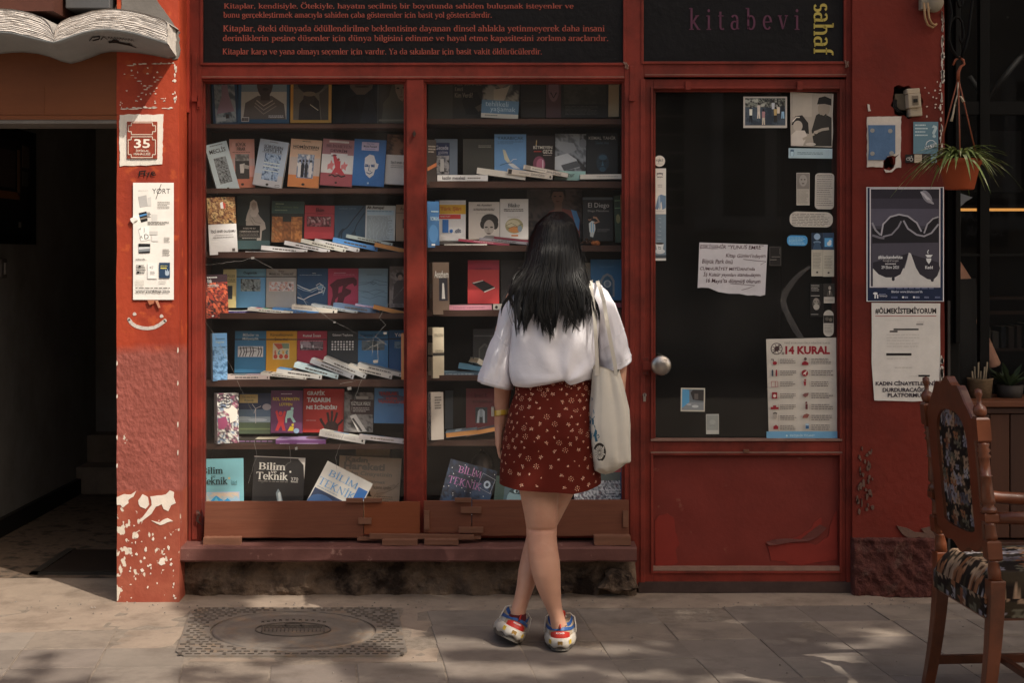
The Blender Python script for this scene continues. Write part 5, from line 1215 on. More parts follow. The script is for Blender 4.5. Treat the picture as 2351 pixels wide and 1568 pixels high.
book('strong blue book with a white bald smiling face',811,319,884,427,'#2f5f96',[('p',[(0.36,0.4),(0.5,0.32),(0.64,0.34),(0.7,0.45),(0.72,0.5),(0.8,0.52),(0.77,0.62),(0.7,0.64),(0.66,0.76),(0.54,0.83),(0.42,0.76),(0.36,0.62)],'#c4c4bf'),('l',[(0.38,0.54),(0.48,0.55)],0.02,'#23456e'),('l',[(0.56,0.55),(0.68,0.54)],0.02,'#23456e'),('r',0.37,0.56,0.49,0.59,'#23456e'),('r',0.57,0.56,0.68,0.59,'#23456e'),('l',[(0.52,0.55),(0.49,0.67),(0.57,0.68)],0.014,'#23456e'),('l',[(0.43,0.71),(0.53,0.74),(0.62,0.7)],0.018,'#23456e'),('e',0.5,0.94,0.03,0.022,'#8fa8c4')],[('r',0.24,0.06,0.78,0.24,'#a79fb4'),('t','Didier Eribon',0.4,0.075,0.63,0.115,'#5a5f8a'),('t','Michel Foucault',0.3,0.13,0.72,0.175,'#27304a',{'bold': 0.02}),('k',0.34,0.2,0.68,0.22,1,'#5a5f8a')],roll=3,th=0.018)
book('white book with a brown painted top cut off by the mullion',886,308,952,424,'#b9b2ad',[('m',0,0,1,0.41,9,8,['#4a3428','#5d4233','#36261f','#6e5442'],{'seed': 12})],[('t','İŞÇİ SINIFI OLUŞUMU',0.18,0.53,0.98,0.6,'#4a4644',{'ser': 1.1}),('r',0.18,0.62,0.9,0.626,'#4a4644'),('k',0.18,0.65,0.8,0.67,1,'#77726e')],roll=3,Y=0.25,th=0.02)
# -------- third shelf
book('white book with a battle painting and a thick lettered spine at the corner',480,452,541,584,'#cdc8c4',[('m',0,0,1,0.47,14,13,['#3a2318','#6e4a2c','#8d6a42','#4d2a1c','#a58a5e','#241712'],{'seed': 14,'sc': 6}),('p',[(0.46,0.1),(0.56,0.08),(0.58,0.2),(0.48,0.2)],'#c8c0b4'),('p',[(0.56,0.08),(0.66,0.12),(0.64,0.2),(0.58,0.2)],'#a03a2c')],[('t','İŞÇİ SINIFI OLUŞUMU',0.08,0.56,0.95,0.63,'#3a3634',{'ser': 1.1}),('r',0.2,0.66,0.85,0.665,'#3a3634'),('k',0.14,0.69,0.9,0.71,1,'#6a6664'),('r',0.8,0.9,0.9,0.95,'#4a4644')],Y=0.13,roll=-3,yaw=18,lean=2,th=0.026,scol='#8d6a68',sops=[('t','İŞÇİ SINIFI OLUŞUMU',0.25,0.1,0.75,0.5,'#4a3230',{'rot': 1}),('r',0.3,0.92,0.7,0.96,'#3a2422')],pages=lin('#d8a878'))
book('black green book with a pale stone statue of a veiled woman',545,448,619,572,'#1e2523',[('p',[(0.27,0.5),(0.4,0.33),(0.46,0.26),(0.58,0.27),(0.68,0.38),(0.84,0.5),(0.88,0.62),(0.76,0.66),(0.72,0.95),(0.62,0.96),(0.58,0.62),(0.4,0.62),(0.28,0.58)],'#8f8880'),('p',[(0.36,0.3),(0.4,0.12),(0.5,0.075),(0.6,0.12),(0.66,0.3),(0.58,0.4),(0.44,0.4)],'#a39b92'),('e',0.51,0.2,0.075,0.075,'#8d8278'),('l',[(0.3,0.48),(0.34,0.36),(0.4,0.26)],0.05,'#9a9289'),('l',[(0.44,0.4),(0.56,0.5),(0.74,0.52)],0.012,'#6e6861'),('l',[(0.42,0.46),(0.52,0.55),(0.7,0.6)],0.012,'#6e6861'),('r',0.02,0.56,0.7,0.79,'#151413'),('r',0,0.84,1,1,'#31474a')],[('t','ATEŞ VE SU',0.18,0.6,0.56,0.635,'#a09a92',{'ser': 1.3}),('t','ÜZERİNDE DANS',0.08,0.65,0.66,0.685,'#a09a92',{'ser': 1.3}),('k',0.06,0.7,0.66,0.75,2,'#7a756e',{'fill': 0.3}),('r',0.04,0.765,0.68,0.77,'#8a857e'),('k',0.16,0.785,0.6,0.81,1,'#8a857e')],yaw=6,th=0.03,scol='#54524f')
book('dark green topped book with a cracked ochre rock wall',623,461,697,556,'#2b3f3a',[('r',0,0.3,1,1,'#20241f'),('m',0.02,0.38,0.35,1.0,5,9,['#86552e','#9a6638','#6e4426','#7a5a38'],{'seed': 20,'sc': 4}),('m',0.35,0.5,0.62,1.0,4,7,['#86552e','#7a4c2a','#5e3c22'],{'seed': 21,'sc': 4}),('m',0.62,0.38,0.96,1.0,5,9,['#8d5a32','#9a6638','#6e4426'],{'seed': 22,'sc': 4})],[('k',0.12,0.05,0.38,0.09,1,'#7a8a70'),('t','Ölü ruhlara dair',0.1,0.11,0.84,0.17,'#55684a',{'ser': 1.0}),('k',0.1,0.2,0.5,0.25,1,'#64705c')],roll=1,th=0.02)
book('crimson book with dark title and a strip of small pictures',699,471,767,548,'#8a2f35',[('r',0.08,0.33,0.9,0.64,'#4a1f24'),('m',0.1,0.345,0.88,0.625,11,4,['#5d2a30','#9a7a78','#3a171b','#7d4a4e'],{'seed': 30,'sc': 9}),('r',0.0,0.24,1.0,0.25,'#3a171b')],[('t','Ekim',0.38,0.08,0.66,0.2,'#42151a',{'bold': 0.03}),('k',0.42,0.255,0.62,0.275,1,'#42151a')],roll=1,th=0.016)
book('slate blue book with two long dark forks',768,471,839,552,'#2c4152',[('l',[(0.95,0.02),(0.6,0.4),(0.42,0.62),(0.3,0.7)],0.03,'#17232e'),('p',[(0.1,0.95),(0.14,0.78),(0.26,0.66),(0.34,0.66),(0.26,0.78),(0.24,0.95),(0.2,0.95),(0.21,0.8),(0.16,0.95)],'#17232e'),('l',[(0.98,0.2),(0.72,0.55),(0.64,0.75)],0.03,'#1c2a36'),('p',[(0.52,0.95),(0.56,0.78),(0.66,0.72),(0.7,0.8),(0.66,0.95)],'#1c2a36')],[('t','hakan savaş',0.15,0.06,0.7,0.12,'#5a6f80',{'ser': 0.9})],th=0.016)
book('grey white book printed with a fine lined map',839,471,907,552,'#a4a8a6',[('r',0.04,0.13,0.96,0.98,'#94a0a4'),('k',0.05,0.3,0.95,0.97,26,'#42474a',{'fill': 0.35,'seed': 40}),('r',0.05,0.14,0.95,0.27,'#8fa3ad')],[('t','Ah Avrupa!',0.04,0.02,0.62,0.13,'#262423',{'bold': 0.03}),('k',0.05,0.15,0.9,0.19,1,'#5a7484',{'fill': 0.5})],roll=1,th=0.022)
book('tan book with a small dark photo beside the mullion',909,469,960,553,'#7d6a58',[('r',0.0,0.22,1,0.235,'#3a2f28'),('r',0.3,0.4,0.7,0.65,'#2a2522')],[('t','Antika',0.18,0.08,0.7,0.16,'#3a2f28',{'ser': 1.1})],th=0.018)
fan = [('thin white book at the foot of the third shelf fan',563,584,668,585,7,'#c4beb4',[('r',0.18,0.1,0.42,0.95,'#a9a59c')],0.0),
       ('cream book with a sketch on its lid in the third shelf fan',599,573,705,583,10,'#c6c1b6',[('k',0.1,0.1,0.35,0.9,5,'#8a8a86'),('r',0.42,0.05,0.75,0.95,'#9fb0b5')],0.5),
       ('pale blue lidded book in the third shelf fan',652,561,756,582,9,'#b9c1c0',[('r',0.05,0.1,0.45,0.9,'#8fa6b3')],1),
       ('beige white book with a dark band in the third shelf fan',690,556,793,580,9,'#b9b6ac',[('r',0.32,0.0,0.38,1,'#4a443e')],2),
       ('ivory book with a pale blue lid in the third shelf fan',721,557,824,580,10,'#c9c4b8',[('r',0.08,0.1,0.4,0.9,'#93a8ae')],3),
       ('bright blue book in the third shelf fan',763,555,866,577,11,'#4d7fb4',[('r',0.05,0.2,0.3,0.8,'#77a0c8')],4),
       ('grey green book in the third shelf fan',794,545,900,566,8,'#8d9894',[('r',0.3,0.0,0.36,1,'#4a4c4a'),('r',0.4,0.1,0.9,0.9,'#39475a')],5)]
for i,(lb,x0,y0,x1,y1,t_,c_,tp,k_) in enumerate(fan):
    lying(lb,x0,y0,x1,y1,t_,Y=0.15 + 0.006 * i,col=c_,tops=tp,sops=spine_txt(2,i),dep=0.11)
lying('navy book with tan pages showing, last of the third shelf fan',858,566,940,584,11,Y=0.16,col='#3a4654',pages_front=True,dep=0.13,tops=[('r',0.05,0.1,0.95,0.9,'#343f4e')],tip=-3)
# -------- fourth shelf
book('dark red and black paperback with a flaming crowd, standing out at the corner',474,630,522,730,'#2a1820',[('m',0,0.18,1,1,10,17,['#2a1a22','#541f1f','#8a3324','#1d1218','#b5573a','#3a2028'],{'seed': 50,'sc': 5})],[('k',0.08,0.04,0.55,0.09,1,'#c9c0bc'),('t','Etik',0.1,0.1,0.3,0.19,'#d8d0ca',{'bold': 0.02}),('k',0.1,0.22,0.6,0.29,2,'#a99e98'),('e',0.28,0.95,0.05,0.02,'#c9c0bc')],Y=0.12,yaw=16,roll=-2,lean=2,th=0.03,scol='#3a1f24',pages=lin('#d0a070'))
book('cream yellow book mostly hidden by the dark red paperback',512,618,541,706,'#a89a6c',[('r',0.3,0.43,0.75,0.78,'#2e3338'),('r',0,0.33,1,0.34,'#5a5138')],[('t','POPÜLER',0.1,0.13,0.95,0.22,'#4a442f'),('t','KÜLTÜRLER',0.1,0.24,0.98,0.32,'#4a442f')],th=0.018)
def series(label,x0,y0,x1,y1,top,low,ops,title,tcol,th=0.016):
    return book(label,x0,y0,x1,y1,low,[('r',0,0,1,0.19,top),('r',0,0.19,1,0.215,'#26282a')] + ops,title,th=th,Y=0.28)
series('light blue book with a black band and a ruined city photo',540,617,609,706,'#5a8498','#5584a8',[('m',0.18,0.26,0.84,0.58,12,7,['#3a4042','#5a6264','#7d8788','#2a2e30'],{'seed': 60,'sc': 6})],[('t','Özgürlük',0.27,0.06,0.73,0.155,'#23323a',{'bold': 0.02})],None)
series('grey book with a black band and a reddish drawing',611,617,680,706,'#8d8a84','#918f8b',[('r',0.1,0.33,0.92,0.58,'#b5a89f'),('m',0.11,0.34,0.91,0.57,14,5,['#8a5a50','#c4b4aa','#a5786c','#d0c4bc','#5d3c36'],{'seed': 62,'sc': 8})],[('t','Anne:',0.4,0.03,0.6,0.085,'#2f2c2a'),('t','Melek mi, Yosma mı?',0.1,0.1,0.9,0.17,'#2f2c2a',{'bold': 0.01})],None)
book('deep blue book with a white smoke swirl',682,616,752,706,'#24415f',[('l',[(0.0,0.42),(0.2,0.5),(0.42,0.56),(0.62,0.5),(0.78,0.42),(0.92,0.5),(0.88,0.62),(0.7,0.6)],0.022,'#a9b8c2'),('l',[(0.0,0.48),(0.22,0.56),(0.5,0.6),(0.68,0.52),(0.9,0.58),(0.85,0.68)],0.014,'#8ea2b0'),('l',[(0.02,0.74),(0.22,0.8),(0.4,0.72),(0.6,0.66),(0.76,0.62),(0.86,0.56)],0.018,'#c0cad0'),('l',[(0.2,0.78),(0.3,0.9),(0.36,0.98)],0.012,'#8ea2b0'),('e',0.78,0.48,0.1,0.05,'#5f7c94'),('l',[(0.62,0.44),(0.74,0.38),(0.86,0.44),(0.82,0.54),(0.7,0.54),(0.66,0.48)],0.016,'#b4c0c8')],[('k',0.5,0.11,0.62,0.14,1,'#a9b8c2'),('k',0.08,0.16,0.8,0.18,1,'#8ea2b0',{'left': False})],th=0.016,Y=0.28)
book('pink book with a crouching dark red figure',753,616,822,706,'#96324a',[('p',[(0.05,0.42),(0.3,0.28),(0.62,0.24),(0.86,0.22),(0.96,0.3),(0.96,0.42),(0.88,0.46),(0.82,0.38),(0.68,0.42),(0.58,0.5),(0.78,0.56),(0.76,0.64),(0.56,0.74),(0.5,0.9),(0.3,0.9),(0.34,0.72),(0.24,0.8),(0.24,0.96),(0.08,0.96),(0.16,0.7),(0.14,0.52)],'#4a1522'),('p',[(0.36,0.48),(0.5,0.44),(0.46,0.6),(0.34,0.64)],'#962f48')],[('k',0.2,0.1,0.6,0.13,1,'#c08a98'),('k',0.18,0.15,0.9,0.17,1,'#b07a88')],th=0.016,Y=0.28)
book('pale blue grey book with thin scribbled wires',823,616,890,706,'#6a8290',[('l',[(0.0,0.42),(0.25,0.4),(0.4,0.36),(0.55,0.28),(0.75,0.33),(1.0,0.36)],0.008,'#2b3840'),('l',[(0.02,0.36),(0.3,0.36),(0.5,0.34),(0.7,0.42),(0.98,0.42)],0.007,'#2b3840'),('l',[(0.1,0.62),(0.3,0.6),(0.55,0.68),(0.8,0.6),(1,0.64)],0.007,'#34424a'),('l',[(0.0,0.56),(0.35,0.6),(0.6,0.54),(0.9,0.58)],0.007,'#34424a'),('l',[(0.1,0.72),(0.4,0.78),(0.7,0.7),(0.96,0.74)],0.006,'#34424a'),('l',[(0.4,0.4),(0.5,0.35),(0.62,0.37),(0.5,0.42),(0.42,0.38),(0.56,0.4)],0.008,'#2b3840')],[('k',0.28,0.15,0.8,0.17,1,'#42525a')],th=0.016,Y=0.28)
book('brown grey book with a seated figure beside the mullion',894,611,962,706,'#5d5450',[('m',0,0,1,1,10,14,['#5a5250','#4a4341','#6e6663'],{'seed': 66}),('e',0.35,0.22,0.13,0.08,'#2a2422'),('p',[(0.12,0.9),(0.15,0.45),(0.28,0.34),(0.48,0.34),(0.66,0.5),(0.7,0.9)],'#383130'),('e',0.36,0.27,0.08,0.065,'#7a6a60')],[('t','EDE',0.55,0.07,0.8,0.17,'#2a2422')],th=0.016)
lying('white and violet book lying at the foot of the fourth shelf',517,722,620,721,8,col='#3a3566',top='#bcbab4',tops=[('p',[(0.15,0.2),(0.4,0.2),(0.36,0.9),(0.1,0.9)],'#5d6a60'),('p',[(0.5,0.2),(0.8,0.2),(0.76,0.9),(0.46,0.9)],'#4d5a58')],sops=[('t','KIZILLAR SINIFI',0.2,0.25,0.45,0.8,'#8a86b4'),('r',0.92,0.2,0.96,0.8,'#8a86b4')],dep=0.1)
fan = [('white book with small coloured squares in the fourth shelf fan',568,713,672,722,7,'#bdb8ae',[('r',0.14,0.1,0.26,0.9,'#a33c42'),('r',0.3,0.1,0.42,0.9,'#5d9a80'),('r',0.46,0.1,0.56,0.9,'#8d8a82')],None),
       ('medium blue book in the fourth shelf fan',625,714,731,724,8,'#386a9c',[('r',0.1,0.1,0.6,0.9,'#447cb2')],None),
       ('cream book with black capitals on its spine in the fourth shelf fan',669,710,774,722,11,'#b3aea3',[('k',0.05,0.1,0.15,0.9,4,'#6a6864'),('r',0.17,0,0.2,1,'#4a4642')],'CUMHURİYETÇİLİK'),
       ('slim grey book in the fourth shelf fan',714,703,820,720,6,'#8b9296',[('r',0.1,0.1,0.7,0.9,'#66747e')],None),
       ('blue grey book in the fourth shelf fan',764,707,870,722,12,'#4a5c74',[('r',0.05,0.1,0.9,0.9,'#566a84')],None)]
for i,(lb,x0,y0,x1,y1,t_,c_,tp,tx) in enumerate(fan):
    lying(lb,x0,y0,x1,y1,t_,Y=0.15 + 0.005 * i,col=c_,tops=tp,sops=[('t',tx,0.05,0.3,0.45,0.75,D_),('r',0.9,0.3,0.93,0.8,D_)] if tx else spine_txt(2,i + 9),dep=0.11)
lying('lilac lidded book under the dark one in the fourth shelf fan',814,708,866,716,11,Y=0.19,col='#a08a9c',top='#7f93ae',dep=0.1)
lying('dark grey book with tan pages, last of the fourth shelf fan',855,709,938,728,11,Y=0.15,col='#4a4e54',pages_front=True,dep=0.13,tops=[('k',0.1,0.2,0.8,0.8,5,'#a09c94',{'fill': 0.2})],tip=-3)
# -------- fifth shelf
book('narrow light blue book standing turned beside the frame',490,765,520,874,'#5f8cb6',[('m',0,0.28,1,1,6,16,['#4a7298','#3a5f84','#6a92b8','#2f4f70'],{'seed': 70})],[('k',0.2,0.1,0.85,0.14,1,'#3a5a7a'),('t','Özgürlük',0.2,0.17,0.8,0.21,'#c8c08a')],Y=0.13,yaw=32,lean=2,th=0.022,scol='#96a0a6',pages=lin('#d0a070'),sops=[('k',0.35,0.3,0.6,0.45,1,'#4a5054')])
series('teal blue book with a black band and a pale line drawing',539,760,610,856,'#346a8c','#34698c',[('r',0.1,0.365,0.92,0.62,'#b9bab6')] + [('l',[(u,0.38),(u + 0.03,0.5),(u - 0.02,0.61)],0.02,'#2b3034') for u in (0.18,0.28,0.36,0.5,0.58,0.76,0.84)] + [('l',[(0.12,0.42),(0.5,0.39),(0.9,0.44)],0.014,'#2b3034'),('l',[(0.3,0.5),(0.7,0.48)],0.012,'#2b3034')],[('t','Milletler ve',0.26,0.055,0.77,0.13,'#a9bcc4',{'bold': 0.01}),('t','Milliyetçilik',0.25,0.15,0.77,0.23,'#a9bcc4',{'bold': 0.01})],None)
series('golden yellow book with coloured currency heads',611,760,681,856,'#b8862c','#b8862c',[('r',0.22,0.29,0.76,0.68,'#b9a88a'),('p',[(0.24,0.3),(0.5,0.3),(0.6,0.4),(0.4,0.44)],'#a04c34'),('p',[(0.5,0.3),(0.75,0.3),(0.75,0.42),(0.56,0.42)],'#6a7a62')] + [('e',u,0.61,0.065,0.055,'#a8432f') for u in (0.31,0.49,0.66)] + [('t',c,u,0.46,u + 0.08,0.56,k_,{'bold': 0.03}) for c,u,k_ in (('$',0.26,'#a8432f'),('£',0.39,'#3a7a78'),('¥',0.52,'#b8862c'),('€',0.64,'#3a7a78'))],[('t','Küreselleşmenin',0.14,0.06,0.88,0.14,'#4a3a20',{'bold': 0.005}),('t','Sonu mu?',0.28,0.155,0.72,0.23,'#4a3a20',{'bold': 0.005})],None)
series('crimson book with a black band and a wide dusky photo',682,760,750,856,'#8c2c3c','#8a2a3a',[('m',0.1,0.25,0.88,0.46,12,5,['#4a4044','#6a5a60','#3a3034','#8a7a80'],{'seed': 75}),('l',[(0.1,0.38),(0.88,0.4)],0.01,'#a99'),('e',0.16,0.37,0.03,0.05,'#c8bcbc'),('e',0.54,0.37,0.02,0.04,'#c8bcbc')],[('t','Kutsal İnsan',0.2,0.06,0.8,0.14,'#c9b4b4',{'bold': 0.02}),('k',0.12,0.225,0.86,0.245,1,'#c08a94',{'left': False})],None)
series('charcoal black book with rows of white disc shapes',752,760,821,856,'#26292c','#2c3034',[('e',0.16 + 0.097 * i,0.26 + 0.06 * j,0.034,0.022,'#c4c4c0' if (i * 3 + j) % 4 else '#8a8a88') for i in range(8) for j in range(4)],[('t','Gösteri Toplumu',0.16,0.065,0.84,0.14,'#c9c6c0',{'bold': 0.01})],None)
series('mid blue book with a black band behind the shattered glass',822,760,891,856,'#2c5a7c','#3a6a94',[('m',0.12,0.23,0.88,0.46,12,5,['#22282c','#3a4448','#55626a'],{'seed': 78})],[('t','Küresel Sistem',0.08,0.06,0.9,0.14,'#1f3a50',{'bold': 0.01})],None)
series('dark blue book with a black band cut off by the mullion',893,758,962,858,'#1f4468','#1f466e',[('m',0.18,0.26,0.8,0.42,9,4,['#22303c','#3a5264','#566c7c'],{'seed': 79})],[('t','Yöntem',0.18,0.07,0.82,0.15,'#b4c0c8',{'bold': 0.01})],None)
book('tan book edge standing upright against the mullion',921,766,930,872,'#b07a50',Y=0.14,th=0.12,lean=0)
fan = [('pinkish white book at the foot of the fifth shelf fan',513,871,619,871,9,'#b4a9a4',[('r',0.14,0,0.18,1,'#3a3634'),('r',0.2,0.1,0.45,0.9,'#6a7a80'),('r',0.46,0.1,1,0.9,'#a3939c')],0),
       ('slim white book in the fifth shelf fan',598,861,703,872,6,'#b9b4ac',[('k',0.04,0.1,0.14,0.9,3,'#77736e'),('r',0.16,0,0.2,1,'#3a3634')],0),
       ('white book with a blue lid and long spine lettering in the fifth shelf fan',634,857,738,872,11,'#b9b6b0',[('r',0,0,0.3,1,'#4a7ea8'),('r',0.3,0,0.34,1,'#3a3634'),('r',0.36,0.1,0.95,0.9,'#59636a')],0),
       ('pale blue book with short spine lettering in the fifth shelf fan',674,843,775,871,11,'#9fb2b8',[('r',0.1,0.1,0.5,0.9,'#8aa0a8')],0),
       ('steeply tilted grey book in the fifth shelf fan',711,833,810,871,11,'#8d9094',[('r',0.1,0.1,0.7,0.9,'#a3988f')],0),
       ('steeply tilted white book in the fifth shelf fan',741,829,838,870,11,'#a9aba8',[('r',0.05,0.1,0.9,0.9,'#bcbab2')],0),
       ('white book lying near the mullion on the fifth shelf',798,846,899,871,10,'#b5b1a8',[('r',0.1,0.1,0.7,0.9,'#9aa0a0')],0),
       ('silvery book on top of the last white one on the fifth shelf',820,842,922,866,9,'#a3a19b',[('r',0.05,0.1,0.95,0.9,'#7d8688')],0)]
for i,(lb,x0,y0,x1,y1,t_,c_,tp,k_) in enumerate(fan):
    lying(lb,x0,y0,x1,y1,t_,Y=0.15 + 0.004 * i,col=c_,tops=tp,sops=spine_txt(2,i + 20),dep=0.11)
# -------- sixth shelf
book('thick white spined book with a colourful painted cover at the corner',501,903,546,1018,'#8a8690',[('m',0,0,1,1,9,18,['#2f4666','#a39a94','#7a4258','#3a3038','#c4bcae','#5d6d84','#20222a'],{'seed': 80,'sc': 4}),('p',[(0.3,0.34),(0.7,0.24),(0.95,0.34),(0.9,0.55),(0.6,0.6),(0.55,0.42)],'#b5b0a8'),('p',[(0.02,0.5),(0.4,0.46),(0.5,0.6),(0.3,0.72),(0.05,0.7)],'#7d3a58')] + [('l',[(0.08,0.05 + k * 0.06),(0.3,0.02 + k * 0.06),(0.5,0.06 + k * 0.06),(0.62,0.03 + k * 0.06)],0.018,'#1c1a1e') for k in range(5)],Y=0.13,yaw=26,lean=2,th=0.05,scol='#b4b8ba',sops=[('t','Seçme yazılar',0.4,0.45,0.6,0.75,'#4a4e50',{'rot': 1}),('r',0.3,0.95,0.6,0.975,'#26282a')])
book('book with a white wind turbine over green fields',548,903,621,996,'#26344a',[('r',0,0.0,1,0.4,'#24304a'),('r',0,0.4,1,0.58,'#4f6478'),('r',0,0.58,1,0.72,'#7d8d98'),('r',0,0.72,1,1,'#3e4a3a'),('e',0.88,0.34,0.14,0.08,'#8d8a90'),('e',0.15,0.62,0.25,0.05,'#93a0a8'),('e',0.6,0.66,0.3,0.04,'#a0abb2'),('l',[(0.53,0.38),(0.54,0.74)],0.014,'#c4c8ca'),('l',[(0.53,0.38),(0.42,0.27)],0.012,'#c4c8ca'),('l',[(0.53,0.38),(0.7,0.32)],0.012,'#c4c8ca'),('l',[(0.53,0.38),(0.48,0.5)],0.012,'#c4c8ca'),('r',0,0.86,1,0.9,'#566246')],[('r',0.02,0.03,0.6,0.24,'#b3a06c'),('t','Teknoloji-İnsan',0.1,0.07,0.52,0.125,'#3a3428'),('t','Birlikteliği',0.18,0.15,0.46,0.21,'#3a3428')],th=0.018)
book('purple book with dancing outline figures and yellow capitals',622,897,694,994,'#573050',[('p',[(0.14,0.5),(0.2,0.46),(0.26,0.6),(0.36,0.6),(0.42,0.48),(0.48,0.5),(0.44,0.66),(0.42,0.78),(0.48,0.95),(0.38,0.95),(0.33,0.82),(0.24,0.95),(0.14,0.95),(0.24,0.74)],'#b03438'),('e',0.31,0.54,0.06,0.05,'#b03438'),('p',[(0.46,0.66),(0.52,0.48),(0.62,0.46),(0.72,0.48),(0.7,0.62),(0.8,0.74),(0.72,0.76),(0.62,0.64),(0.52,0.66),(0.52,0.76),(0.46,0.76)],'#8fb2a8'),('e',0.68,0.43,0.05,0.04,'#8fb2a8'),('p',[(0.54,0.95),(0.62,0.84),(0.74,0.86),(0.72,0.95)],'#c9a02c'),('e',0.7,0.81,0.04,0.03,'#c9a02c'),('e',0.82,0.95,0.09,0.06,'#7d98a8')],[('k',0.32,0.06,0.68,0.1,1,'#c4a9b8'),('t','ROL YAPMAYIN',0.06,0.16,0.9,0.24,'#c9a03c',{'bold': 0.02}),('t','LÜTFEN',0.27,0.28,0.68,0.36,'#c9a03c',{'bold': 0.02})],th=0.018)
hand_ = [('p',[(0.52,0.88),(0.6,0.76),(0.78,0.74),(0.88,0.82),(0.86,0.98),(0.56,0.98)],'#2a1413')] + [('l',[(a,b_),(c_,d_),(e_,f_)],w2,'#2a1413') for a,b_,c_,d_,e_,f_,w2 in ((0.56,0.88,0.47,0.76,0.43,0.68,0.06),(0.64,0.76,0.62,0.62,0.6,0.54,0.055),(0.7,0.75,0.72,0.6,0.71,0.5,0.055),(0.77,0.76,0.82,0.62,0.84,0.54,0.05),(0.85,0.84,0.94,0.76,0.98,0.7,0.045))]
book('bright red book with large white capitals and a black handprint',696,893,789,993,'#93251f',hand_,[('t','GRAFİK',0.09,0.03,0.54,0.15,'#bcb6b0',{'bold': 0.04}),('t','TASARIM',0.09,0.2,0.67,0.31,'#bcb6b0',{'bold': 0.04}),('t','NE İÇİNDİR?',0.08,0.36,0.84,0.49,'#bcb6b0',{'bold': 0.04}),('t','ALEX TRAVELLER',0.08,0.715,0.32,0.735,'#a9a29c')],roll=0.5,th=0.016,Y=0.26)
book('black and white photo covered book with a dark title box',790,901,857,992,'#2f2b2b',[('m',0,0,1,1,9,12,['#2a2727','#4a4644','#6d6966','#1c1a1a'],{'seed': 86}),('p',[(0.2,0.6),(0.4,0.55),(0.8,0.98),(0.5,1.0)],'#a9a5a0'),('l',[(0.3,0.66),(0.62,0.98)],0.05,'#3a3736'),('r',0.4,0.1,0.82,0.17,'#8d8a84')],[('r',0.2,0.18,1.0,0.55,'#2c1c1d'),('t','YÜZYILLIK PERDE',0.22,0.22,0.9,0.33,'#b9b3ac',{'bold': 0.0}),('k',0.3,0.37,0.88,0.5,3,'#8a8480')],roll=1,th=0.016)
book('steel blue book with jagged dark red lettering',859,892,935,972,'#3d668c',[('p',[(0.12,0.1),(0.72,0.08),(0.74,0.2),(0.98,0.24),(0.98,0.36),(0.72,0.38),(0.7,0.44),(0.12,0.4),(0.1,0.3),(0.3,0.28),(0.14,0.2)],'#4d3f58')],[('t','TAŞLAR',0.16,0.1,0.7,0.22,'#8a2f34',{'bold': 0.05}),('t','KÖR',0.36,0.24,0.72,0.33,'#8a2f34',{'bold': 0.05}),('t','YUVARLANIR',0.12,0.35,0.96,0.43,'#8a2f34',{'bold': 0.04}),('k',0.42,0.47,0.78,0.5,1,'#2f4a64')],roll=1,th=0.016)
lying('black book with a grid printed lid on the sixth shelf',526,1018,634,1018,9,Y=0.15,col='#2b2624',tops=[('k',0.06,0.1,0.2,0.9,4,'#8d8680'),('r',0.55,0.05,1,0.95,'#a9a392'),('k',0.56,0.08,0.99,0.92,8,'#6d685c',{'fill': 0.25,'left': False})],sops=[('k',0.05,0.3,0.95,0.7,1,'#7a5a80',{'fill': 0.5})],dep=0.12)
lying('thick lilac purple book on the sixth shelf',633,1027,748,1027,17,Y=0.13,col='#694070',top='#9a86b0',tops=[('e',0.75,0.4,0.2,0.4,'#5a4450'),('k',0.08,0.2,0.25,0.8,3,'#6a5880')],sops=[('r',0.42,0.45,0.85,0.72,'#9a86a8'),('k',0.08,0.4,0.28,0.65,1,'#a994b4')],dep=0.14,pages=lin('#c89a78'))
lying('white book with blue smudges tilted across the purple one',732,1001,837,1020,14,Y=0.12,col='#b3b1ab',top='#b9b6ae',tops=[('r',0.28,0.3,0.6,0.7,'#7d93b0')],sops=[('t','TARİHİN',0.12,0.25,0.5,0.7,'#8d8a84'),('t','BURKULDUĞU',0.55,0.25,0.8,0.7,'#8d8a84'),('e',0.94,0.55,0.02,0.2,'#2a2826')],dep=0.14,pages=lin('#d8d2c4'),tip=-4)
lying('broad white book with a cloudy sky picture beside the mullion',824,1008,930,1020,11,Y=0.12,col='#aca6a4',top='#b5aeb4',tops=[('r',0.05,0.25,0.52,0.85,'#5a7c9c'),('e',0.25,0.5,0.15,0.16,'#aab8c4'),('k',0.58,0.2,0.95,0.9,3,'#7d7478',{'fill': 0.35})],sops=spine_txt(2,44,'#7a7068'),dep=0.17,tip=-6)
# -------- foot of the cracked window
book('light blue science magazine with a blue mountain, standing at the corner',450,1054,560,1215,'#6ba0a8',[('r',0.0,0.47,0.92,1,'#8d9cb4'),('m',0.03,0.48,0.9,0.72,10,6,['#6d94c4','#a4a4ac','#b8a894','#86a4cc'],{'seed': 90}),('p',[(0.02,1),(0.02,0.7),(0.2,0.66),(0.42,0.52),(0.58,0.6),(0.66,0.56),(0.9,0.7),(0.9,1)],'#2f86b8'),('p',[(0.3,0.7),(0.42,0.54),(0.5,0.64),(0.44,0.72)],'#58a0c4'),('e',0.7,0.28,0.025,0.015,'#b0a070')],[('t','Bilim',0.12,0.115,0.57,0.215,'#1f3a3c',{'ser': 1.5}),('t','ve',0.32,0.235,0.41,0.27,'#1f3a3c',{'ser': 1.4}),('t','Teknik',0.1,0.26,0.67,0.365,'#1f3a3c',{'ser': 1.5}),('t','364',0.74,0.315,0.87,0.355,'#3a6a70',{'ser': 0}),('r',0.75,0.365,0.87,0.372,'#1f3a3c')],Y=0.12,roll=-2,yaw=-6,name='magazine',th=0.005,cat='magazine')
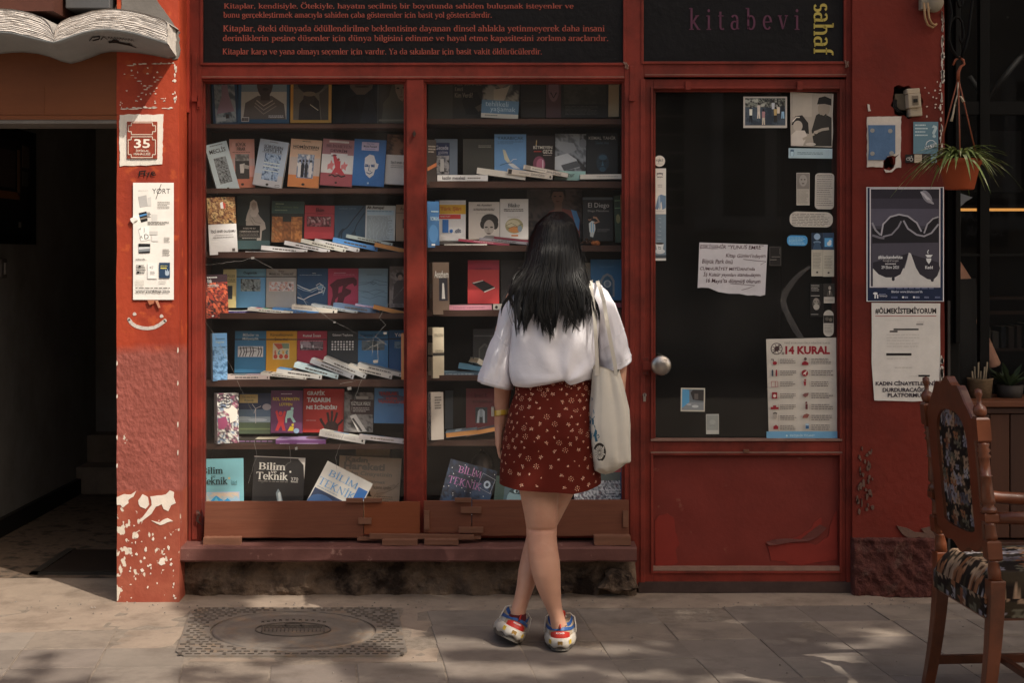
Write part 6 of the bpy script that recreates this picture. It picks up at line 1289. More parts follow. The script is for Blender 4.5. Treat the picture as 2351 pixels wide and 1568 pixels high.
book('black science magazine with a plume of smoke, standing behind the long plank',580,1050,696,1215,'#1e1d1d',[('p',[(0.5,0.62),(0.46,0.5),(0.5,0.44),(0.56,0.5),(0.6,0.6),(0.68,0.64),(0.64,0.75),(0.5,0.72),(0.44,0.68)],'#6a7478'),('p',[(0.52,0.6),(0.5,0.5),(0.54,0.48),(0.58,0.6),(0.6,0.7),(0.5,0.7)],'#a4acac'),('p',[(0.9,0.0),(1.0,0.0),(1.0,0.3),(0.97,0.1),(0.86,0.02)],'#b5b0a8'),('r',0.0,0.0,1.0,0.012,'#a9a49c')],[('t','Bilim',0.1,0.08,0.62,0.185,'#b9b4ac',{'ser': 1.5}),('t','ve',0.34,0.195,0.45,0.235,'#b9b4ac',{'ser': 1.4}),('t','Teknik',0.06,0.21,0.68,0.32,'#b9b4ac',{'ser': 1.5}),('t','370',0.74,0.275,0.88,0.325,'#b9b4ac'),('r',0.74,0.335,0.88,0.343,'#b9b4ac'),('e',0.72,0.2,0.02,0.015,'#b9b4ac'),('k',0.1,0.335,0.7,0.35,1,'#77726c')],Y=0.14,roll=3,yaw=5,name='magazine',th=0.006,cat='magazine')
book('white science magazine with blue capitals lying askew',715,1078,832,1210,'#b3b0a8',[('r',0.02,0.5,0.98,1,'#23304a'),('e',0.3,0.75,0.3,0.2,'#35527a'),('r',0.78,0.16,0.98,0.42,'#2f5f9a')],[('t','BİLİM',0.14,0.08,0.76,0.22,'#5a86ac',{'ser': 1.05}),('t','TEKNİK',0.02,0.26,0.8,0.42,'#5a86ac',{'ser': 1.05}),('k',0.05,0.45,0.5,0.47,1,'#7a8a98')],Y=0.11,roll=27,yaw=0,lean=14,name='magazine',th=0.006,cat='magazine')
np_ = book('folded beige newspaper with faded grey headlines',775,1050,918,1190,'#a38c74',[('p',[(0.62,0.55),(0.9,0.42),(0.98,0.46),(0.7,0.62),(0.66,0.7)],'#96806a'),('l',[(0.55,0.72),(0.62,0.6),(0.78,0.56),(0.9,0.5),(0.98,0.4)],0.006,'#77644f'),('p',[(0.42,0.5),(0.52,0.5),(0.53,0.6),(0.56,0.64),(0.4,0.64),(0.41,0.6)],'#37312b'),('k',0.62,0.62,0.9,0.86,7,'#6a5a49',{'fill': 0.3})],[('t','Kadın',0.1,0.01,0.46,0.1,'#7d7264',{'bold': 0.04}),('t','Hareketi',0.08,0.1,0.74,0.22,'#7d7264',{'bold': 0.04}),('t','Kadın Cinayetinin',0.06,0.24,0.86,0.33,'#857a6b',{'bold': 0.03}),('t','İyi Hali Olmaz',0.16,0.36,0.76,0.44,'#857a6b',{'bold': 0.03}),('t','Yaşamın içinden',0.56,0.46,0.86,0.53,'#4d4235')],Y=0.24,roll=3,lean=8,name='newspaper',th=0.004,cat='newspaper',pages=lin('#a58f78'))
def carton(label,x0,y0,x1,y1,Y,dep,col):
    o = thing('cardboard_box',label,'box',W((x0 + x1) / 2,y1,Y)); w_,h_ = (x1 - x0) / PX(Y),(y1 - y0) / PX(Y)
    b = MB(gain(col,1.3)); b.box(-w_ / 2,w_ / 2,0,dep,0,h_ * 0.5); b.build('box',M_COLR,o,0.002)
    b = MB(gain(col,1.7)); b.box(-w_ / 2 - 0.002,w_ / 2 + 0.002,-0.002,dep + 0.002,h_ * 0.5,h_); b.build('lid',M_COLR,o,0.002)
carton('flat tan cardboard box above the beige newspaper',818,1030,894,1062,0.28,0.06,'#6e5a3e')

# -------- second window, top shelf
book('dark grey green book with a bearded face and old style lettering',983,168,1108,273,'#34332e',[('r',0,0,0.45,1,'#45443c'),('p',[(0.62,0.6),(0.7,0.42),(0.9,0.4),(0.98,0.6),(0.9,0.9),(0.7,0.9)],'#24221f'),('p',[(0.86,0.74),(0.98,0.66),(1.0,0.8),(0.92,0.84)],'#6a5f50')],[('t','ALİ İSMAİL',0.48,0.16,0.98,0.26,'#6f685a',{'ser': 1.4}),('t','Emri',0.49,0.3,0.64,0.38,'#8a8272',{'ser': 1.3}),('t','Kim Verdi?',0.49,0.42,0.82,0.53,'#8a8272',{'ser': 1.3})],Y=0.25,th=0.02)
book('book with a scarfed figure and a pale blue lettered panel',1107,168,1192,272,'#3a4248',[('m',0,0,1,0.6,9,8,['#3a3c3c','#5a5a56','#2c2c2c','#77746c'],{'seed': 100}),('p',[(0.3,0.0),(0.62,0.0),(0.64,0.22),(0.5,0.34),(0.36,0.24)],'#6f6258'),('e',0.47,0.2,0.09,0.025,'#3a2c28'),('p',[(0.3,0.36),(0.62,0.3),(0.74,0.24),(0.6,0.6),(0.32,0.62)],'#8d8578'),('r',0,0.6,1,0.9,'#4d6a80'),('p',[(0,0.9),(1,0.9),(1,1),(0,1)],'#a5a298')],[('t','tehlikeli',0.1,0.62,0.72,0.74,'#98aab4'),('t','yaşamak',0.24,0.74,0.92,0.88,'#98aab4'),('k',0.1,0.93,0.45,0.96,1,'#4a4a48')],Y=0.17,roll=3,th=0.012,lean=8)
book('very dark book on the top shelf beside the scarfed figure',1196,170,1252,270,'#26231f',[('r',0.1,0.6,0.9,0.62,'#3a352f')],th=0.015)
book('dusky pink book with a pale bird figure on the top shelf',1254,178,1288,270,'#4d3638',[('e',0.5,0.3,0.36,0.3,'#6a5054'),('l',[(0.3,0.36),(0.5,0.5),(0.7,0.36)],0.03,'#2c2022')],th=0.015)
book('large dark book back with small print at its foot',1289,172,1396,270,'#2a2926',[('m',0.05,0.05,0.95,0.68,10,8,['#2a2926','#34332e','#42413a'],{'seed': 104})],[('k',0.08,0.72,0.8,0.94,7,'#5d5b54',{'fill': 0.25})],th=0.014,Y=0.24)
book('curved cream page block of a thick book on the top shelf',1397,172,1421,268,'#8f7d62',Y=0.2,th=0.1,yaw=-10,pages=lin('#b8a078'))
# -------- second window, second shelf
book('dark brown spine standing turned at the corner of the second shelf',979,320,1002,424,'#2e2623',[('p',[(0.1,0.62),(1,0.5),(1,0.58),(0.1,0.7)],'#a8643c')],[('k',0.2,0.12,0.9,0.3,3,'#8d857c')],Y=0.13,yaw=35,lean=2,th=0.02,scol='#2a2220',sops=[('r',0.3,0.92,0.7,0.96,'#c9c4bc')])
book('slim book with a night street photo and curly white lettering',998,318,1050,402,'#5f6b78',[('r',0.0,0.1,0.66,1,'#3b4150'),('r',0.02,0.12,0.64,0.46,'#2c3350'),('m',0.02,0.46,0.64,0.98,7,9,['#23252c','#55575e','#8d8c8e','#16171b'],{'seed': 110}),('p',[(0.25,0.55),(0.4,0.55),(0.42,0.9),(0.24,0.9)],'#a9a8a6')],[('t','Gecede',0.04,0.18,0.6,0.3,'#a9a9b4',{'ser': 0.8}),('t','giden',0.16,0.32,0.58,0.44,'#a9a9b4',{'ser': 0.8})],th=0.016)
book('plain dark olive book with a small pale title',1063,318,1134,406,'#35342e',[],[('k',0.5,0.16,0.92,0.24,2,'#77746a')],th=0.014)
book('sky blue book with a white flying crane',1135,307,1208,395,'#5a80a6',[('p',[(0.26,0.4),(0.34,0.42),(0.44,0.62),(0.5,0.72),(0.42,0.76),(0.32,0.66)],'#a9a690'),('p',[(0.46,0.74),(0.6,0.78),(0.82,0.92),(0.6,0.9),(0.44,0.8)],'#b4bcc0'),('l',[(0.5,0.74),(0.6,0.66),(0.7,0.66)],0.014,'#c4c8c8'),('l',[(0.18,0.82),(0.4,0.76),(0.56,0.76)],0.016,'#34485a')],[('t','YARABIÇAK',0.1,0.07,0.92,0.165,'#2a3c50',{'bold': 0.0}),('k',0.1,0.19,0.9,0.215,1,'#3a5068',{'left': False}),('k',0.1,0.24,0.6,0.26,1,'#3a5068')],th=0.018)
book('black book with a pink glow and white capitals',1209,310,1273,402,'#1f1816',[('e',0.45,0.72,0.22,0.2,'#6a3848'),('e',0.5,0.74,0.15,0.16,'#96596c'),('r',0.56,0.62,0.6,0.94,'#c4a0a8'),('l',[(0.34,0.28),(0.36,0.12)],0.02,'#c4a070')],[('t','BİTMEYEN',0.24,0.24,0.92,0.34,'#bcb0a4',{'bold': 0.02}),('t','GECE',0.58,0.36,0.92,0.46,'#bcb0a4',{'bold': 0.02}),('k',0.26,0.38,0.54,0.43,1,'#a03a30'),('k',0.6,0.48,0.9,0.52,1,'#8a8078')],th=0.018)
book('book with a grey still life photo of papers and a pale green foot',1274,306,1345,414,'#5a5d60',[('m',0,0,1,0.8,9,11,['#3a3c3e','#55595c','#7d8286','#2a2b2c'],{'seed': 114}),('p',[(0.1,0.16),(0.6,0.2),(0.7,0.34),(0.4,0.44),(0.05,0.3)],'#85898c'),('p',[(0.0,0.5),(0.4,0.42),(0.7,0.55),(0.8,0.72),(0.3,0.8),(0.0,0.78)],'#a4a8aa'),('e',0.9,0.2,0.12,0.1,'#6a6e72'),('p',[(0.2,0.68),(0.7,0.58),(0.84,0.7),(0.3,0.8)],'#4a4d50'),('r',0,0.8,1,1,'#8fb0a8')],[('t','Huzur',0.22,0.83,0.64,0.93,'#22302e')],Y=0.24,roll=1,th=0.018)
book('near black book with a dark blue shadowed bearded face',1346,304,1418,402,'#171b1d',[('e',0.52,0.7,0.2,0.22,'#1c2a33'),('e',0.53,0.58,0.13,0.06,'#2c4654'),('e',0.46,0.67,0.04,0.012,'#0e1214'),('e',0.6,0.67,0.04,0.012,'#0e1214'),('p',[(0.52,0.66),(0.48,0.78),(0.56,0.78)],'#31505f'),('e',0.52,0.86,0.1,0.06,'#26404d')],[('t','KEMAL TAHİR',0.08,0.06,0.94,0.16,'#8f8c84',{'ser': 1.1}),('t','Devlet Ana',0.3,0.2,0.72,0.27,'#33444e',{'ser': 0.9})],th=0.018)
lying('white book with a bold black spine title at the foot of the second shelf',1004,415,1120,415,14,Y=0.14,col='#c2bdb4',top='#8d8d8a',sops=[('t','katilin meselesi',0.1,0.22,0.55,0.8,'#1f1c1a',{'bold': 0.02}),('k',0.6,0.35,0.86,0.7,1,'#6a655e')],dep=0.11)
lying('blank white spined book slanting down behind the bold titled one',1094,398,1206,413,14,Y=0.16,col='#bab2a8',dep=0.11)
lying('cream book with a dark picture at its spine head, slanting',1164,398,1268,412,12,Y=0.15,col='#a9a297',sops=[('r',0.02,0.1,0.1,0.95,'#2a2624'),('t','Zaman Çöktü',0.52,0.25,0.82,0.8,'#35302c'),('k',0.26,0.4,0.48,0.65,1,'#77706a'),('e',0.95,0.55,0.02,0.25,'#35302c')],dep=0.11)
lying('white book with two line spine print, topmost slanting on the second shelf',1201,387,1303,407,10,Y=0.16,col='#b3ada3',top='#948878',sops=[('r',0.04,0.1,0.16,0.95,'#8d877d'),('k',0.2,0.4,0.5,0.65,1,'#5d5852'),('t','Saint-Michel',0.52,0.25,0.84,0.8,'#35302c')],dep=0.11)
lying('long white spined book lying beside the frame on the second shelf',1332,411,1437,410,11,Y=0.14,col='#b8b2a8',sops=[('k',0.36,0.35,0.82,0.6,1,'#8d877d',{'left': False})],dep=0.1)
# -------- second window, third shelf
book('blue book with a wide spine standing turned at the corner of the third shelf',982,462,1008,568,'#2c5680',[('e',0.5,0.7,0.4,0.2,'#3f6c98')],[('k',0.3,0.2,0.95,0.24,1,'#9ab0c4'),('t','ROMANI',0.25,0.33,0.95,0.42,'#93aac0',{'ser': 1.1}),('r',0.3,0.92,0.6,0.96,'#b4c0cc')],Y=0.12,yaw=28,lean=2,th=0.014,scol='#7a8894')
book('white book with an orange band, a red band and a large blue numeral',999,459,1069,553,'#b9b9b6',[('r',0.0,0.0,0.14,0.34,'#3f5c84'),('r',0.14,0.11,1,0.34,'#c98f2c'),('r',0.0,0.35,0.84,0.46,'#ac3a34')],[('t','Türk Şiiri',0.17,0.16,0.86,0.28,'#a05c22',{'bold': 0.03}),('t','MEMET FUAT',0.17,0.38,0.5,0.42,'#d0bcb4'),('t','1',0.24,0.48,0.44,0.8,'#2f5f9c',{'bold': 0.02}),('e',0.53,0.76,0.055,0.045,'#2f5f9c'),('t','cilt',0.66,0.7,0.85,0.8,'#2c3a55',{'bold': 0.02})],th=0.02)
book('pale beige book with a curly haired portrait photo',1076,463,1147,549,'#a8a29a',[('e',0.68,0.5,0.28,0.18,'#26221f'),('e',0.86,0.6,0.1,0.14,'#26221f'),('e',0.47,0.6,0.1,0.12,'#26221f'),('e',0.66,0.68,0.17,0.2,'#8f8880'),('e',0.57,0.68,0.05,0.02,'#2c2826'),('e',0.74,0.68,0.05,0.02,'#2c2826'),('l',[(0.64,0.7),(0.62,0.79),(0.68,0.79)],0.012,'#5d5650'),('e',0.65,0.85,0.07,0.018,'#4a3c38'),('p',[(0.38,1.0),(0.56,0.9),(0.8,0.9),(1.0,0.98),(1.0,1.0)],'#6a6664')],[('t','Ah Ayetleri',0.26,0.06,0.74,0.13,'#34302d',{'ser': 1.1}),('k',0.16,0.17,0.84,0.24,2,'#57524d',{'left': False}),('k',0.24,0.3,0.78,0.32,1,'#8d8780')],th=0.018)
book('white book with an oval engraving in ochre and grey',1148,456,1213,549,'#aeaba6',[('e',0.5,0.67,0.32,0.19,'#85805f'),('e',0.46,0.62,0.24,0.1,'#a39c80'),('e',0.52,0.76,0.22,0.08,'#a06c3c'),('l',[(0.22,0.66),(0.4,0.6),(0.6,0.68),(0.8,0.62)],0.012,'#4d4a3c'),('l',[(0.26,0.74),(0.5,0.68),(0.76,0.74)],0.012,'#4d4a3c'),('e',0.7,0.74,0.08,0.08,'#6d7a80'),('r',0.4,0.89,0.64,0.93,'#a3683c')],[('t','Blake',0.28,0.11,0.7,0.21,'#2c2927',{'ser': 1.2}),('k',0.14,0.24,0.84,0.32,2,'#5a5550'),('k',0.26,0.44,0.72,0.455,1,'#77726c')],th=0.018)
po = book('large poster like cover of a footballer in a red and blue shirt',1210,430,1336,548,'#2e2a28',[('m',0,0,1,1,12,12,['#2c2827','#3a3432','#4a403c','#242020'],{'seed': 120}),('p',[(0.4,0.95),(0.3,0.6),(0.42,0.46),(0.6,0.4),(0.86,0.46),(0.96,0.7),(0.96,0.98)],'#6d3a34'),('p',[(0.8,0.43),(0.9,0.46),(0.96,0.64),(0.94,0.85),(0.88,0.72)],'#4a7aa4'),('r',0.5,0.3,0.64,0.46,'#6a5044'),('e',0.56,0.18,0.11,0.16,'#6a5044'),('p',[(0.42,0.22),(0.44,0.0),(0.7,0.0),(0.7,0.22),(0.66,0.08),(0.48,0.08)],'#1d1816'),('e',0.51,0.17,0.025,0.012,'#1d1816'),('e',0.61,0.17,0.025,0.012,'#1d1816'),('e',0.56,0.27,0.035,0.01,'#4a2f28')],Y=0.31,th=0.01)
book('black book with a praying footballer in a pale striped shirt',1338,452,1407,553,'#1f2020',[('r',0,0,1,0.06,'#4d565c'),('p',[(0.2,0.6),(0.3,0.54),(0.4,0.56),(0.42,0.74),(0.38,0.82),(0.22,0.8)],'#b0b4b0'),('r',0.27,0.58,0.3,0.8,'#6d9ab0'),('r',0.34,0.58,0.37,0.8,'#6d9ab0'),('e',0.23,0.5,0.055,0.04,'#7a5c48'),('e',0.22,0.475,0.06,0.03,'#15110f'),('l',[(0.36,0.6),(0.54,0.56),(0.44,0.47),(0.34,0.46)],0.045,'#8d6c54'),('p',[(0.24,0.8),(0.38,0.82),(0.34,0.92),(0.24,0.9)],'#a9aca8')],[('t','El Diego',0.18,0.13,0.88,0.27,'#aba8a2'),('t','Diego Maradona',0.17,0.29,0.86,0.35,'#8f8c86'),('k',0.48,0.72,0.9,0.8,3,'#6a6866',{'fill': 0.3})],th=0.018)
book('dark green spine beside the praying footballer book',1411,448,1427,556,'#2b3a2e',[('r',0.1,0.1,0.9,0.12,'#5d7a58'),('r',0.1,0.26,0.9,0.28,'#5d7a58'),('e',0.5,0.5,0.3,0.1,'#6a6a48')],th=0.02,Y=0.22,roll=-2)
book('dull orange book edge at the end of the third shelf',1427,446,1437,556,'#8a5a40',th=0.02,Y=0.2,roll=-2)
lying('white book with neat spine print at the foot of the third shelf',1020,570,1118,569,10,Y=0.14,col='#b8b3aa',sops=[('k',0.2,0.35,0.45,0.65,1,'#77726a'),('t','Sancılı Yaratı',0.48,0.22,0.76,0.8,'#3a3632'),('e',0.95,0.5,0.015,0.2,'#3a3632')],dep=0.11)
lying('grey board lidded book behind the neat white one',1004,560,1070,563,7,Y=0.2,col='#4d4a48',dep=0.1)
lying('crimson spined book slanting on the third shelf',1052,553,1169,565,6,Y=0.17,col='#7d3444',top='#93857c',sops=[('k',0.3,0.3,0.7,0.6,1,'#c09aa0')],dep=0.11)
lying('grey spined book slanting behind the crimson one',1100,551,1214,562,6,Y=0.19,col='#77747a',dep=0.1,sops=spine_txt(1,3))
lying('thin maroon book topmost in the slanting third shelf pile',1134,547,1216,556,5,Y=0.2,col='#6a2c38',top='#5f5a5c',dep=0.1)
rg = thing('dried_flowers','small dried brown flower bundle with an orange tip on the third shelf','dried flowers',W(1352,562,0.16))
b = MB(); r9 = random.Random(4)
for i in range(46):
    a = r9.uniform(0,6.28); k = r9.uniform(0.2,1); e = Vector((0.05 * k * math.cos(a) ,0.02 * math.sin(a),0.035 * r9.random() * (1.1 - k) + 0.004)); b.tube([Vector((0,0,0.004)),e * 0.6 + Vector((0,0,0.008)),e],[0.004,0.005,0.001],5,lin('#3a2a22') if i % 3 else lin('#4d3528'))
b.build('stems',M_COLR,rg)
b = MB(lin('#a8643a'))
for i in range(7): b.sphere((0.02 + r9.uniform(-0.012,0.02),-0.015,0.002 + r9.uniform(0,0.008)),r9.uniform(0.006,0.011),8,6)
b.build('blossom',M_COLR,rg)
# -------- second window, fourth shelf
book('thick brown novel with white script and a small white figure',994,602,1031,722,'#5f5044',[('r',0.38,0.3,0.9,0.74,'#24242c'),('p',[(0.58,0.4),(0.68,0.4),(0.74,0.7),(0.54,0.7)],'#b4b4b0')],[('t','Anathem',0.1,0.16,0.95,0.3,'#c4bcb0',{'ser': 0.9})],Y=0.12,yaw=22,lean=2,th=0.05,scol='#6a5a4c',sops=[('t','ANATHEM',0.4,0.4,0.62,0.68,'#c4bcb0',{'rot': 1,'bold': 0.02})],pages=lin('#c4a480'))
book('red book with a black notebook drawn across it',1074,597,1146,697,'#a03434',[('r',0,0,1,0.22,'#8d2a3c'),('p',[(0.14,0.52),(0.48,0.46),(0.86,0.62),(0.52,0.72)],'#1f1b1b'),('p',[(0.14,0.52),(0.48,0.46),(0.5,0.475),(0.16,0.545)],'#b4aca4'),('p',[(0.14,0.54),(0.52,0.735),(0.52,0.71),(0.14,0.515)],'#2a2424'),('p',[(0.52,0.72),(0.86,0.62),(0.86,0.645),(0.53,0.745)],'#b9b0a8')],[('t','FAHRENHEIT',0.24,0.18,0.76,0.22,'#6a2030',{'bold': 0.01})],th=0.018)
book('black book with a small red medallion half hidden by the woman',1150,597,1222,698,'#1d1918',[('e',0.6,0.42,0.11,0.075,'#5f3a32'),('e',0.6,0.42,0.06,0.04,'#8d6a58')],[('t','BİZ',0.56,0.15,0.68,0.19,'#6a645e')],th=0.018)
book('cream narrow book behind the blue icon book',1338,603,1357,690,'#8d8a80',Y=0.3)
book('blue book with an arched icon of a haloed saint',1356,595,1430,689,'#27587c',[('p',[(0.3,0.92),(0.3,0.52),(0.38,0.4),(0.52,0.34),(0.66,0.4),(0.74,0.52),(0.74,0.92)],'#6a7074'),('p',[(0.36,0.9),(0.36,0.54),(0.44,0.44),(0.52,0.4),(0.6,0.44),(0.68,0.54),(0.68,0.9)],'#2f4f66'),('e',0.52,0.6,0.12,0.09,'#8d9496'),('e',0.52,0.6,0.07,0.07,'#5a6a78'),('p',[(0.4,0.9),(0.44,0.7),(0.6,0.7),(0.64,0.9)],'#33475a')],[('t','YENİ HAYAT',0.28,0.16,0.72,0.2,'#4a7a9a')],th=0.018)
lying('pink spined book at the foot of the fourth shelf',1024,712,1129,711,11,Y=0.14,col='#b07a86',top='#8a6a70',sops=[('t','FAHRENHEIT',0.16,0.3,0.45,0.7,'#8d5a68'),('k',0.46,0.35,0.84,0.65,1,'#7d4a58',{'left': False})],dep=0.11)
lying('small white book with a black emblem beside the pink spined one',1132,711,1158,711,12,Y=0.15,col='#aaa69e',sops=[('e',0.3,0.5,0.12,0.3,'#26221f')],dep=0.1)
lying('dull crimson book peeping out at the end of the fourth shelf',1400,706,1440,706,10,Y=0.15,col='#6a3440',dep=0.1)
# -------- second window, fifth shelf
book('thick cream novel with a black spine label',994,752,1019,868,'#a39a86',[('r',0,0.5,1,0.56,'#2a2724')],[('t','EMILE ZOLA',0.15,0.12,0.95,0.18,'#5d564a'),('t','GERMINAL',0.2,0.44,0.95,0.49,'#5d564a')],Y=0.12,yaw=30,lean=1,th=0.045,scol='#a8a08c',sops=[('r',0,0.15,1,0.3,'#24211f'),('r',0,0.54,1,0.58,'#24211f'),('t','ÉMILE ZOLA',0.3,0.34,0.7,0.53,'#4d473c',{'rot': 1}),('t','GERMİNAL',0.25,0.62,0.75,0.86,'#4d473c',{'rot': 1})])
book('dark book with a small arched vignette behind the glass',1086,755,1140,850,'#252423',[('p',[(0.24,0.75),(0.24,0.48),(0.5,0.34),(0.76,0.48),(0.76,0.75)],'#42423e'),('p',[(0.3,0.73),(0.3,0.5),(0.5,0.4),(0.7,0.5),(0.7,0.73)],'#2e302e'),('r',0,0.78,1,1,'#2b3c48')],[('k',0.05,0.14,0.95,0.2,1,'#4a4a48',{'left': False})],th=0.016)
lying('grey blue book at the foot of the fifth shelf',1014,864,1106,864,9,Y=0.14,col='#3a4c58',top='#566a76',sops=[('k',0.1,0.3,0.8,0.65,1,'#8d9aa2',{'left': False})],dep=0.11)
lying('small teal blue book resting on the grey blue one',1052,846,1108,853,10,Y=0.16,col='#44687c',dep=0.1)
lying('white open page book with a curled cover near her sleeve',1094,833,1112,843,12,Y=0.18,col='#a39d90',dep=0.1,yaw=25)
# -------- second window, sixth shelf
book('pale book with patterned spine standing turned at the corner of the sixth shelf',990,901,1018,1010,'#8f8880',[('k',0.3,0.08,0.85,0.36,5,'#4d4844',{'fill': 0.6})],Y=0.12,yaw=28,lean=2,th=0.03,scol='#8a9aa6',sops=[('m',0,0,1,1,4,18,['#a4b0b8','#6a7a8c','#c0c4c6','#4d5f74'],{'seed': 130})])
book('slate book standing behind the patterned spine on the sixth shelf',1022,897,1040,985,'#39434c',Y=0.3)
book('dark maroon book with a small grey portrait vignette',1070,892,1142,986,'#542024',[('r',0.3,0.46,0.68,0.84,'#2c3034'),('e',0.48,0.6,0.1,0.1,'#6d767c'),('p',[(0.34,0.84),(0.38,0.56),(0.44,0.5),(0.42,0.84)],'#8a9298'),('p',[(0.6,0.84),(0.6,0.56),(0.52,0.5),(0.54,0.84)],'#8a9298')],[('t','İNCİ',0.26,0.12,0.66,0.22,'#421619',{'bold': 0.03}),('t','AFORİZMALAR',0.2,0.27,0.86,0.35,'#421619',{'bold': 0.02})],th=0.018)
lying('orange paged book with a blue grey lid at the foot of the sixth shelf',1024,1006,1096,998,12,Y=0.13,col='#53626c',pages_front=True,dep=0.12,tops=[('r',0.3,0.1,0.5,0.9,'#8d9aa0')])
lying('orange paged book with a dark lid overlapping the blue grey one',1070,1004,1140,990,11,Y=0.15,col='#36333a',pages_front=True,dep=0.12,tops=[('k',0.4,0.2,0.7,0.6,3,'#8d8a88')])
# -------- foot of the second window
book('dark starry science magazine with violet capitals, propped askew',1016,1066,1128,1195,'#1d2230',[('m',0,0,1,1,14,14,['#1a1e2a','#202a3c','#161a24','#28384e'],{'seed': 140}),('e',0.4,0.86,0.3,0.18,'#2f5478'),('e',0.4,0.88,0.18,0.12,'#5a8cae'),('e',0.4,0.9,0.08,0.07,'#a4c4d4')] + [('e',random.Random(k).random(),random.Random(k + 50).random(),0.008,0.007,'#b9c4d0') for k in range(40)] + [('l',[(0.72,0.1),(1.0,0.16),(0.96,0.42),(0.68,0.36),(0.72,0.1)],0.008,'#7d828a'),('e',0.86,0.28,0.07,0.07,'#8d9aa6'),('e',0.86,0.28,0.035,0.035,'#23303e')],[('t','BİLİM',0.22,0.05,0.7,0.2,'#8a5a80',{'ser': 1.0}),('t','TEKNİK',0.06,0.26,0.76,0.42,'#7d5278',{'ser': 1.0})],Y=0.12,roll=15,lean=14,name='magazine',th=0.006,cat='magazine')
book('teal toned magazine with one large staring eye behind her hem',1134,1096,1206,1200,'#41555c',[('r',0,0,0.3,1,'#31423c'),('p',[(0.3,1),(0.42,0.4),(0.62,0.18),(1.0,0.1),(1,1)],'#6d868c'),('p',[(0.44,0.32),(0.62,0.2),(0.9,0.26),(0.82,0.36),(0.6,0.36)],'#23343a'),('e',0.68,0.3,0.08,0.04,'#8fa4a8'),('e',0.7,0.3,0.04,0.035,'#16262b'),('l',[(0.42,0.22),(0.62,0.12),(0.9,0.18)],0.02,'#2c3f45')],Y=0.12,roll=6,lean=14,name='magazine',th=0.006,cat='magazine')
book('colour magazine with a crowd photo and a red title block under the bag',1318,1066,1436,1200,'#4a5258',[('m',0,0.28,0.9,1,22,16,['#2a2c32','#8a8e94','#55595f','#b4b4b6','#3a3a48','#6d5a5c'],{'seed': 150,'sc': 14}),('r',0,0,0.9,0.28,'#45504c'),('r',0.9,0,1,1,'#1f3a60'),('r',0.56,0.0,0.92,0.14,'#a83a40')],[('t','NO',0.6,0.0,0.86,0.1,'#c9bcbc',{'bold': 0.03}),('k',0.62,0.42,0.92,0.6,4,'#c4c6c8',{'fill': 0.45})],Y=0.13,lean=12,name='magazine',th=0.006,cat='magazine')
ml = thing('metal_bell','dark bronze dome shaped bell standing behind the starry magazine','bell',W(1106,1090,0.27))
b = MB(lin('#3a332e')); k_ = 1 / PX(0.27)
b.lathe([(0.001,52 * k_),(5 * k_,51 * k_),(14 * k_,46 * k_),(22 * k_,36 * k_),(26 * k_,22 * k_),(27 * k_,16 * k_),(28.5 * k_,14 * k_),(28 * k_,8 * k_),(30 * k_,5 * k_),(30 * k_,-20 * k_)],28); b.build('dome',M_DKMETAL,ml)
b = MB(); b.lathe([(0.001,60 * k_),(3 * k_,58 * k_),(3.5 * k_,54 * k_),(2 * k_,50 * k_)],12); b.build('finial',M_DKMETAL,ml)

# ---------------------------------------------------------------- papers on the door glass
YD = 0.026
def dz(x,y): return (1416 + x * 0.32,560.5 + y * 0.32)
G2 = 1.7
sheet('photo_print','white bordered photo of people playing on a street, taped high on the door glass','photo',1706.7,221,1807,293,YD,[('r',0.04,0.05,0.96,0.92,'#3a4047'),('m',0.04,0.05,0.96,0.34,22,5,['#4a4d4c','#77796f','#2c2d2d','#94958c'],{'seed': 3,'sc': 12}),('m',0.04,0.34,0.96,0.92,16,8,['#333b44','#3d4650','#2a313a'],{'seed': 4})] +
      [q for u_,v_,c1,c2 in ((0.17,0.4,'#c4bcb2','#1c1e22'),(0.35,0.28,'#a8a098','#b4aca0'),(0.46,0.48,'#8d6a6c','#a39a8c'),(0.68,0.2,'#a4a8ac','#3a4048'),(0.73,0.4,'#a08a5c','#2c2a28'),(0.8,0.34,'#b4aa9c','#3a3c40'),(0.9,0.28,'#22252a','#7d9cb4')) for q in (('e',u_,v_ - 0.05,0.018,0.035,'#241c18'),('p',[(u_ - 0.035,v_),(u_ + 0.035,v_),(u_ + 0.03,v_ + 0.2),(u_ - 0.03,v_ + 0.2)],c1),('p',[(u_ - 0.03,v_ + 0.2),(u_ + 0.03,v_ + 0.2),(u_ + 0.035,v_ + 0.42),(u_ + 0.008,v_ + 0.42),(u_,v_ + 0.26),(u_ - 0.01,v_ + 0.42),(u_ - 0.035,v_ + 0.42)],c2))],'#a09a92',G2)
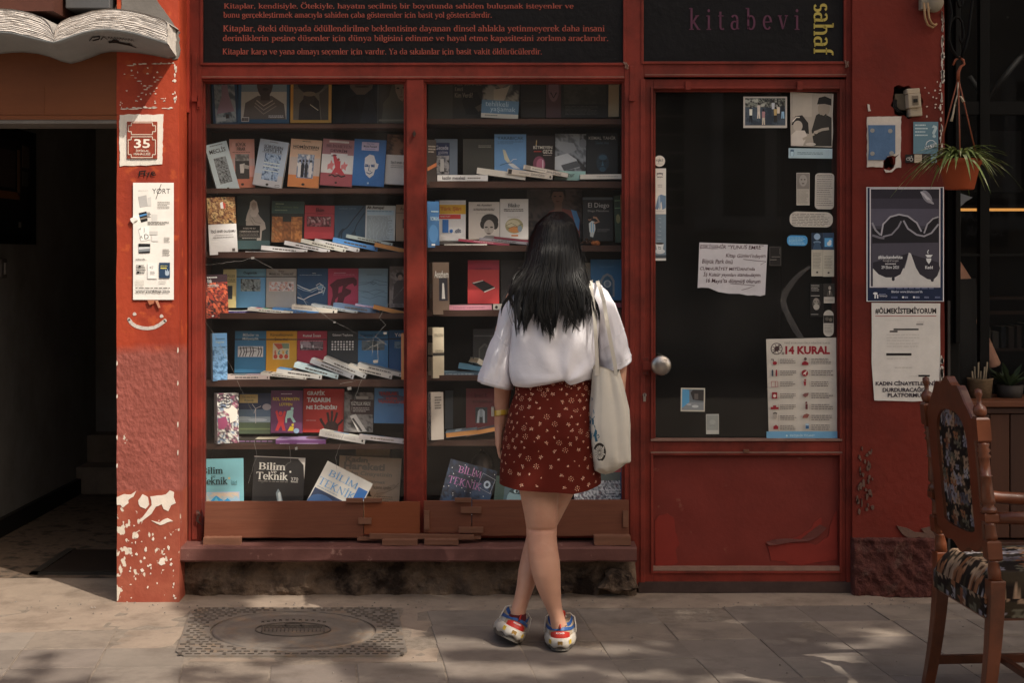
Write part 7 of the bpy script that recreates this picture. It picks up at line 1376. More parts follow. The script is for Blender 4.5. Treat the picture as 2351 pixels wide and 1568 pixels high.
sheet('photo_print','black and white photo of a man in a beret beside a child','photo',1814,211,1913,337,YD,[('r',0.02,0.02,0.97,0.985,'#8a8278'),('r',0.05,0.03,0.5,0.45,'#958d82'),('p',[(0.6,0.42),(0.72,0.36),(0.96,0.46),(0.97,0.98),(0.56,0.98),(0.5,0.7)],'#2c2a27'),('e',0.78,0.3,0.14,0.14,'#7d7468'),('p',[(0.62,0.22),(0.66,0.1),(0.8,0.07),(0.95,0.12),(0.95,0.24),(0.8,0.21)],'#201e1c'),('l',[(0.7,0.42),(0.78,0.44),(0.84,0.4)],0.03,'#2c2a27'),('p',[(0.03,0.6),(0.12,0.44),(0.28,0.42),(0.42,0.56),(0.44,0.76),(0.3,0.74),(0.2,0.6)],'#232120'),('e',0.18,0.62,0.11,0.1,'#988f84'),('l',[(0.06,0.54),(0.14,0.46),(0.22,0.46)],0.02,'#b9b2a8'),('p',[(0.03,0.78),(0.14,0.7),(0.34,0.7),(0.4,0.8),(0.3,0.98),(0.03,0.98)],'#aaa299'),('l',[(0.3,0.86),(0.46,0.8),(0.56,0.76)],0.045,'#8d8478'),('l',[(0.9,0.66),(0.74,0.68),(0.62,0.72)],0.05,'#8d8478'),('e',0.6,0.73,0.05,0.03,'#958c80'),('e',0.48,0.95,0.12,0.03,'#a39b92')],'#a39c92',G2,rot=0.6,outline=[(0,0),(0.02,0.985),(0.98,1),(1.0,0.7),(0.985,0.4),(1,0.03)])
sheet('paper_strip','pale blue paper strip with a small drawn head below the beret photo','paper strip',1810.5,340,1911,363,YD,[('e',0.08,0.5,0.05,0.4,'#6a8090'),('e',0.08,0.55,0.035,0.3,'#93a8b0'),('r',0.04,0.15,0.12,0.35,'#44586a'),('k',0.2,0.35,0.8,0.65,2,'#5d7078',{'fill': 0.4})],'#8c9fa6',G2,rot=0.8)
sheet('sticker','small round white sticker on the door glass edge','sticker',1501.5,356.5,1527,382,YD,[('t','YØRT',0.16,0.34,0.84,0.56,'#1f1c1a',{'bold': 0.0}),('l',[(0.5,0.25),(0.42,0.7)],0.025,'#1f1c1a'),('k',0.18,0.72,0.82,0.78,1,'#6a645e')],'#bcb6ac',G2,outline=[(0.5 + 0.5 * math.cos(-2 * math.pi * i / 28),0.5 + 0.5 * math.sin(-2 * math.pi * i / 28)) for i in range(28)])
sheet('bookmark','white bookmark with a drawn leg on the door glass under the round sticker','bookmark',1501.5,386,1529,491.5,YD,[('l',[(0.22,0.16),(0.3,0.12),(0.5,0.095),(0.66,0.12),(0.74,0.16)],0.008,'#23201e'),('k',0.22,0.09,0.74,0.14,1,'#23201e',{'fill': 0.5,'left': False}),('t','iletişim',0.26,0.17,0.72,0.21,'#23201e',{'bold': 0.02}),('k',0.3,0.34,0.7,0.42,2,'#7d7a76',{'fill': 0.35}),('p',[(0.1,0.88),(0.36,0.6),(0.6,0.57),(0.98,0.6),(0.98,0.86),(0.7,0.9),(0.62,0.72),(0.3,0.9)],'#5d7288'),('p',[(0.36,0.6),(0.5,0.6),(0.56,0.86),(0.4,0.9)],'#8a9aa8'),('k',0.15,0.93,0.85,0.945,1,'#8d8a86')],'#bdb8b0',G2)
sheet('bookmark','grey blue bookmark with a white steaming cup on the door glass','bookmark',1501.5,492,1529,598,YD,[('r',0,0.88,1,0.95,'#3d444a'),('r',0,0.95,1,1.0,'#b9b8b2'),('e',0.5,0.8,0.42,0.055,'#aeb2b2'),('p',[(0.12,0.63),(0.82,0.63),(0.72,0.78),(0.6,0.81),(0.36,0.81),(0.24,0.78)],'#b4b8b8'),('e',0.47,0.63,0.36,0.022,'#33302e'),('l',[(0.4,0.71),(0.56,0.71),(0.56,0.75),(0.4,0.75),(0.4,0.69)],0.01,'#33383c')] + [('l',[(0.36 + 0.1 * math.sin(k),0.08 + k * 0.09),(0.6,0.09 + k * 0.09)],0.012,'#8b98a0') for k in range(6)],'#66757f',G2)
sheet('bookmark','brown grey bookmark with a ghostly face and lines of print','bookmark',1828.6,396,1859,471,YD,[('r',0.04,0.02,0.96,0.5,'#6f6a64'),('e',0.5,0.24,0.3,0.18,'#85807a'),('e',0.38,0.21,0.07,0.02,'#4a4642'),('e',0.62,0.21,0.07,0.02,'#4a4642'),('e',0.5,0.33,0.1,0.02,'#55504c'),('k',0.08,0.53,0.92,0.94,12,'#5d5852',{'fill': 0.3})],'#9a948a',G2)
rr_ = lambda r,n=6: [(a + r[0] * math.cos(t),b_ + r[1] * math.sin(t)) for a,b_,t0 in ((r[0],r[1],180),(r[0],1 - r[1],90 + 90),(1 - r[0],1 - r[1],0),(1 - r[0],r[1],270)) for t in [0]]
def rounded(ru,rv,n=6):
    o_ = []
    for cu,cv,t0 in ((ru,rv,270),(ru,1 - rv,180),(1 - ru,1 - rv,90),(1 - ru,rv,0)):
        for i in range(n + 1):
            t = R(t0 - 90 * i / n); o_.append((cu + ru * math.cos(t),cv + rv * math.sin(t)))
    return o_
sheet('note','rounded white paper cut out with a numbered printed list','note',1871,397,1915,480,YD,[('k',0.1,0.04,0.92,0.12,2,'#55504c',{'fill': 0.35}),('k',0.1,0.14,0.95,0.92,13,'#4d4844',{'fill': 0.24,'seed': 8})],'#9b968e',G2,rot=0.8,outline=rounded(0.22,0.1))
sheet('note','wide rounded white paper cut out with printed lines','note',1813,486,1912,521,YD,[('k',0.05,0.1,0.95,0.92,8,'#45413e',{'fill': 0.28,'seed': 9})],'#a39e95',G2,rot=1.2,outline=rounded(0.16,0.42))
sheet('sticker','bright blue rounded sticker with tiny white print','sticker',1807,540,1854,564,YD,[('k',0.08,0.15,0.92,0.88,6,'#9fc4dc',{'fill': 0.3,'seed': 10})],'#3f7fae',G2,rot=1,outline=rounded(0.2,0.4))
sheet('bookmark','bookmark with a moonlit glass bulb photo over printed lines','bookmark',1863,534,1889,634,YD,[('r',0,0,1,0.39,'#1f2c3c'),('e',0.5,0.09,0.28,0.075,'#7d94a8'),('e',0.5,0.22,0.34,0.03,'#5d7488'),('p',[(0.1,0.39),(0.3,0.22),(0.7,0.22),(0.9,0.39)],'#33475c'),('k',0.12,0.46,0.88,0.82,11,'#5a554e',{'fill': 0.3}),('e',0.5,0.91,0.1,0.02,'#2a2724')],'#9b9689',G2)
sheet('bookmark','bookmark with a small cloud picture over printed lines','bookmark',1889.5,534,1915,635,YD - 0.001,[('r',0,0,1,0.39,'#2c3c50'),('r',0.14,0.12,0.86,0.32,'#4d8ab4'),('e',0.56,0.25,0.2,0.05,'#b4ccd8'),('e',0.64,0.2,0.12,0.04,'#b4ccd8'),('k',0.12,0.52,0.88,0.82,9,'#5a554e',{'fill': 0.3}),('e',0.5,0.91,0.1,0.02,'#2a2724')],'#9b9689',G2)
sheet('postcard','tall dark postcard with an old bearded face','postcard',1860,650,1891,728,YD,[('k',0.08,0.04,0.7,0.24,5,'#8d8a84',{'fill': 0.4}),('e',0.46,0.6,0.3,0.17,'#4a4642'),('e',0.44,0.53,0.2,0.09,'#7a746c'),('e',0.36,0.54,0.06,0.014,'#1c1917'),('e',0.56,0.54,0.06,0.014,'#1c1917'),('e',0.46,0.7,0.22,0.09,'#8d8880'),('r',0.05,0.36,0.7,0.38,'#8d8a84'),('r',0.05,0.91,0.6,0.925,'#8d8a84')],'#161413',G2)
sheet('postcard','small postcard of a suited figure on a dark ground','postcard',1891.5,651,1916,696,YD,[('r',0,0,1,0.68,'#2c2926'),('e',0.55,0.22,0.13,0.1,'#8d857a'),('p',[(0.24,0.66),(0.36,0.4),(0.52,0.34),(0.72,0.4),(0.86,0.66)],'#45413c'),('p',[(0.48,0.36),(0.6,0.36),(0.55,0.6)],'#b4aea4'),('k',0.08,0.78,0.9,0.9,2,'#55504a',{'fill': 0.3})],'#9f9a90',G2)
sheet('note','capsule shaped paper with a dark photo over handwriting','note',1890.5,712,1914,773,YD,[('r',0.02,0.2,0.98,0.49,'#26231f'),('e',0.35,0.33,0.18,0.07,'#4d4842'),('e',0.7,0.36,0.16,0.07,'#5d574f'),('k',0.1,0.54,0.9,0.86,6,'#55504a',{'fill': 0.25})],'#a09b91',G2,outline=rounded(0.5,0.2))
sheet('postcard','faint dark card taped beside the handwritten note','postcard',1766,565,1794,611,YD,[('l',[(0.05,0.05),(0.95,0.05),(0.95,0.95),(0.05,0.95),(0.05,0.05)],0.02,'#4d4a46'),('k',0.2,0.5,0.9,0.56,1,'#6a6660'),('r',0.05,0.66,0.6,0.69,'#6a6660'),('k',0.84,0.1,0.9,0.4,6,'#6a6660')],'#1f1c1b',G2)
IK = '#3b1d22'
def hand(t,u0,v0,u1,v1): return ('t',t,u0,v0,u1,v1,IK,{'bold': 0.01,'sl': 0.18})
ops = [hand('ESKİŞEHİR “YUNUS EMRE”',0.03,0.02,0.94,0.14),hand('Kitap Günleri’ndeyim',0.4,0.2,0.97,0.3),hand('Büyük Park önü',0.06,0.31,0.5,0.42),hand('CUMHURİYET MEYDANI’nda',0.03,0.445,0.82,0.525),hand('İş Kültür yayınları standındayım',0.08,0.545,0.9,0.655),hand('16 Mayıs’ta dönmüş olurum',0.12,0.67,0.9,0.785),
       ('l',[(0.65,0.31),(0.8,0.33),(0.98,0.35),(0.9,0.41)],0.009,IK),('l',[(0.47,0.77),(0.65,0.785),(0.82,0.8),(0.74,0.85),(0.63,0.89)],0.008,IK)]
sheet('handwritten_note','large white handwritten note with a torn lower edge on the door glass','note',1602,557,1762,679,YD,ops,'#a9a6a8',G2,rot=0.6,outline=[(0.02,0.0),(0.01,0.45),(0.0,0.86),(0.05,0.85),(0.16,0.855),(0.3,0.93),(0.45,0.96),(0.6,0.96),(0.72,0.99),(0.82,0.985),(0.9,1.0),(0.97,0.975),(0.985,0.5),(1.0,0.03),(0.5,0.015)])
def k14(x,y): return ((x - 1072) / 513.0,(y - 672) / 728.0)
RD = '#7a1f28'; GT = '#6a6461'
ops = [('t','YENİ KORONAVİRÜS RİSKİNE KARŞI',*k14(1200,700),*k14(1530,722),'#6a605c',{'bold': 0.0}),('t','14 KURAL',*k14(1209,732),*k14(1530,792),RD,{'bold': 0.05}),('t','#',*k14(1183,774),*k14(1203,796),'#4d3a3a',{'bold': 0.01}),
       ('e',*k14(1147,752),0.083,0.058,'#3d2c2c'),('e',*k14(1147,752),0.072,0.05,'#aba59b'),('e',*k14(1148,752),0.036,0.026,'#3d2c2c')]
ops += [('l',[k14(1148,752),k14(1148 + 33 * math.cos(t),752 + 33 * math.sin(t))],0.006,'#3d2c2c') for t in [0.4 + 0.8 * i for i in range(8)]] + [('l',[k14(1118,784),k14(1178,720)],0.009,'#3d2c2c')]
rows_ = [832,916,995,1078,1158,1235,1305]
for i,y in enumerate(rows_):
    ops += [('k',*k14(1170,y - 10),*k14(1290,y + 28),3,GT,{'fill': 0.42,'seed': i}),('k',*k14(1395,y - 14),*k14(1555,y + 30),3 if i else 4,GT,{'fill': 0.42,'seed': i + 20}),('r',*k14(1158,y - 12),*k14(1160,y + 34),'#8a8078'),('r',*k14(1384,y - 14),*k14(1386,y + 30),'#8a8078')]
ops += [('e',*k14(1133,854),0.03,0.018,RD),('l',[k14(1105,828),k14(1122,828),k14(1122,842)],0.012,'#4d4644'),('e',*k14(1352,824),0.02,0.015,'#4d3a38'),('p',[k14(1326,868),k14(1330,848),k14(1350,838),k14(1374,852),k14(1374,868)],RD),
        ('r',*k14(1110,914),*k14(1122,948),'#2c3440'),('e',*k14(1116,908),0.012,0.009,'#2c3440'),('r',*k14(1138,914),*k14(1150,948),RD),('e',*k14(1144,908),0.012,0.009,RD),('e',*k14(1348,925),0.046,0.032,RD),('p',[k14(1332,935),k14(1346,920),k14(1360,908),k14(1364,912),k14(1354,928),k14(1356,942),k14(1348,932)],'#b9aba2'),
        ('l',[k14(1108,985),k14(1152,985),k14(1152,1024),k14(1108,1024),k14(1108,985)],0.006,'#8d5a58'),('l',[k14(1136,985),k14(1136,1024)],0.006,'#8d5a58'),('p',[k14(1338,985),k14(1358,985),k14(1354,1016),k14(1344,1016)],RD),('e',*k14(1350,975),0.014,0.01,RD),
        ('r',*k14(1112,1062),*k14(1150,1108),RD),('e',*k14(1131,1088),0.022,0.016,'#b9aba2'),('p',[k14(1330,1082),k14(1348,1068),k14(1376,1066),k14(1370,1088),k14(1350,1098)],'#6a4442'),('p',[k14(1102,1184),k14(1102,1168),k14(1120,1168),k14(1120,1156),k14(1142,1156),k14(1142,1168),k14(1160,1168),k14(1160,1184)],RD),('r',*k14(1352,1146),*k14(1368,1184),'#5a2f30'),('e',*k14(1358,1136),0.014,0.01,'#5a2f30'),
        ('e',*k14(1134,1232),0.026,0.03,'#8d857c'),('l',[k14(1120,1215),k14(1134,1208),k14(1148,1215)],0.012,'#3d3836'),('p',[k14(1330,1246),k14(1338,1224),k14(1362,1214),k14(1380,1222),k14(1366,1246)],'#7a4a42'),('p',[k14(1122,1326),k14(1122,1306),k14(1140,1294),k14(1156,1306),k14(1156,1326)],RD),('r',*k14(1352,1286),*k14(1378,1324),'#8fa4b0'),('r',*k14(1354,1300),*k14(1376,1322),'#2f4f72'),
        ('r',0.0,0.92,1,1,'#5d8aa8'),('t','ESKİŞEHİR TİCARET',*k14(1240,1360),*k14(1418,1382),'#9fb8c8',{'bold': 0.01}),('e',*k14(1218,1372),0.012,0.009,'#9fb8c8'),('r',0.0,0.5,1,0.502,'#9a948a'),('r',0.0,0.39,1,0.391,'#9a948a')]
sheet('poster','cream public health poster with red capitals and rows of small icons on the door','poster',1759,775,1923,1009,YD,ops,'#a9a399',G2,outline=[(0,0.015),(0.02,0.5),(0.035,0.94),(0.035,1.0),(0.94,0.99),(0.99,0.95),(1.0,0.9),(0.985,0.4),(0.98,0.0),(0.5,0.008)])
sheet('photo_print','square white bordered photo of a blue walled courtyard low on the door glass','photo',1563,891,1618.5,945,YD,[('r',0.05,0.05,0.95,0.94,'#5d6468'),('p',[(0.05,0.05),(0.34,0.08),(0.36,0.66),(0.05,0.86)],'#4d84a8'),('p',[(0.4,0.2),(0.5,0.08),(0.95,0.08),(0.95,0.55),(0.5,0.5)],'#33302f'),('r',0.56,0.24,0.72,0.48,'#55504c'),('p',[(0.05,0.94),(0.05,0.86),(0.36,0.6),(0.95,0.62),(0.95,0.94)],'#74787a'),('e',0.6,0.78,0.14,0.06,'#a4a8a8'),('e',0.34,0.7,0.1,0.04,'#94989a')],'#aaa598',G2,rot=0.8)
sheet('photo_print','small faded pale instant photo at the foot of the door glass','photo',1621,951,1650.5,997,YD,[('r',0.06,0.05,0.94,0.8,'#7f827e'),('e',0.5,0.4,0.24,0.12,'#8c8f8a'),('l',[(0.25,0.6),(0.5,0.55),(0.75,0.62)],0.02,'#6d706c')],'#9a9b94',G2,rot=-0.5)
# ---------------------------------------------------------------- the woman looking into the window
SKIN = mat('skin',lin('#c89880'),0.5,0.06,9,0.12,260,0.35,sss=0.12,col2=lin('#bb846e'),m2=(.48,.72),m2s=5,bd=0.0006)
def ell(xL,xR,y,Yc,d,n=28,sq=1.0):
    cx,hw = (WX(xL,Yc) + WX(xR,Yc)) / 2,(WX(xR,Yc) - WX(xL,Yc)) / 2; z = WZ(y,Yc)
    o = []
    for i in range(n):
        t = 2 * math.pi * i / n; c,s = math.cos(t),math.sin(t)
        o.append(Vector((cx + hw * math.copysign(abs(c) ** sq,c),Yc + d * math.copysign(abs(s) ** sq,s),z)))
    return o
woman = thing('person','woman with long black hair in a white shirt and flowered skirt, seen from behind','person',(0.17,-0.93,0))
WL = woman.location
def wbuild(nm,mb,m,par=None,bev=0):
    for i in range(len(mb.v)): mb.v[i] = mb.v[i] - WL
    return mb.build(nm,m,par or woman,bev)
def lofted(mb,rows,n=28,sq=1.0,col=None,c0=True,c1=True): mb.loft([ell(*r,n=n,sq=sq) for r in rows],col,c0,c1)
bd = MB()
lofted(bd,[(1186,1290,1050,-.93,.085),(1190,1281,1117,-.94,.08),(1197,1280.5,1150,-.94,.074),(1204,1281,1185,-.94,.067),(1207.5,1279.5,1208,-.936,.061),(1208,1278.5,1213.5,-.932,.054),(1208,1278.5,1219,-.938,.06),(1208.5,1278.5,1238,-.945,.061),(1210.5,1281,1261,-.955,.062),(1214.5,1285.5,1289,-.962,.062),(1220,1287.3,1317,-.966,.06),(1229.5,1287.5,1345,-.967,.054),(1242,1288.3,1374,-.964,.046),(1253,1290.5,1396,-.96,.04),(1261,1296,1416,-.958,.037),(1264,1301,1432,-.955,.038),(1266,1301,1448,-.95,.039),(1270,1299,1470,-.935,.038)])
lofted(bd,[(1258,1342,1050,-.86,.088),(1258,1326,1117,-.86,.078),(1245,1309,1150,-.855,.072),(1226,1291,1185,-.85,.066),(1213,1276,1213,-.845,.06),(1207,1263,1238,-.845,.058),(1198,1252,1272,-.85,.06),(1190.5,1240,1306,-.86,.06),(1186,1228,1345,-.872,.052),(1180,1216,1377,-.88,.043),(1173,1209,1399,-.885,.037),(1171,1206,1416,-.885,.037),(1168,1205,1445,-.88,.038)])
lofted(bd,[(1215,1330,1075,-.9,.06),(1188,1362,1050,-.9,.1),(1180,1366,990,-.9,.11),(1200,1350,910,-.9,.09),(1205,1345,850,-.9,.085),(1200,1352,780,-.9,.095),(1202,1352,710,-.9,.09),(1220,1335,668,-.9,.07),(1250,1300,645,-.9,.05),(1251,1299,600,-.895,.048),(1256,1294,575,-.89,.05)])
hc = W(1275,552,-.885)
bd.sphere(hc,(.072,.09,.112),24,16)
bd.sphere(hc + Vector((0,.045,-.055)),(.052,.05,.062),16,10)                    # jaw
bd.sphere(hc + Vector((0,.098,-.02)),(.012,.016,.022),10,8)                    # nose
bd.sphere(hc + Vector((0,.088,-.062)),(.022,.01,.007),10,6)                    # mouth
for s in (-1,1):
    bd.sphere(hc + Vector((s * .073,-.005,-.01)),(.009,.02,.03),10,8); bd.sphere(hc + Vector((s * .03,.083,.006)),(.014,.008,.009),10,6)
bd.tube([W(1225,676,-.9),W(1188,692,-.9),W(1163,760,-.89),W(1154,840,-.87),W(1154.5,893,-.86),W(1150.5,945,-.85),W(1147,978,-.845)],[.055,.05,.044,.038,.0335,.0265,.021],18)
bd.tube([W(1335,676,-.9),W(1366,692,-.9),W(1402,760,-.89),W(1418,830,-.87),W(1416,893,-.86),W(1405,945,-.85),W(1402,978,-.845)],[.055,.05,.044,.038,.033,.026,.021],18)
# the hanging hand: palm edge-on, four unequal curled fingers and a thumb
def hand_at(x,y,Y,sd):
    o = W(x,y,Y)
    def q(a,b,c): return o + Vector((a * sd,b,c))
    bd.loft([[q(a * math.cos(t),b * math.sin(t),z) for t in [2 * math.pi * i / 16 * sd for i in range(16)]] for a,b,z in ((.019,.023,.012),(.017,.032,-.018),(.0155,.04,-.045),(.014,.041,-.068),(.01,.036,-.076))])
    for b0,ln,r in ((-.031,.052,.0078),(-.011,.064,.0084),(.0095,.06,.0082),(.029,.05,.0075)):
        bd.tube([q(.0,b0,-.06),q(-.002,b0 * 1.03,-.08),q(.004,b0 * 1.04,-.08 - ln * .45),q(.017,b0 * 1.02,-.08 - ln * .7),q(.028,b0,-.08 - ln * .72)],[r,r,r * .95,r * .85,r * .6],10)
    bd.tube([q(.004,.026,-.012),q(.012,.046,-.035),q(.016,.052,-.06),q(.018,.05,-.082)],[.013,.0115,.0095,.007],10)
hand_at(1146,982,-.845,1)
hand_at(1402,982,-.845,-1)
body = wbuild('body',bd,SKIN)
rm_ = body.modifiers.new('one_surface','REMESH'); rm_.mode = 'VOXEL'; rm_.voxel_size = 0.0045; rm_.use_smooth_shade = True
sm_ = body.modifiers.new('soft','SMOOTH'); sm_.factor = 0.5; sm_.iterations = 5
bpy.context.view_layer.update()
me2 = bpy.data.meshes.new_from_object(body.evaluated_get(bpy.context.evaluated_depsgraph_get())); body.modifiers.clear(); body.data = me2
# face: eyes and lips as small parts
ey = MB(lin('#2a1c16'))
for s in (-1,1): ey.sphere(hc + Vector((s * .03,.0905,.006)),(.006,.003,.005),10,6)
wbuild('eyes',ey,M_COL)
lp = MB(lin('#8d4a42')); lp.sphere(hc + Vector((0,.095,-.062)),(.02,.006,.006),12,6); wbuild('lips',lp,M_COL)

# t-shirt
CLOTH = mat('white cotton',lin('#e3e1e7'),0.9,0.03,4,0.5,22,0.1,bd=0.006)
ts = MB()
N1 = 96
def hem(x,t):
    pts = [(1160,2),(1178,4),(1215,3),(1255,-5),(1280,-11),(1296,-16),(1303,-6),(1309,-3),(1320,-6),(1345,-14),(1370,-16)]
    return curve(pts,x) if t else 0
rows = [(1246,1312,634,-.905,.058),(1240,1318,637,-.905,.068),(1215,1350,645,-.905,.085),(1197,1382,655,-.905,.098),(1182,1388,678,-.91,.112),(1174,1386,705,-.912,.122),(1170,1382,735,-.915,.127),(1168,1376,765,-.918,.131),(1167,1371,795,-.92,.135),(1167,1368,822,-.924,.139),(1168,1366,845,-.926,.142),(1170,1365,862,-.926,.142),(1174,1364,874,-.924,.137),(1179,1362,881,-.92,.128),(1184,1359,882,-.92,.118),(1190,1354,876,-.92,.108),(1194,1350,866,-.92,.1)]
def subdiv(rows,k=3):
    out = []
    for a,b in zip(rows,rows[1:]):
        for i in range(k): out.append(tuple(p + (q - p) * i / k for p,q in zip(a,b)))
    return out + [rows[-1]]
rg_ = []
rws = subdiv(rows,3)
for ri,r in enumerate(rws):
    f = ri / (len(rws) - 1); ring_ = ell(*r,n=N1,sq=0.86)
    for p in ring_:
        xd = CX + p.x * F / (p.y + CD); w_ = max(0,(f - 0.45) / 0.4) if f < 0.85 else 1.0
        yd = r[2]
        back = 1 if p.y < r[3] else 0.3
        p.z -= min(1,w_) ** 2 * hem(xd,1) / PX(-.92) * (1 if f < 0.9 else 0.8)
        # folds: a soft set hanging from the shoulder blades, others gathering towards the tuck at the back
        gx,gy = xd - 1300,yd - 872; g_ = math.atan2(gx,-gy + 1); gd = math.hypot(gx,gy)
        fold = 0.007 * math.sin(g_ * 7.0 + 0.6 * math.sin(gd * 0.03)) * math.exp(-((gd - 70) / 60) ** 2) + 0.006 * math.exp(-((gd - 30) / 26) ** 2) * math.cos(g_ * 5)
        fold += 0.011 * mnoise.noise(Vector((p.x * 7 + p.z * 2.5,p.z * 3.5,3))) + 0.007 * mnoise.noise(Vector((p.x * 19 + p.z * 8,p.z * 9,8)))
        p.y -= fold * back * min(1,f * 3)
        p.x += 0.004 * mnoise.noise(Vector((p.z * 8,p.y * 8,5))) * min(1,f * 3)
    rg_.append(ring_)
ts.loft(rg_,None,False,False)
def sleeve(pairs,n=56,seed=0):
    R_ = []
    pr = subdiv(pairs,4)
    for ri,(xa,ya,xb,yb,Yc,d) in enumerate(pr):
        A,B = W(xa,ya,Yc),W(xb,yb,Yc); c = (A + B) / 2; h = (B - A) / 2; f = ri / (len(pr) - 1); ring_ = []
        for i in range(n):
            t = 2 * math.pi * i / n; p = c + h * math.cos(t) + Vector((0,d * math.sin(t),0))
            k = 0.009 * mnoise.noise(Vector((t * 1.6 + seed,f * 3.2,2 + seed))) + 0.006 * mnoise.noise(Vector((math.cos(t) * 4,f * 9 + math.sin(t) * 2,seed)))
            p += (p - c).normalized() * k * min(1,f * 2.5); ring_.append(p)
        R_.append(ring_)
    sr = R_[int(len(R_) * .5)]; sc_ = sum(sr,Vector()) / n; ts.tube([q + (q - sc_).normalized() * .0006 for q in sr] + [sr[0]],.0013,5,caps=False)
    c_ = [sum(r,Vector()) / n for r in R_]
    last = R_[-1]; cc = c_[-1]; up = (c_[-2] - c_[-1]).normalized()
    R_.append([q + up * 0.001 + (cc - q).normalized() * 0.003 for q in last])
    R_.append([q + up * 0.05 + (cc - q).normalized() * 0.006 for q in last])
    ts.loft(R_,None,False,False)
    # sewn hem: a slightly raised welt
    a,b = R_[-5],R_[-4]
    wl_ = [[q + (q - cc).normalized() * 0.0012 + up * 0.026 for q in last],[q + (q - cc).normalized() * 0.0022 + up * 0.0235 for q in last],[q + (q - cc).normalized() * 0.0012 + up * 0.021 for q in last]]
    ts.loft(wl_,None,False,False)
sleeve([(1196,650,1222,745,-.905,.06),(1172,668,1186,762,-.9,.075),(1149,709,1180,778,-.895,.086),(1136,762,1177,805,-.89,.092),(1120,801,1176,838,-.885,.096),(1107,840,1176,868,-.88,.097),(1096,875,1176,895,-.878,.095)],seed=1)
sleeve([(1372,650,1350,745,-.905,.06),(1395,668,1364,762,-.9,.075),(1412,698,1370,778,-.895,.086),(1431,756,1374,805,-.89,.092),(1441,787,1377,832,-.885,.096),(1449,812,1379,852,-.88,.097),(1450,828,1380,868,-.878,.095)],seed=7)
wbuild('t_shirt',ts,CLOTH)

# skirt with small sprigs of flowers
SK_ = MB(lin('#5a1d14'))
srows = subdiv([(1186,1360,858,-.915,.108),(1185,1361,876,-.915,.112),(1182,1362,903,-.917,.118),(1168,1366,942,-.92,.13),(1160,1371,978,-.92,.136),(1153.5,1376,1012,-.92,.14),(1149,1378,1055,-.92,.145),(1146.5,1380,1108,-.92,.15)],4)
NS = 96
def skz(xd): return curve([(1140,0),(1150,1),(1191,7),(1240,9),(1278,10.5),(1317,15),(1350,9),(1380,0)],xd)
SR = []
for ri,r in enumerate(srows):
    f = ri / (len(srows) - 1); g_ = ell(*r,n=NS,sq=0.9)
    for p in g_:
        xd = CX + p.x * F / (p.y + CD); back = 1 if p.y < r[3] else 0.2
        p.z -= f * f * skz(xd) / PX(-1.02) * back
        yd = HY + (CZ - p.z) * F / (p.y + CD)
        # drag folds under the seat and at the waist
        fold = 0.007 * math.exp(-((yd - 965 + (xd - 1290) * 0.35) / 9) ** 2) * math.exp(-((xd - 1310) / 50) ** 2) + 0.006 * math.exp(-((yd - 905 - 0.05 * (xd - 1200)) / 6) ** 2) * math.exp(-((xd - 1215) / 45) ** 2) + 0.004 * math.exp(-((yd - 1012 + 8 * math.sin(xd * 0.03)) / 9) ** 2)
        seat = 0.02 * math.exp(-((yd - 985) / 50) ** 2) * math.exp(-((abs(xd - 1265) - 48) / 45) ** 2)
        p.y -= (fold + seat + 0.004 * mnoise.noise(Vector((p.x * 9,p.z * 4,1)))) * back
    SR.append(g_)
SK_.loft(SR,None,False,False)
SK_.loft([[q for q in SR[-1]],[q + Vector((0,0,.03)) + (Vector((0.17,-.92,q.z)) - q) * 0.03 for q in SR[-1]]],None,False,False)
rf_ = random.Random(21)
def skp(u,f):
    """a point of the skirt and its axes: u turns round it (0..1), f runs down it"""
    i = (u % 1) * NS; i0 = int(i) % NS; i1 = (i0 + 1) % NS; k = i - int(i); j = min(len(SR) - 1.001,max(0,f * (len(SR) - 1))); j0 = int(j); m_ = j - j0
    a = SR[j0][i0].lerp(SR[j0][i1],k); b = SR[j0 + 1][i0].lerp(SR[j0 + 1][i1],k)
    p = a.lerp(b,m_); ax = (SR[j0][i1] - SR[j0][i0]).normalized(); dn = (SR[j0 + 1][i0] - SR[j0][i0]).normalized(); n_ = ax.cross(dn).normalized()
    if n_.dot(p - Vector((0.17,-.92,p.z))) < 0: n_ = -n_
    return p + n_ * 0.0009,ax,dn,n_
def petal(c,ax,dn,n_,a,d,ln,wd,col):
    e = ax * math.cos(a) + dn * math.sin(a); s_ = n_.cross(e); o = c + e * d
    SK_.add([o,o + e * ln * .35 + s_ * wd,o + e * ln * .8 + s_ * wd * .7,o + e * ln,o + e * ln * .8 - s_ * wd * .7,o + e * ln * .35 - s_ * wd],[(0,1,2,3,4,5)],col)
PC,PC2,CC_ = lin('#e0b49c'),lin('#c98a70'),lin('#b0503c')
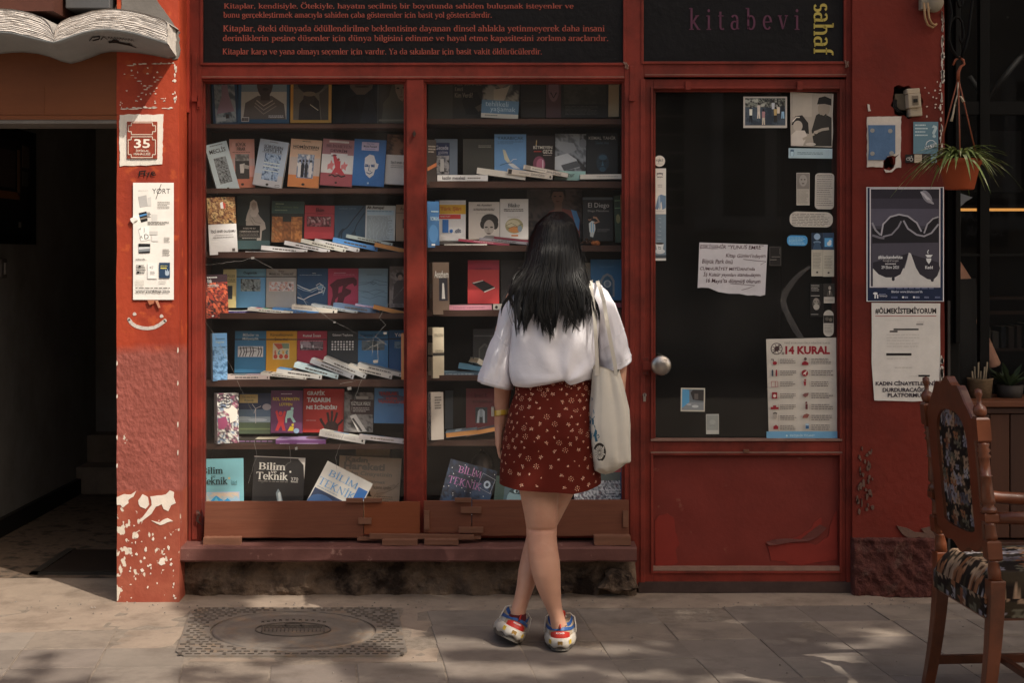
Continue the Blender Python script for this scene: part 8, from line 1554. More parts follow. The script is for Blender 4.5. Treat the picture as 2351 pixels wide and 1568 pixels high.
for row in range(17):
    for k in range(24):
        f = (row + 0.5) / 17 + rf_.uniform(-0.012,0.012)
        u = (k + (0.5 if row % 2 else 0) + rf_.uniform(-0.2,0.2)) / 24
        if f > 0.975: continue
        p,ax,dn,n_ = skp(u,f); kind = (k + row * 3 + (row // 2)) % 5; a0 = rf_.uniform(0,6.28)
        if kind in (0,2):
            for j in range(5 if kind else 4): petal(p,ax,dn,n_,a0 + j * 1.1,.0022,.0062,.0017,PC if j % 3 != 2 else PC2)
            petal(p + n_ * .0002,ax,dn,n_,a0,-.0026,.0052,.0024,PC2)
        elif kind == 1:
            for j in range(7): petal(p + ax * .0062 * math.cos(j * .9) + dn * .0052 * math.sin(j * .9),ax,dn,n_,j * .9 + a0 * .1,.0003,.0055,.0018,PC if j % 2 else PC2)
            petal(p,ax,dn,n_,a0,-.0028,.0056,.0026,PC2)
        elif kind == 3:
            for j in range(3): petal(p,ax,dn,n_,a0 + j * .8,.001,.0055,.0017,PC)
            petal(p - ax * .002,ax,dn,n_,a0 + 3,0,.005,.002,PC2)
        else:
            for j in range(2): petal(p,ax,dn,n_,a0 + j * .9,.001,.0046,.0016,PC if j else PC2)
wbuild('skirt',SK_,mat('skirt cloth',None,0.85,0.05,8,0.2,400,0.15,bd=0.0006))

# hair: a dark mass with combed locks laid over it
HM = mat('black hair',lin('#0b0908'),0.34,0.25,60,0.0,spec=0.32,stretch=(4,4,0.3))
hr = MB()
Lc = [(484,1268),(488,1262),(496,1250),(514,1231),(548,1217),(577,1212),(610,1205),(640,1187),(670,1173),(700,1165),(740,1168),(790,1180)]
Rc = [(484,1290),(488,1296),(496,1310),(514,1320),(548,1329),(577,1333),(610,1339),(640,1347),(670,1355),(700,1361),(740,1364),(790,1356)]
def hb(y):
    """depth of the hair's back surface and its thickness at height y (photo rows)"""
    yc = curve([(484,-.885),(560,-.89),(620,-.935),(660,-.985),(700,-1.01),(800,-1.05)],y)
    d = curve([(484,.02),(496,.07),(514,.1),(548,.117),(577,.118),(620,.095),(660,.06),(700,.042),(740,.036),(800,.03)],y)
    return yc,d
lofted(hr,[(1266,1292,485.5,-.885,.03)] + [(curve(Lc,y) + 3,curve(Rc,y) - 3,y,hb(y)[0],hb(y)[1] - .004) for y in (487,490,496,505,516,532,550,577,600,620)] + [(curve(Lc,y) + 12,curve(Rc,y) - 12,y,hb(y)[0],hb(y)[1] * .7) for y in (640,658)] + [(1215,1340,680,-.99,.018),(1228,1330,700,-1.0,.006)],32)
rh_ = random.Random(8)
tips = [(1166,744),(1172,720),(1196,774),(1204,768),(1214,772),(1222,762),(1236,768),(1246,775),(1256,785),(1266,789),(1272,784),(1282,776),(1294,772),(1304,770),(1316,770),(1326,760),(1338,758),(1346,758),(1356,750),(1364,756),(1368,746),(1158,700)]
locks = []
for i in range(64):
    s0 = -1 + 2 * (i + 0.5) / 64 + rh_.uniform(-.02,.02); k = min(range(len(tips)),key=lambda q: abs((tips[q][0] - 1270) / 104 - s0) + rh_.uniform(0,.12))
    tx,ty = tips[k]; locks.append((s0,tx + rh_.uniform(-6,6),ty + rh_.uniform(-62,4) * rh_.random(),rh_.uniform(0,6.28),rh_.uniform(.6,2.0),rh_.choice((-1,1,0.3)),rh_.uniform(0,.016)))
for li,(s0,tx,ty,ph,amp,cd,lf) in enumerate(locks):
    for st_ in range(26):
        s = max(-1,min(1,s0 + rh_.gauss(0,.035))); y0 = 486 + 6 * rh_.random(); yend = ty - 16 * rh_.random(); pts = []; rad = []
        off = rh_.uniform(-1,1); lift = rh_.uniform(0,.007); n_ = 22; w1 = rh_.uniform(-1,1)
        for j in range(n_ + 1):
            f = j / n_; y = y0 + (yend - y0) * f ** 0.92
            xl,xr = curve(Lc,y),curve(Rc,y); xn = (xl + xr) / 2 + s * (xr - xl) / 2
            g_ = max(0,(f - .55) / .45) ** 1.4
            x = xn + (tx + off * 5 * (1 - g_ * .95) - xn) * g_ + amp * 7 * math.sin(f * 11 + ph) * f ** 2.4 + w1 * 2.5 * math.sin(f * 5 + ph) * f
            if f > .82: x += cd * 26 * (f - .82) ** 1.25 * 2.4
            yc,d = hb(y); q = max(0.0,1 - min(1,abs((xn - (xl + xr) / 2) / ((xr - xl) / 2 + 1e-6))) ** 2) ** .5
            Y = yc - d * q - lift - lf * f * f - (.004 * math.sin(f * 7 + ph)) * f
            if f > .85: Y += .02 * (f - .85)
            pts.append(W(x,y,Y)); rad.append(.0019 * (1 - .93 * max(0,(f - .6) / .4)) * (0.7 if f < .05 else 1))
        hr.tube(pts,rad,4,caps=False)
# loose flyaway strands
for i in range(70):
    s = rh_.choice((-1,1)) * rh_.uniform(.85,1.06); y0 = rh_.uniform(500,640); ye = y0 + rh_.uniform(60,130); ph = rh_.uniform(0,6); pts = []
    for j in range(12):
        f = j / 11; y = y0 + (ye - y0) * f; xl,xr = curve(Lc,y),curve(Rc,y); yc,d = hb(y)
        pts.append(W((xl + xr) / 2 + s * (xr - xl) / 2 + s * 9 * f * math.sin(f * 3 + ph),y,yc - d * .3 - .01 * f))
    hr.tube(pts,.0007,3,caps=False)
wbuild('hair',hr,HM)

# wristwatch
wt = MB(lin('#c9a02e')); a_ = W(1150.5,946,-.85); rings = []
for s_ in (-1,-.5,.5,1):
    rings.append([a_ + Vector((.0285 * math.cos(t),.0285 * math.sin(t),s_ * .0105 + .004 * math.cos(t))) for t in [2 * math.pi * i / 28 for i in range(28)]])
rings = [[q + (q - a_).normalized() * -.003 for q in rings[0]]] + rings + [[q + (q - a_).normalized() * -.003 for q in rings[-1]]]
wt.loft(rings,None,False,False,cols=lambda i,j: lin('#d0a83a') if (j // 3) % 2 else lin('#d8bc74'))
wo_ = wbuild('wristwatch',wt,M_COVER)
cs_ = MB(lin('#b9b4a8')); cs_.box(a_.x - .0375,a_.x - .026,a_.y - .019,a_.y + .019,a_.z - .016,a_.z + .02)
for i in range(len(cs_.v)): cs_.v[i] = cs_.v[i] - WL
cs_.build('watch_case',M_COVER,wo_,.003)

# sneakers
BEI,BLU,REDS,WHT,OUT_,YEL = lin('#a3917c'),lin('#2c4f86'),lin('#b02c22'),lin('#bcb5aa'),lin('#57524c'),lin('#c9a83a')
def hw_(y): return .045 + .009 * math.sin(math.pi * min(1,max(0,y) / .27) ** .9)
def plan(t,k=1.0):
    c,s = math.cos(t),math.sin(t); y = .133 * (1 - c); return (hw_(y) * math.copysign(abs(s) ** .72,s) * k,.133 + (y - .133) * k)
def zt(y): return curve([(0,.096),(.05,.092),(.085,.1),(.12,.108),(.16,.082),(.2,.064),(.27,.05)],y)
def up(t,k,off=0.0):
    """surface of the upper: t turns round from the heel, k climbs from the sole (0) to the collar (1)"""
    k = max(0.0,k); x,y = plan(t,0.97 + off * 18); sh = 1 - .22 * k ** 2.2; ys = 1 - .2 * k ** 2
    y2 = .1 + (y - .1) * ys; return Vector((x * sh,y2 + .006 * k,.046 + (zt(max(0,y)) - .046) * k))
def shoe(M,sock_rows):
    ts_ = [2 * math.pi * i / 56 for i in range(56)]
    so = MB(); wav = lambda t: .004 * math.cos(t * 9)
    lay = [(0.9,.0),(0.97,.004),(1.0,.014),(1.0,.02)]
    so.loft([[Vector((*plan(t,k),z)) for t in ts_] for k,z in lay],OUT_)
    lay2 = [(1.0,.014),(1.07,.018),(1.1,.028),(1.08,.038),(1.03,.047),(.97,.05)]
    so.loft([[Vector((*plan(t,k + (.02 * math.cos(t * 10) if 0 < i < 4 else 0)),z + wav(t) * (i < 2))) for t in ts_] for i,(k,z) in enumerate(lay2)],WHT)
    for i in range(4): so.tube([Vector((*plan(t,1.0 + .004),.004 + i * .0042)) for t in [-.62 + .124 * j for j in range(11)]],.0016,5,lin('#6a655e'))
    def pch(mb,t0,t1,k0,k1,col,off=.0016,n=14,sole=False,arch=0.0):
        rr = []
        for j in range(5):
            row = []
            for i in range(n + 1):
                t = t0 + (t1 - t0) * i / n; w = (i / n - .5) * 2; kk = k0 + (k1 - k0) * j / 4 - arch * w * w
                e = 1 - .0 * w; p = up(t,kk,off) if not sole else Vector((*plan(t,1.115),.02 + kk * .026)); row.append(p)
            rr.append(row)
        mb.loft(rr,col,False,False,closed=False)
    so.m = 0
    ye = MB()
    for t in (-.62,.62): pch(ye,t - .1,t + .1,.25,.85,YEL,sole=True,n=6)
    pch(ye,-.09,.09,.3,.8,lin('#8a6a34'),sole=True,n=6)
    for q in (so,ye): q.xform(M)
    sl_ = wbuild('sneaker',so,M_COVER)
    ye_ = MB(); 
    for i in range(len(ye.v)): ye.v[i] = ye.v[i] - WL
    ye.build('sole_badge',M_COVER,sl_)
    def sub(nm,mb,m=M_COVER,bev=0):
        mb.xform(M)
        for i in range(len(mb.v)): mb.v[i] = mb.v[i] - WL
        return mb.build(nm,m,sl_,bev)
    u_ = MB(); ks = [i / 8 for i in range(9)]
    def ucol(i,j):
        t = ts_[j]; tt = min(t,2 * math.pi - t)
        if i >= 6 and tt > .55: return BLU
        if 1.0 < tt < 1.7 and i < 4: return lin('#b9b2a8')
        return BEI if (i > 1 or tt < 1) else lin('#b9b2a8')
    u_.loft([[up(t,k) for t in ts_] for k in ks],BEI,False,True,cols=ucol); sub('upper',u_,mat('sneaker suede',None,0.85,0.12,60,0.3,300,0.2,bd=0.0005))
    h = MB(); pch(h,-.66,.66,.06,.52,REDS,.0022,16,arch=.16); sub('heel_panel',h)
    h = MB(); pch(h,-1.5,1.5,.56,.78,BLU,.002,24,arch=.3); sub('heel_band',h)
    f = Flat(.034,.0055,0,1.0); f.t('SKECHERS',0,0,1,1,'#d8cfc8',bold=.02)
    h = f.mb
    for i,q in enumerate(h.v): 
        p = up(q.x / .075,.4 + q.z / .05,.0032); h.v[i] = p
    sub('lettering',h)
    h = MB(); h.tube([up(0,.7,.002),up(0,.78,.006) + Vector((0,-.004,0)),up(0,.95,.002) + Vector((0,-.005,.002)),up(0,1.0,0) + Vector((0,.004,.006)),up(0,.9,-.004) + Vector((0,.008,0))],.0065,8,REDS,flat=.45); tb = sub('pull_tab',h)
    h = MB(); h.loft([[Vector((x,y,z)) for x,y,z in ((-.016 * s_,.118 + o,zz - .012),(0,.126 + o,zz - .01),(.016 * s_,.118 + o,zz - .012),(0,.112 + o,zz - .012))] for s_,o,zz in ((1,0,.08),(1.1,.0,.105),(1.2,-.004,.125),(1.0,-.008,.135))],lin('#c0341f')); sub('tongue',h)
    h = MB(); 
    for s_ in (-1,1): h.tube([Vector((s_ * .012,.13,.107)),Vector((s_ * .035,.122,.112)),Vector((s_ * .052,.112,.1)),Vector((s_ * .056,.1,.075)),Vector((s_ * .058,.09,.05))],.0024,6,lin('#c9c2b6'))
    h.tube([Vector((-.024,.15,.092)),Vector((0,.148,.1)),Vector((.024,.15,.092))],.003,6,lin('#c9c2b6')); sub('lace',h)
    sk = MB(lin('#5d1f26')); lofted(sk,sock_rows,20,c0=False,c1=False); wbuild('sock',sk,mat('sock',lin('#5d1f26'),0.9,0.1,30))
p0 = W(1286,1501,-1.0)
shoe(Matrix.Translation((p0.x,-1.004,0.001)) @ Matrix.Scale(1.04,4) @ Matrix.Rotation(R(-2),4,'Z'),[(1270,1303.5,1434,-.95,.036),(1270,1302,1446,-.945,.036),(1272,1300,1470,-.935,.036)])
p1 = W(1163,1462,-.965); p1.x += .012
shoe(Matrix.Translation((p1.x,-.957,.03)) @ Matrix.Scale(1.04,4) @ Matrix.Rotation(R(2),4,'Z') @ Matrix.Rotation(R(26),4,'Y') @ Matrix.Rotation(R(-9),4,'X'),[(1169,1208,1408,-.888,.039),(1168,1208,1422,-.886,.039),(1170,1204,1440,-.88,.036)])

# ---------------------------------------------------------------- tote bag on her shoulder
bag = thing('tote_bag','cream canvas tote bag hanging from her shoulder, printed with a blue figure and a wheel','bag',W(1402,1080,-1.0))
BL = bag.location
def bbuild(nm,mb,m,bev=0):
    for i in range(len(mb.v)): mb.v[i] = mb.v[i] - BL
    return mb.build(nm,m,bag,bev)
CANV = mat('cream canvas',lin('#d0cabe'),0.9,0.07,5,0.35,400,0.1,col2=lin('#b5ab9b'),m2=(.55,.7),m2s=4,bd=0.0008)
bg_ = MB(); NB = 64; YBG = -1.0
brow = subdiv([(1363,1421,846,YBG,.03),(1361,1424,862,YBG,.036),(1359,1433,898,YBG,.045),(1354,1444,940,YBG,.055),(1350,1448,978,YBG,.06),(1353,1449,1015,YBG,.062),(1358,1450,1045,YBG,.06),(1361,1449,1058,YBG,.056),(1366,1440,1068,YBG,.048),(1376,1428,1076,YBG,.035),(1390,1412,1083,YBG,.015)],3)
BR_ = []
for ri,r in enumerate(brow):
    f = ri / (len(brow) - 1); g_ = ell(*r,n=NB,sq=.8)
    for i,p in enumerate(g_):
        t = 2 * math.pi * i / NB; c = Vector((WX((r[0] + r[1]) / 2,YBG),YBG,p.z))
        k = .007 * mnoise.noise(Vector((math.cos(t) * 2.2,math.sin(t) * 2.2,f * 2.5))) + .004 * mnoise.noise(Vector((math.cos(t) * 6,math.sin(t) * 6,f * 3.5 + 4))) - .006 * math.exp(-((t - 4.95) / .12) ** 2) * (f > .05)
        p += (p - c).normalized() * k
        if f < .12: p.z += .006 * math.sin(t * 3 + 1) - .01 * (p.x - c.x) / .05
        if f > .75: p.z += .012 * mnoise.noise(Vector((math.cos(t) * 2,math.sin(t) * 2,9))) + .012 * (p.x - c.x) / .05
    BR_.append(g_)
bg_.loft([[q + Vector((0,0,-.02)) + (Vector((BL.x,YBG,q.z)) - q) * .12 for q in BR_[0]],[q * 1.0 for q in BR_[0]]] + BR_,None,False,True)
bbuild('bag_body',bg_,CANV)
def bpt(xd,yd,lift=.0015):
    """the point of the bag's near side seen at that place of the photo"""
    r0 = min(range(len(brow)),key=lambda i: abs(brow[i][2] - yd)); q = BR_[r0]; best = min((p for p in q if p.y <= YBG + .012),key=lambda p: abs(CX + p.x * F / (p.y + CD) - xd))
    Y = best.y - lift; return W(xd,yd,Y)
pr_ = MB()
def bpoly(pts,col): pr_.add([bpt(x,y) for x,y in pts],[tuple(range(len(pts)))],col)
INK,BLUE_ = lin('#35302b'),lin('#2f6078')
for i in range(24):
    t0,t1 = 2 * math.pi * i / 24,2 * math.pi * (i + 1) / 24; c = lambda t,k: bpt(1376.5 + 14.5 * k * math.cos(t),1039 + 22 * k * math.sin(t))
    pr_.add([c(t0,1),c(t0,.72),c(t1,.72),c(t1,1)],[(0,1,2,3)],INK)
for i in range(14):
    t = math.pi * i / 7; a,b = bpt(1376.5 + 2 * math.cos(t),1039 + 3 * math.sin(t),.002),bpt(1376.5 + 10.4 * math.cos(t),1039 + 15.8 * math.sin(t),.002); n_ = Vector((-(b - a).z,0,(b - a).x)).normalized() * .0006
    pr_.add([a + n_,a - n_,b - n_,b + n_],[(0,1,2,3)],INK)
bpoly([(1360,1018),(1366,1020),(1368,1048),(1362,1056),(1358,1040)],INK)
for cx_,cy_,a,b,sd in ((1358,968,5,7,1),(1360,990,8,14,2),(1361,1008,9,10,3),(1354,1000,4,16,4),(1358,916,3,3,5)):
    bpoly(blob(cx_ + 1,cy_,a,b,sd,14,.3),BLUE_)
for a,b in (((1368,1003),(1374,998)),((1374,998),(1376,1004)),((1376,1004),(1372,1006)),((1362,940),(1364,950)),((1357,962),(1354,955)),((1362,962),(1365,956))):
    A,B = bpt(*a),bpt(*b); n_ = Vector((-(B - A).z,0,(B - A).x)).normalized() * .0012; pr_.add([A + n_,A - n_,B - n_,B + n_],[(0,1,2,3)],BLUE_)
bbuild('print',pr_,M_COL)
def strap(pts,wd):
    b = MB(); P_ = [W(x,y,Y) for x,y,Y in pts]; q = []
    for a,c in zip(P_,P_[1:]):
        for i in range(4): q.append(a.lerp(c,i / 4))
    q.append(P_[-1]); rings = []
    for i,p in enumerate(q):
        d = (q[min(i + 1,len(q) - 1)] - q[max(i - 1,0)]).normalized(); s_ = d.cross(Vector((0,1,0))).normalized() if abs(d.y) < .98 else Vector((1,0,0)); n_ = s_.cross(d)
        rings.append([p + s_ * wd + n_ * .001,p - s_ * wd + n_ * .001,p - s_ * wd - n_ * .001,p + s_ * wd - n_ * .001])
    b.loft(rings,None,True,True,smooth=False); bbuild('strap',b,CANV)
strap([(1370,862,-1.035),(1371.5,840,-1.04),(1369,790,-1.045),(1366,735,-1.045),(1361,690,-1.04),(1357,660,-1.02),(1356,647,-.97),(1357,644,-.92),(1359,660,-.85),(1362,760,-.83),(1366,850,-.96)],.0068)
strap([(1414.5,862,-1.03),(1412,838,-1.035),(1403,790,-1.04),(1393,735,-1.045),(1386,690,-1.04),(1377,660,-1.02),(1372,648,-.97),(1372,645,-.92),(1374,662,-.85),(1390,760,-.82),(1410,850,-.96)],.0068)
# ---------------------------------------------------------------- carved armchair
CM = Matrix.Translation((1.492,-CD + 5.14,0)) @ Matrix.Rotation(R(4.4),4,'Z')
chair = thing('armchair','carved brown wooden armchair with dark floral upholstery standing on the pavement','armchair',mtx=CM)
M_CHW = mat('varnished brown wood',lin('#5f321d'),0.35,0.2,7,0.15,40,0.4,coat=0.15,col2=lin('#472616'),m2=(.5,.7),m2s=5,bd=0.001)
def post(s):
    b = MB(); y = .24 * s; lx = lambda z: -.055 * max(0,(z - .45)) / .6
    P_ = [(.001,1.06),(.013,1.055),(.014,1.04),(.009,1.03),(.008,1.012),(.02,1.004),(.025,.992),(.022,.978),(.012,.97)]
    T_ = [(.02,.892),(.024,.884),(.018,.875),(.026,.866),(.018,.857),(.026,.848),(.019,.84),(.019,.79),(.025,.787),(.019,.782),(.021,.75),(.025,.715),(.026,.702),(.018,.694),(.028,.684),(.03,.672)]
    T2 = [(.022,.64),(.018,.63),(.022,.6),(.022,.585)]; T3 = [(.024,.522),(.018,.514),(.023,.49),(.024,.45)]
    for pr in (P_,T_,T2,T3):
        pr = sorted(pr,key=lambda q: q[1]); b.loft([[(lx(z) + r * math.cos(t) * .88,y + r * math.sin(t) * .88,z) for t in [2 * math.pi * i / 18 for i in range(18)]] for r,z in pr])
    for z0,z1,w_ in ((.892,.97,.022),(.64,.672,.023),(.522,.585,.023)):
        b.loft([[(lx(z) + a * w_ * k,y + c * w_ * k,z) for a,c in ((-1,-1),(1,-1),(1,1),(-1,1))] for z,k in ((z0,.8),(z0 + .006,1),(z1 - .006,1),(z1,.8))],smooth=False)
    return b
def leg(x0,y0,x1,y1,w0,w1):
    b = MB(); rows = []
    for i in range(9):
        f = i / 8; k = f * f; x,y,w_ = x0 + (x1 - x0) * k,y0 + (y1 - y0) * k,w0 + (w1 - w0) * f
        rows.append([(x + a * w_,y + c * w_,.46 * (1 - f)) for a,c in ((-1,1),(1,1),(1,-1),(-1,-1))])
    b.loft(rows,smooth=False); return b
for s in (-1,1):
    post(s).build('back_post',M_CHW,chair)
    leg(0,.24 * s,-.045,.25 * s,.025,.018).build('leg',M_CHW,chair,.003)
    leg(.46,.26 * s,.475,.265 * s,.025,.016).build('leg',M_CHW,chair,.003)
    a = MB(); pts = [(-.02,.24 * s,.655),(.1,.262 * s,.655),(.22,.28 * s,.635),(.34,.285 * s,.625),(.45,.27 * s,.64),(.49,.262 * s,.625)]
    a.tube(pts,[.02,.021,.022,.024,.026,.018],10,flat=.8); a.build('armrest',M_CHW,chair)
    a = MB(); a.tube([(.44,.27 * s,.63),(.43,.262 * s,.54),(.45,.255 * s,.45)],[.017,.022,.02],10); a.build('arm_support',M_CHW,chair)
lx = lambda z: -.055 * max(0,(z - .45)) / .6
# back frame: outer outline with a carved crest, pierced by a long arched opening
fr_ = MB(); N_ = 60
def outer(t):
    y,z = math.cos(t),math.sin(t)
    if z >= 0:
        h = .945 + .125 * (1 - abs(y) ** 2.2) + .012 * math.cos(y * 13) * (1 - y * y); return .215 * y,h if abs(y) < .999 else .9
    return .215 * y,.56 - .045 * (1 - y * y) - .012 * math.cos(y * 9) * (1 - y * y)
def inner_(t):
    y,z = math.cos(t),math.sin(t); return .135 * math.copysign(abs(y) ** .7,y),(.87 + .1 * z) if z >= 0 else (.6 + .02 * z)
ts_ = [2 * math.pi * (i + .5) / N_ for i in range(N_)]
def R3(f,x,k=1.0): return [Vector((x + lx(f(t)[1]),f(t)[0] * k,f(t)[1])) for t in ts_]
fr_.loft([R3(inner_,.012),R3(inner_,-.014,1.03),R3(outer,-.016,.98),R3(outer,-.01),R3(outer,.012),R3(inner_,.014,1.03),R3(inner_,.012)],None,False,False,smooth=False)
fr_.build('back_frame',M_CHW,chair)
# tapestry cloth: flowers woven dark on dark
rc = random.Random(12)
FL_ = [(rc.random(),rc.random(),rc.uniform(.05,.11),rc.choice(['#918c96','#a8a2a4','#9c6a4a','#8a5a42','#6f6a5a','#a88c74','#5f5a62'])) for _ in range(62)]
def tapestry(u,v,sc):
    base = lin('#1f1815'); n_ = mnoise.noise(Vector((u * 9,v * 9,2)))
    col = lin('#352d22') if n_ > .15 else base
    for fx,fy,r,c in FL_:
        dx,dy = (u * sc - fx) % 1,(v * sc - fy) % 1; dx = min(dx,1 - dx); dy = min(dy,1 - dy); d = math.hypot(dx,dy); a = math.atan2(dy,dx)
        rr = r * (.75 + .3 * math.cos(a * 5 + fx * 9))
        if d < rr:
            k = .55 + .6 * (d / rr) + .1 * mnoise.noise(Vector((u * 22,v * 22,fx))); col = tuple(q * max(.2,k) * .72 for q in lin(c))
            if d < rr * .25: col = lin('#3a2418')
    return col
M_TAP = mat('floral tapestry',None,0.9,0.15,60,0.4,260,0.15,bd=0.001)
def grid(fn,nu,nv,sc,side=1):
    b = MB(); P_ = [[fn(i / nu,j / nv) for i in range(nu + 1)] for j in range(nv + 1)]; K_ = [[tapestry(i / nu,j / nv * sc[1],sc[0]) for i in range(nu + 1)] for j in range(nv + 1)]
    for j in range(nv):
        for i in range(nu):
            q = [(j,i),(j,i + 1),(j + 1,i + 1),(j + 1,i)]
            if side < 0: q = q[::-1]
            b.add([P_[a][c] for a,c in q],[(0,1,2,3)],[K_[a][c] for a,c in q],True)
    return b
bp_ = MB()
for sd,x in ((-1,-.004),(1,.018)):
    g_ = grid(lambda u,v: Vector((x + sd * .01 * math.sin(math.pi * u) * math.sin(math.pi * v) + lx(.57 + .41 * v),(u - .5) * .29,.57 + .41 * v)),50,80,(1.0,1.6),sd)
    k = len(bp_.v); bp_.v += g_.v; bp_.f += [[k + i for i in f] for f in g_.f]; bp_.c += g_.c; bp_.mi += g_.mi; bp_.sm += g_.sm
# trim the cloth to the opening
keep = []
for f,c in zip(bp_.f,bp_.c):
    m_ = sum((bp_.v[i] for i in f),Vector()) / 4
    t = math.atan2((m_.z - .87) / .1 if m_.z > .87 else 0,m_.y / .135)
    if m_.z <= .87 or (m_.y / .15) ** 2 + ((m_.z - .87) / .11) ** 2 < 1: keep.append((f,c))
bp_.f = [q[0] for q in keep]; bp_.c = [q[1] for q in keep]; bp_.mi = [0] * len(keep); bp_.sm = [True] * len(keep)
bp_.build('back_cushion',M_TAP,chair)
def seatfn(u,v):
    x = -.03 + .53 * u; hw = .235 + .045 * u; y = (v - .5) * 2; e = min(1,(1 - abs(y)) / .12); e2 = min(1,u / .1,(1 - u) / .08)
    return Vector((x,y * hw,.40 + .075 * math.sqrt(max(0,min(e,1))) * math.sqrt(max(0,e2)) + .015 * math.sin(math.pi * u) * (1 - y * y)))
st = grid(seatfn,70,70,(1.1,1.0))
sd_ = grid(lambda u,v: Vector((-.03 + .53 * u,-(.235 + .045 * u),.40 - .06 * v)),60,10,(1.6,.11),-1)
for g_ in (sd_,grid(lambda u,v: Vector((-.03,(u - .5) * .47,.40 - .06 * v)),40,10,(1.6,.11),-1),grid(lambda u,v: Vector((-.03 + .53 * u,(.235 + .045 * u),.40 - .06 * v)),60,10,(1.6,.11)),grid(lambda u,v: Vector((.5,(u - .5) * .56,.40 - .06 * v)),40,10,(1.6,.11))):
    k = len(st.v); st.v += g_.v; st.f += [[k + i for i in f] for f in g_.f]; st.c += g_.c; st.mi += g_.mi; st.sm += g_.sm
st.build('seat',M_TAP,chair)
b = MB(); b.box(-.02,.49,-.235,.235,.33,.343); b.build('seat_rail',M_CHW,chair)
b = MB(); b.box(-.04,.47,-.262,-.242,.07,.1); b.box(-.04,.47,.242,.262,.07,.1); b.box(.2,.225,-.25,.25,.075,.097); b.build('stretcher',M_CHW,chair,.003)

# ---------------------------------------------------------------- hanging plant
YH = -0.3; hx,hz = WX(2203,YH),WZ(365,YH)
pot = thing('hanging_plant','spider plant in a terracotta pot hanging from an iron bracket','hanging plant',(hx,YH,WZ(435,YH))); PL = pot.location
def pbuild(nm,mb,m,par=None):
    for i in range(len(mb.v)): mb.v[i] = mb.v[i] - PL
    return mb.build(nm,m,par or pot)
k_ = 1 / PX(YH)
b = MB(); zb_ = WZ(435,YH)
b.lathe([(.001,zb_),(31 * k_,zb_),(33 * k_,zb_ + .004),(46 * k_,zb_ + .1),(47.5 * k_,zb_ + .104),(50 * k_,zb_ + .106),(50.5 * k_,hz),(48 * k_,hz + .001),(46 * k_,hz - .02),(.001,hz - .022)],36,None,(hx,YH,0)); pbuild('pot',b,mat('terracotta plastic',lin('#a04a28'),0.6,0.1,8,0.15,50,0.3,bd=.001))
b = MB(); top = W(2200,178,YH)
for dx,dy in ((-48,.03),(-12,-.085),(46,.03)): b.tube([top,W(2203 + dx,366,YH) + Vector((0,dy,0))],.003,6)
b.tube([top - Vector((0,0,.01)),W(2200,165,YH),W(2206,152,YH),W(2214,146,YH),W(2212,137,YH),W(2203,131,YH),W(2194,136,YH),W(2188,149,YH)],[.007,.007,.006,.005,.005,.005,.005,.004],10); pbuild('hanger',b,mat('brown plastic',lin('#84452b'),0.5,0.1))
b = MB(); b.tube([W(2200,188,YH - .01),W(2199,215,YH - .012),W(2193,235,YH - .012),W(2188,262,YH - .012),W(2184,278,YH - .01)],[.003,.003,.003,.004,.006],6); b.tube([W(2193,236,YH - .015),W(2198,221,YH - .015),W(2206,221,YH - .015),W(2212,233,YH - .013)],[.003,.003,.004,.006],6); pbuild('string',b,mat('cotton string',lin('#b5a892'),0.9,0.15,60))
b = MB(); rp = random.Random(5)
for i in range(120):
    a = rp.uniform(0,6.28); ln = rp.uniform(.1,.22); el = rp.uniform(.5,1.4); wd = rp.uniform(.005,.0085); p = Vector((hx + .02 * math.cos(a),YH + .02 * math.sin(a),hz - .01)); d = Vector((math.cos(a) * math.cos(el),math.sin(a) * math.cos(el),math.sin(el))); rings = []
    droop = rp.uniform(1.0,2.4); pts = []
    for j in range(12):
        f = j / 11; q = p + d * ln * f + Vector((math.cos(a),math.sin(a),0)) * ln * .35 * f * f - Vector((0,0,1)) * ln * droop * .55 * f ** 2.2; pts.append(q)
    s_ = Vector((-math.sin(a),math.cos(a),0)); g1,g2 = lin('#76854a'),lin('#b4b888')
    kk = rp.uniform(.75,1.2); g1 = tuple(v * kk for v in g1)
    for j in range(11):
        w0,w1 = wd * (1 - (j / 11) ** 3),wd * (1 - ((j + 1) / 11) ** 3); q0,q1 = pts[j],pts[j + 1]; u_ = Vector((0,0,.0012))
        b.add([q0 - s_ * w0,q0 - s_ * w0 * .35 - u_,q0 + s_ * w0 * .35 - u_,q0 + s_ * w0,q1 - s_ * w1,q1 - s_ * w1 * .35 - u_,q1 + s_ * w1 * .35 - u_,q1 + s_ * w1],[(0,1,5,4),(1,2,6,5),(2,3,7,6)],g1 if rp.random() < .8 else g2,True)
pbuild('foliage',b,mat('spider plant leaf',None,0.5,0.1,20))
ib = thing('iron_bracket','black wrought iron scroll bracket at the top of the cafe corner','bracket',W(2210,0,YH)); L0 = ib.location
b = MB()
def iron(pts,r): b.tube([W(2065 + x * .2258,y * .2258,YH) - L0 for x,y in pts],r,8,flat=1.8)
iron([(520,-300),(505,0),(530,120),(505,300),(500,400),(540,510),(590,580),(620,590)],.006); iron([(780,-300),(740,0),(715,200),(700,350),(665,490),(630,580)],.006); iron([(520,420),(505,330),(520,230),(560,172),(605,175),(635,220),(648,300),(650,380),(630,440),(612,400),(622,370)],.005); iron([(590,-60),(590,20),(610,70),(640,50),(640,0)],.005)
b.box(-.02,.02,-.01,.36,.2,.23); b.build('scroll',M_BLKMETAL,ib)

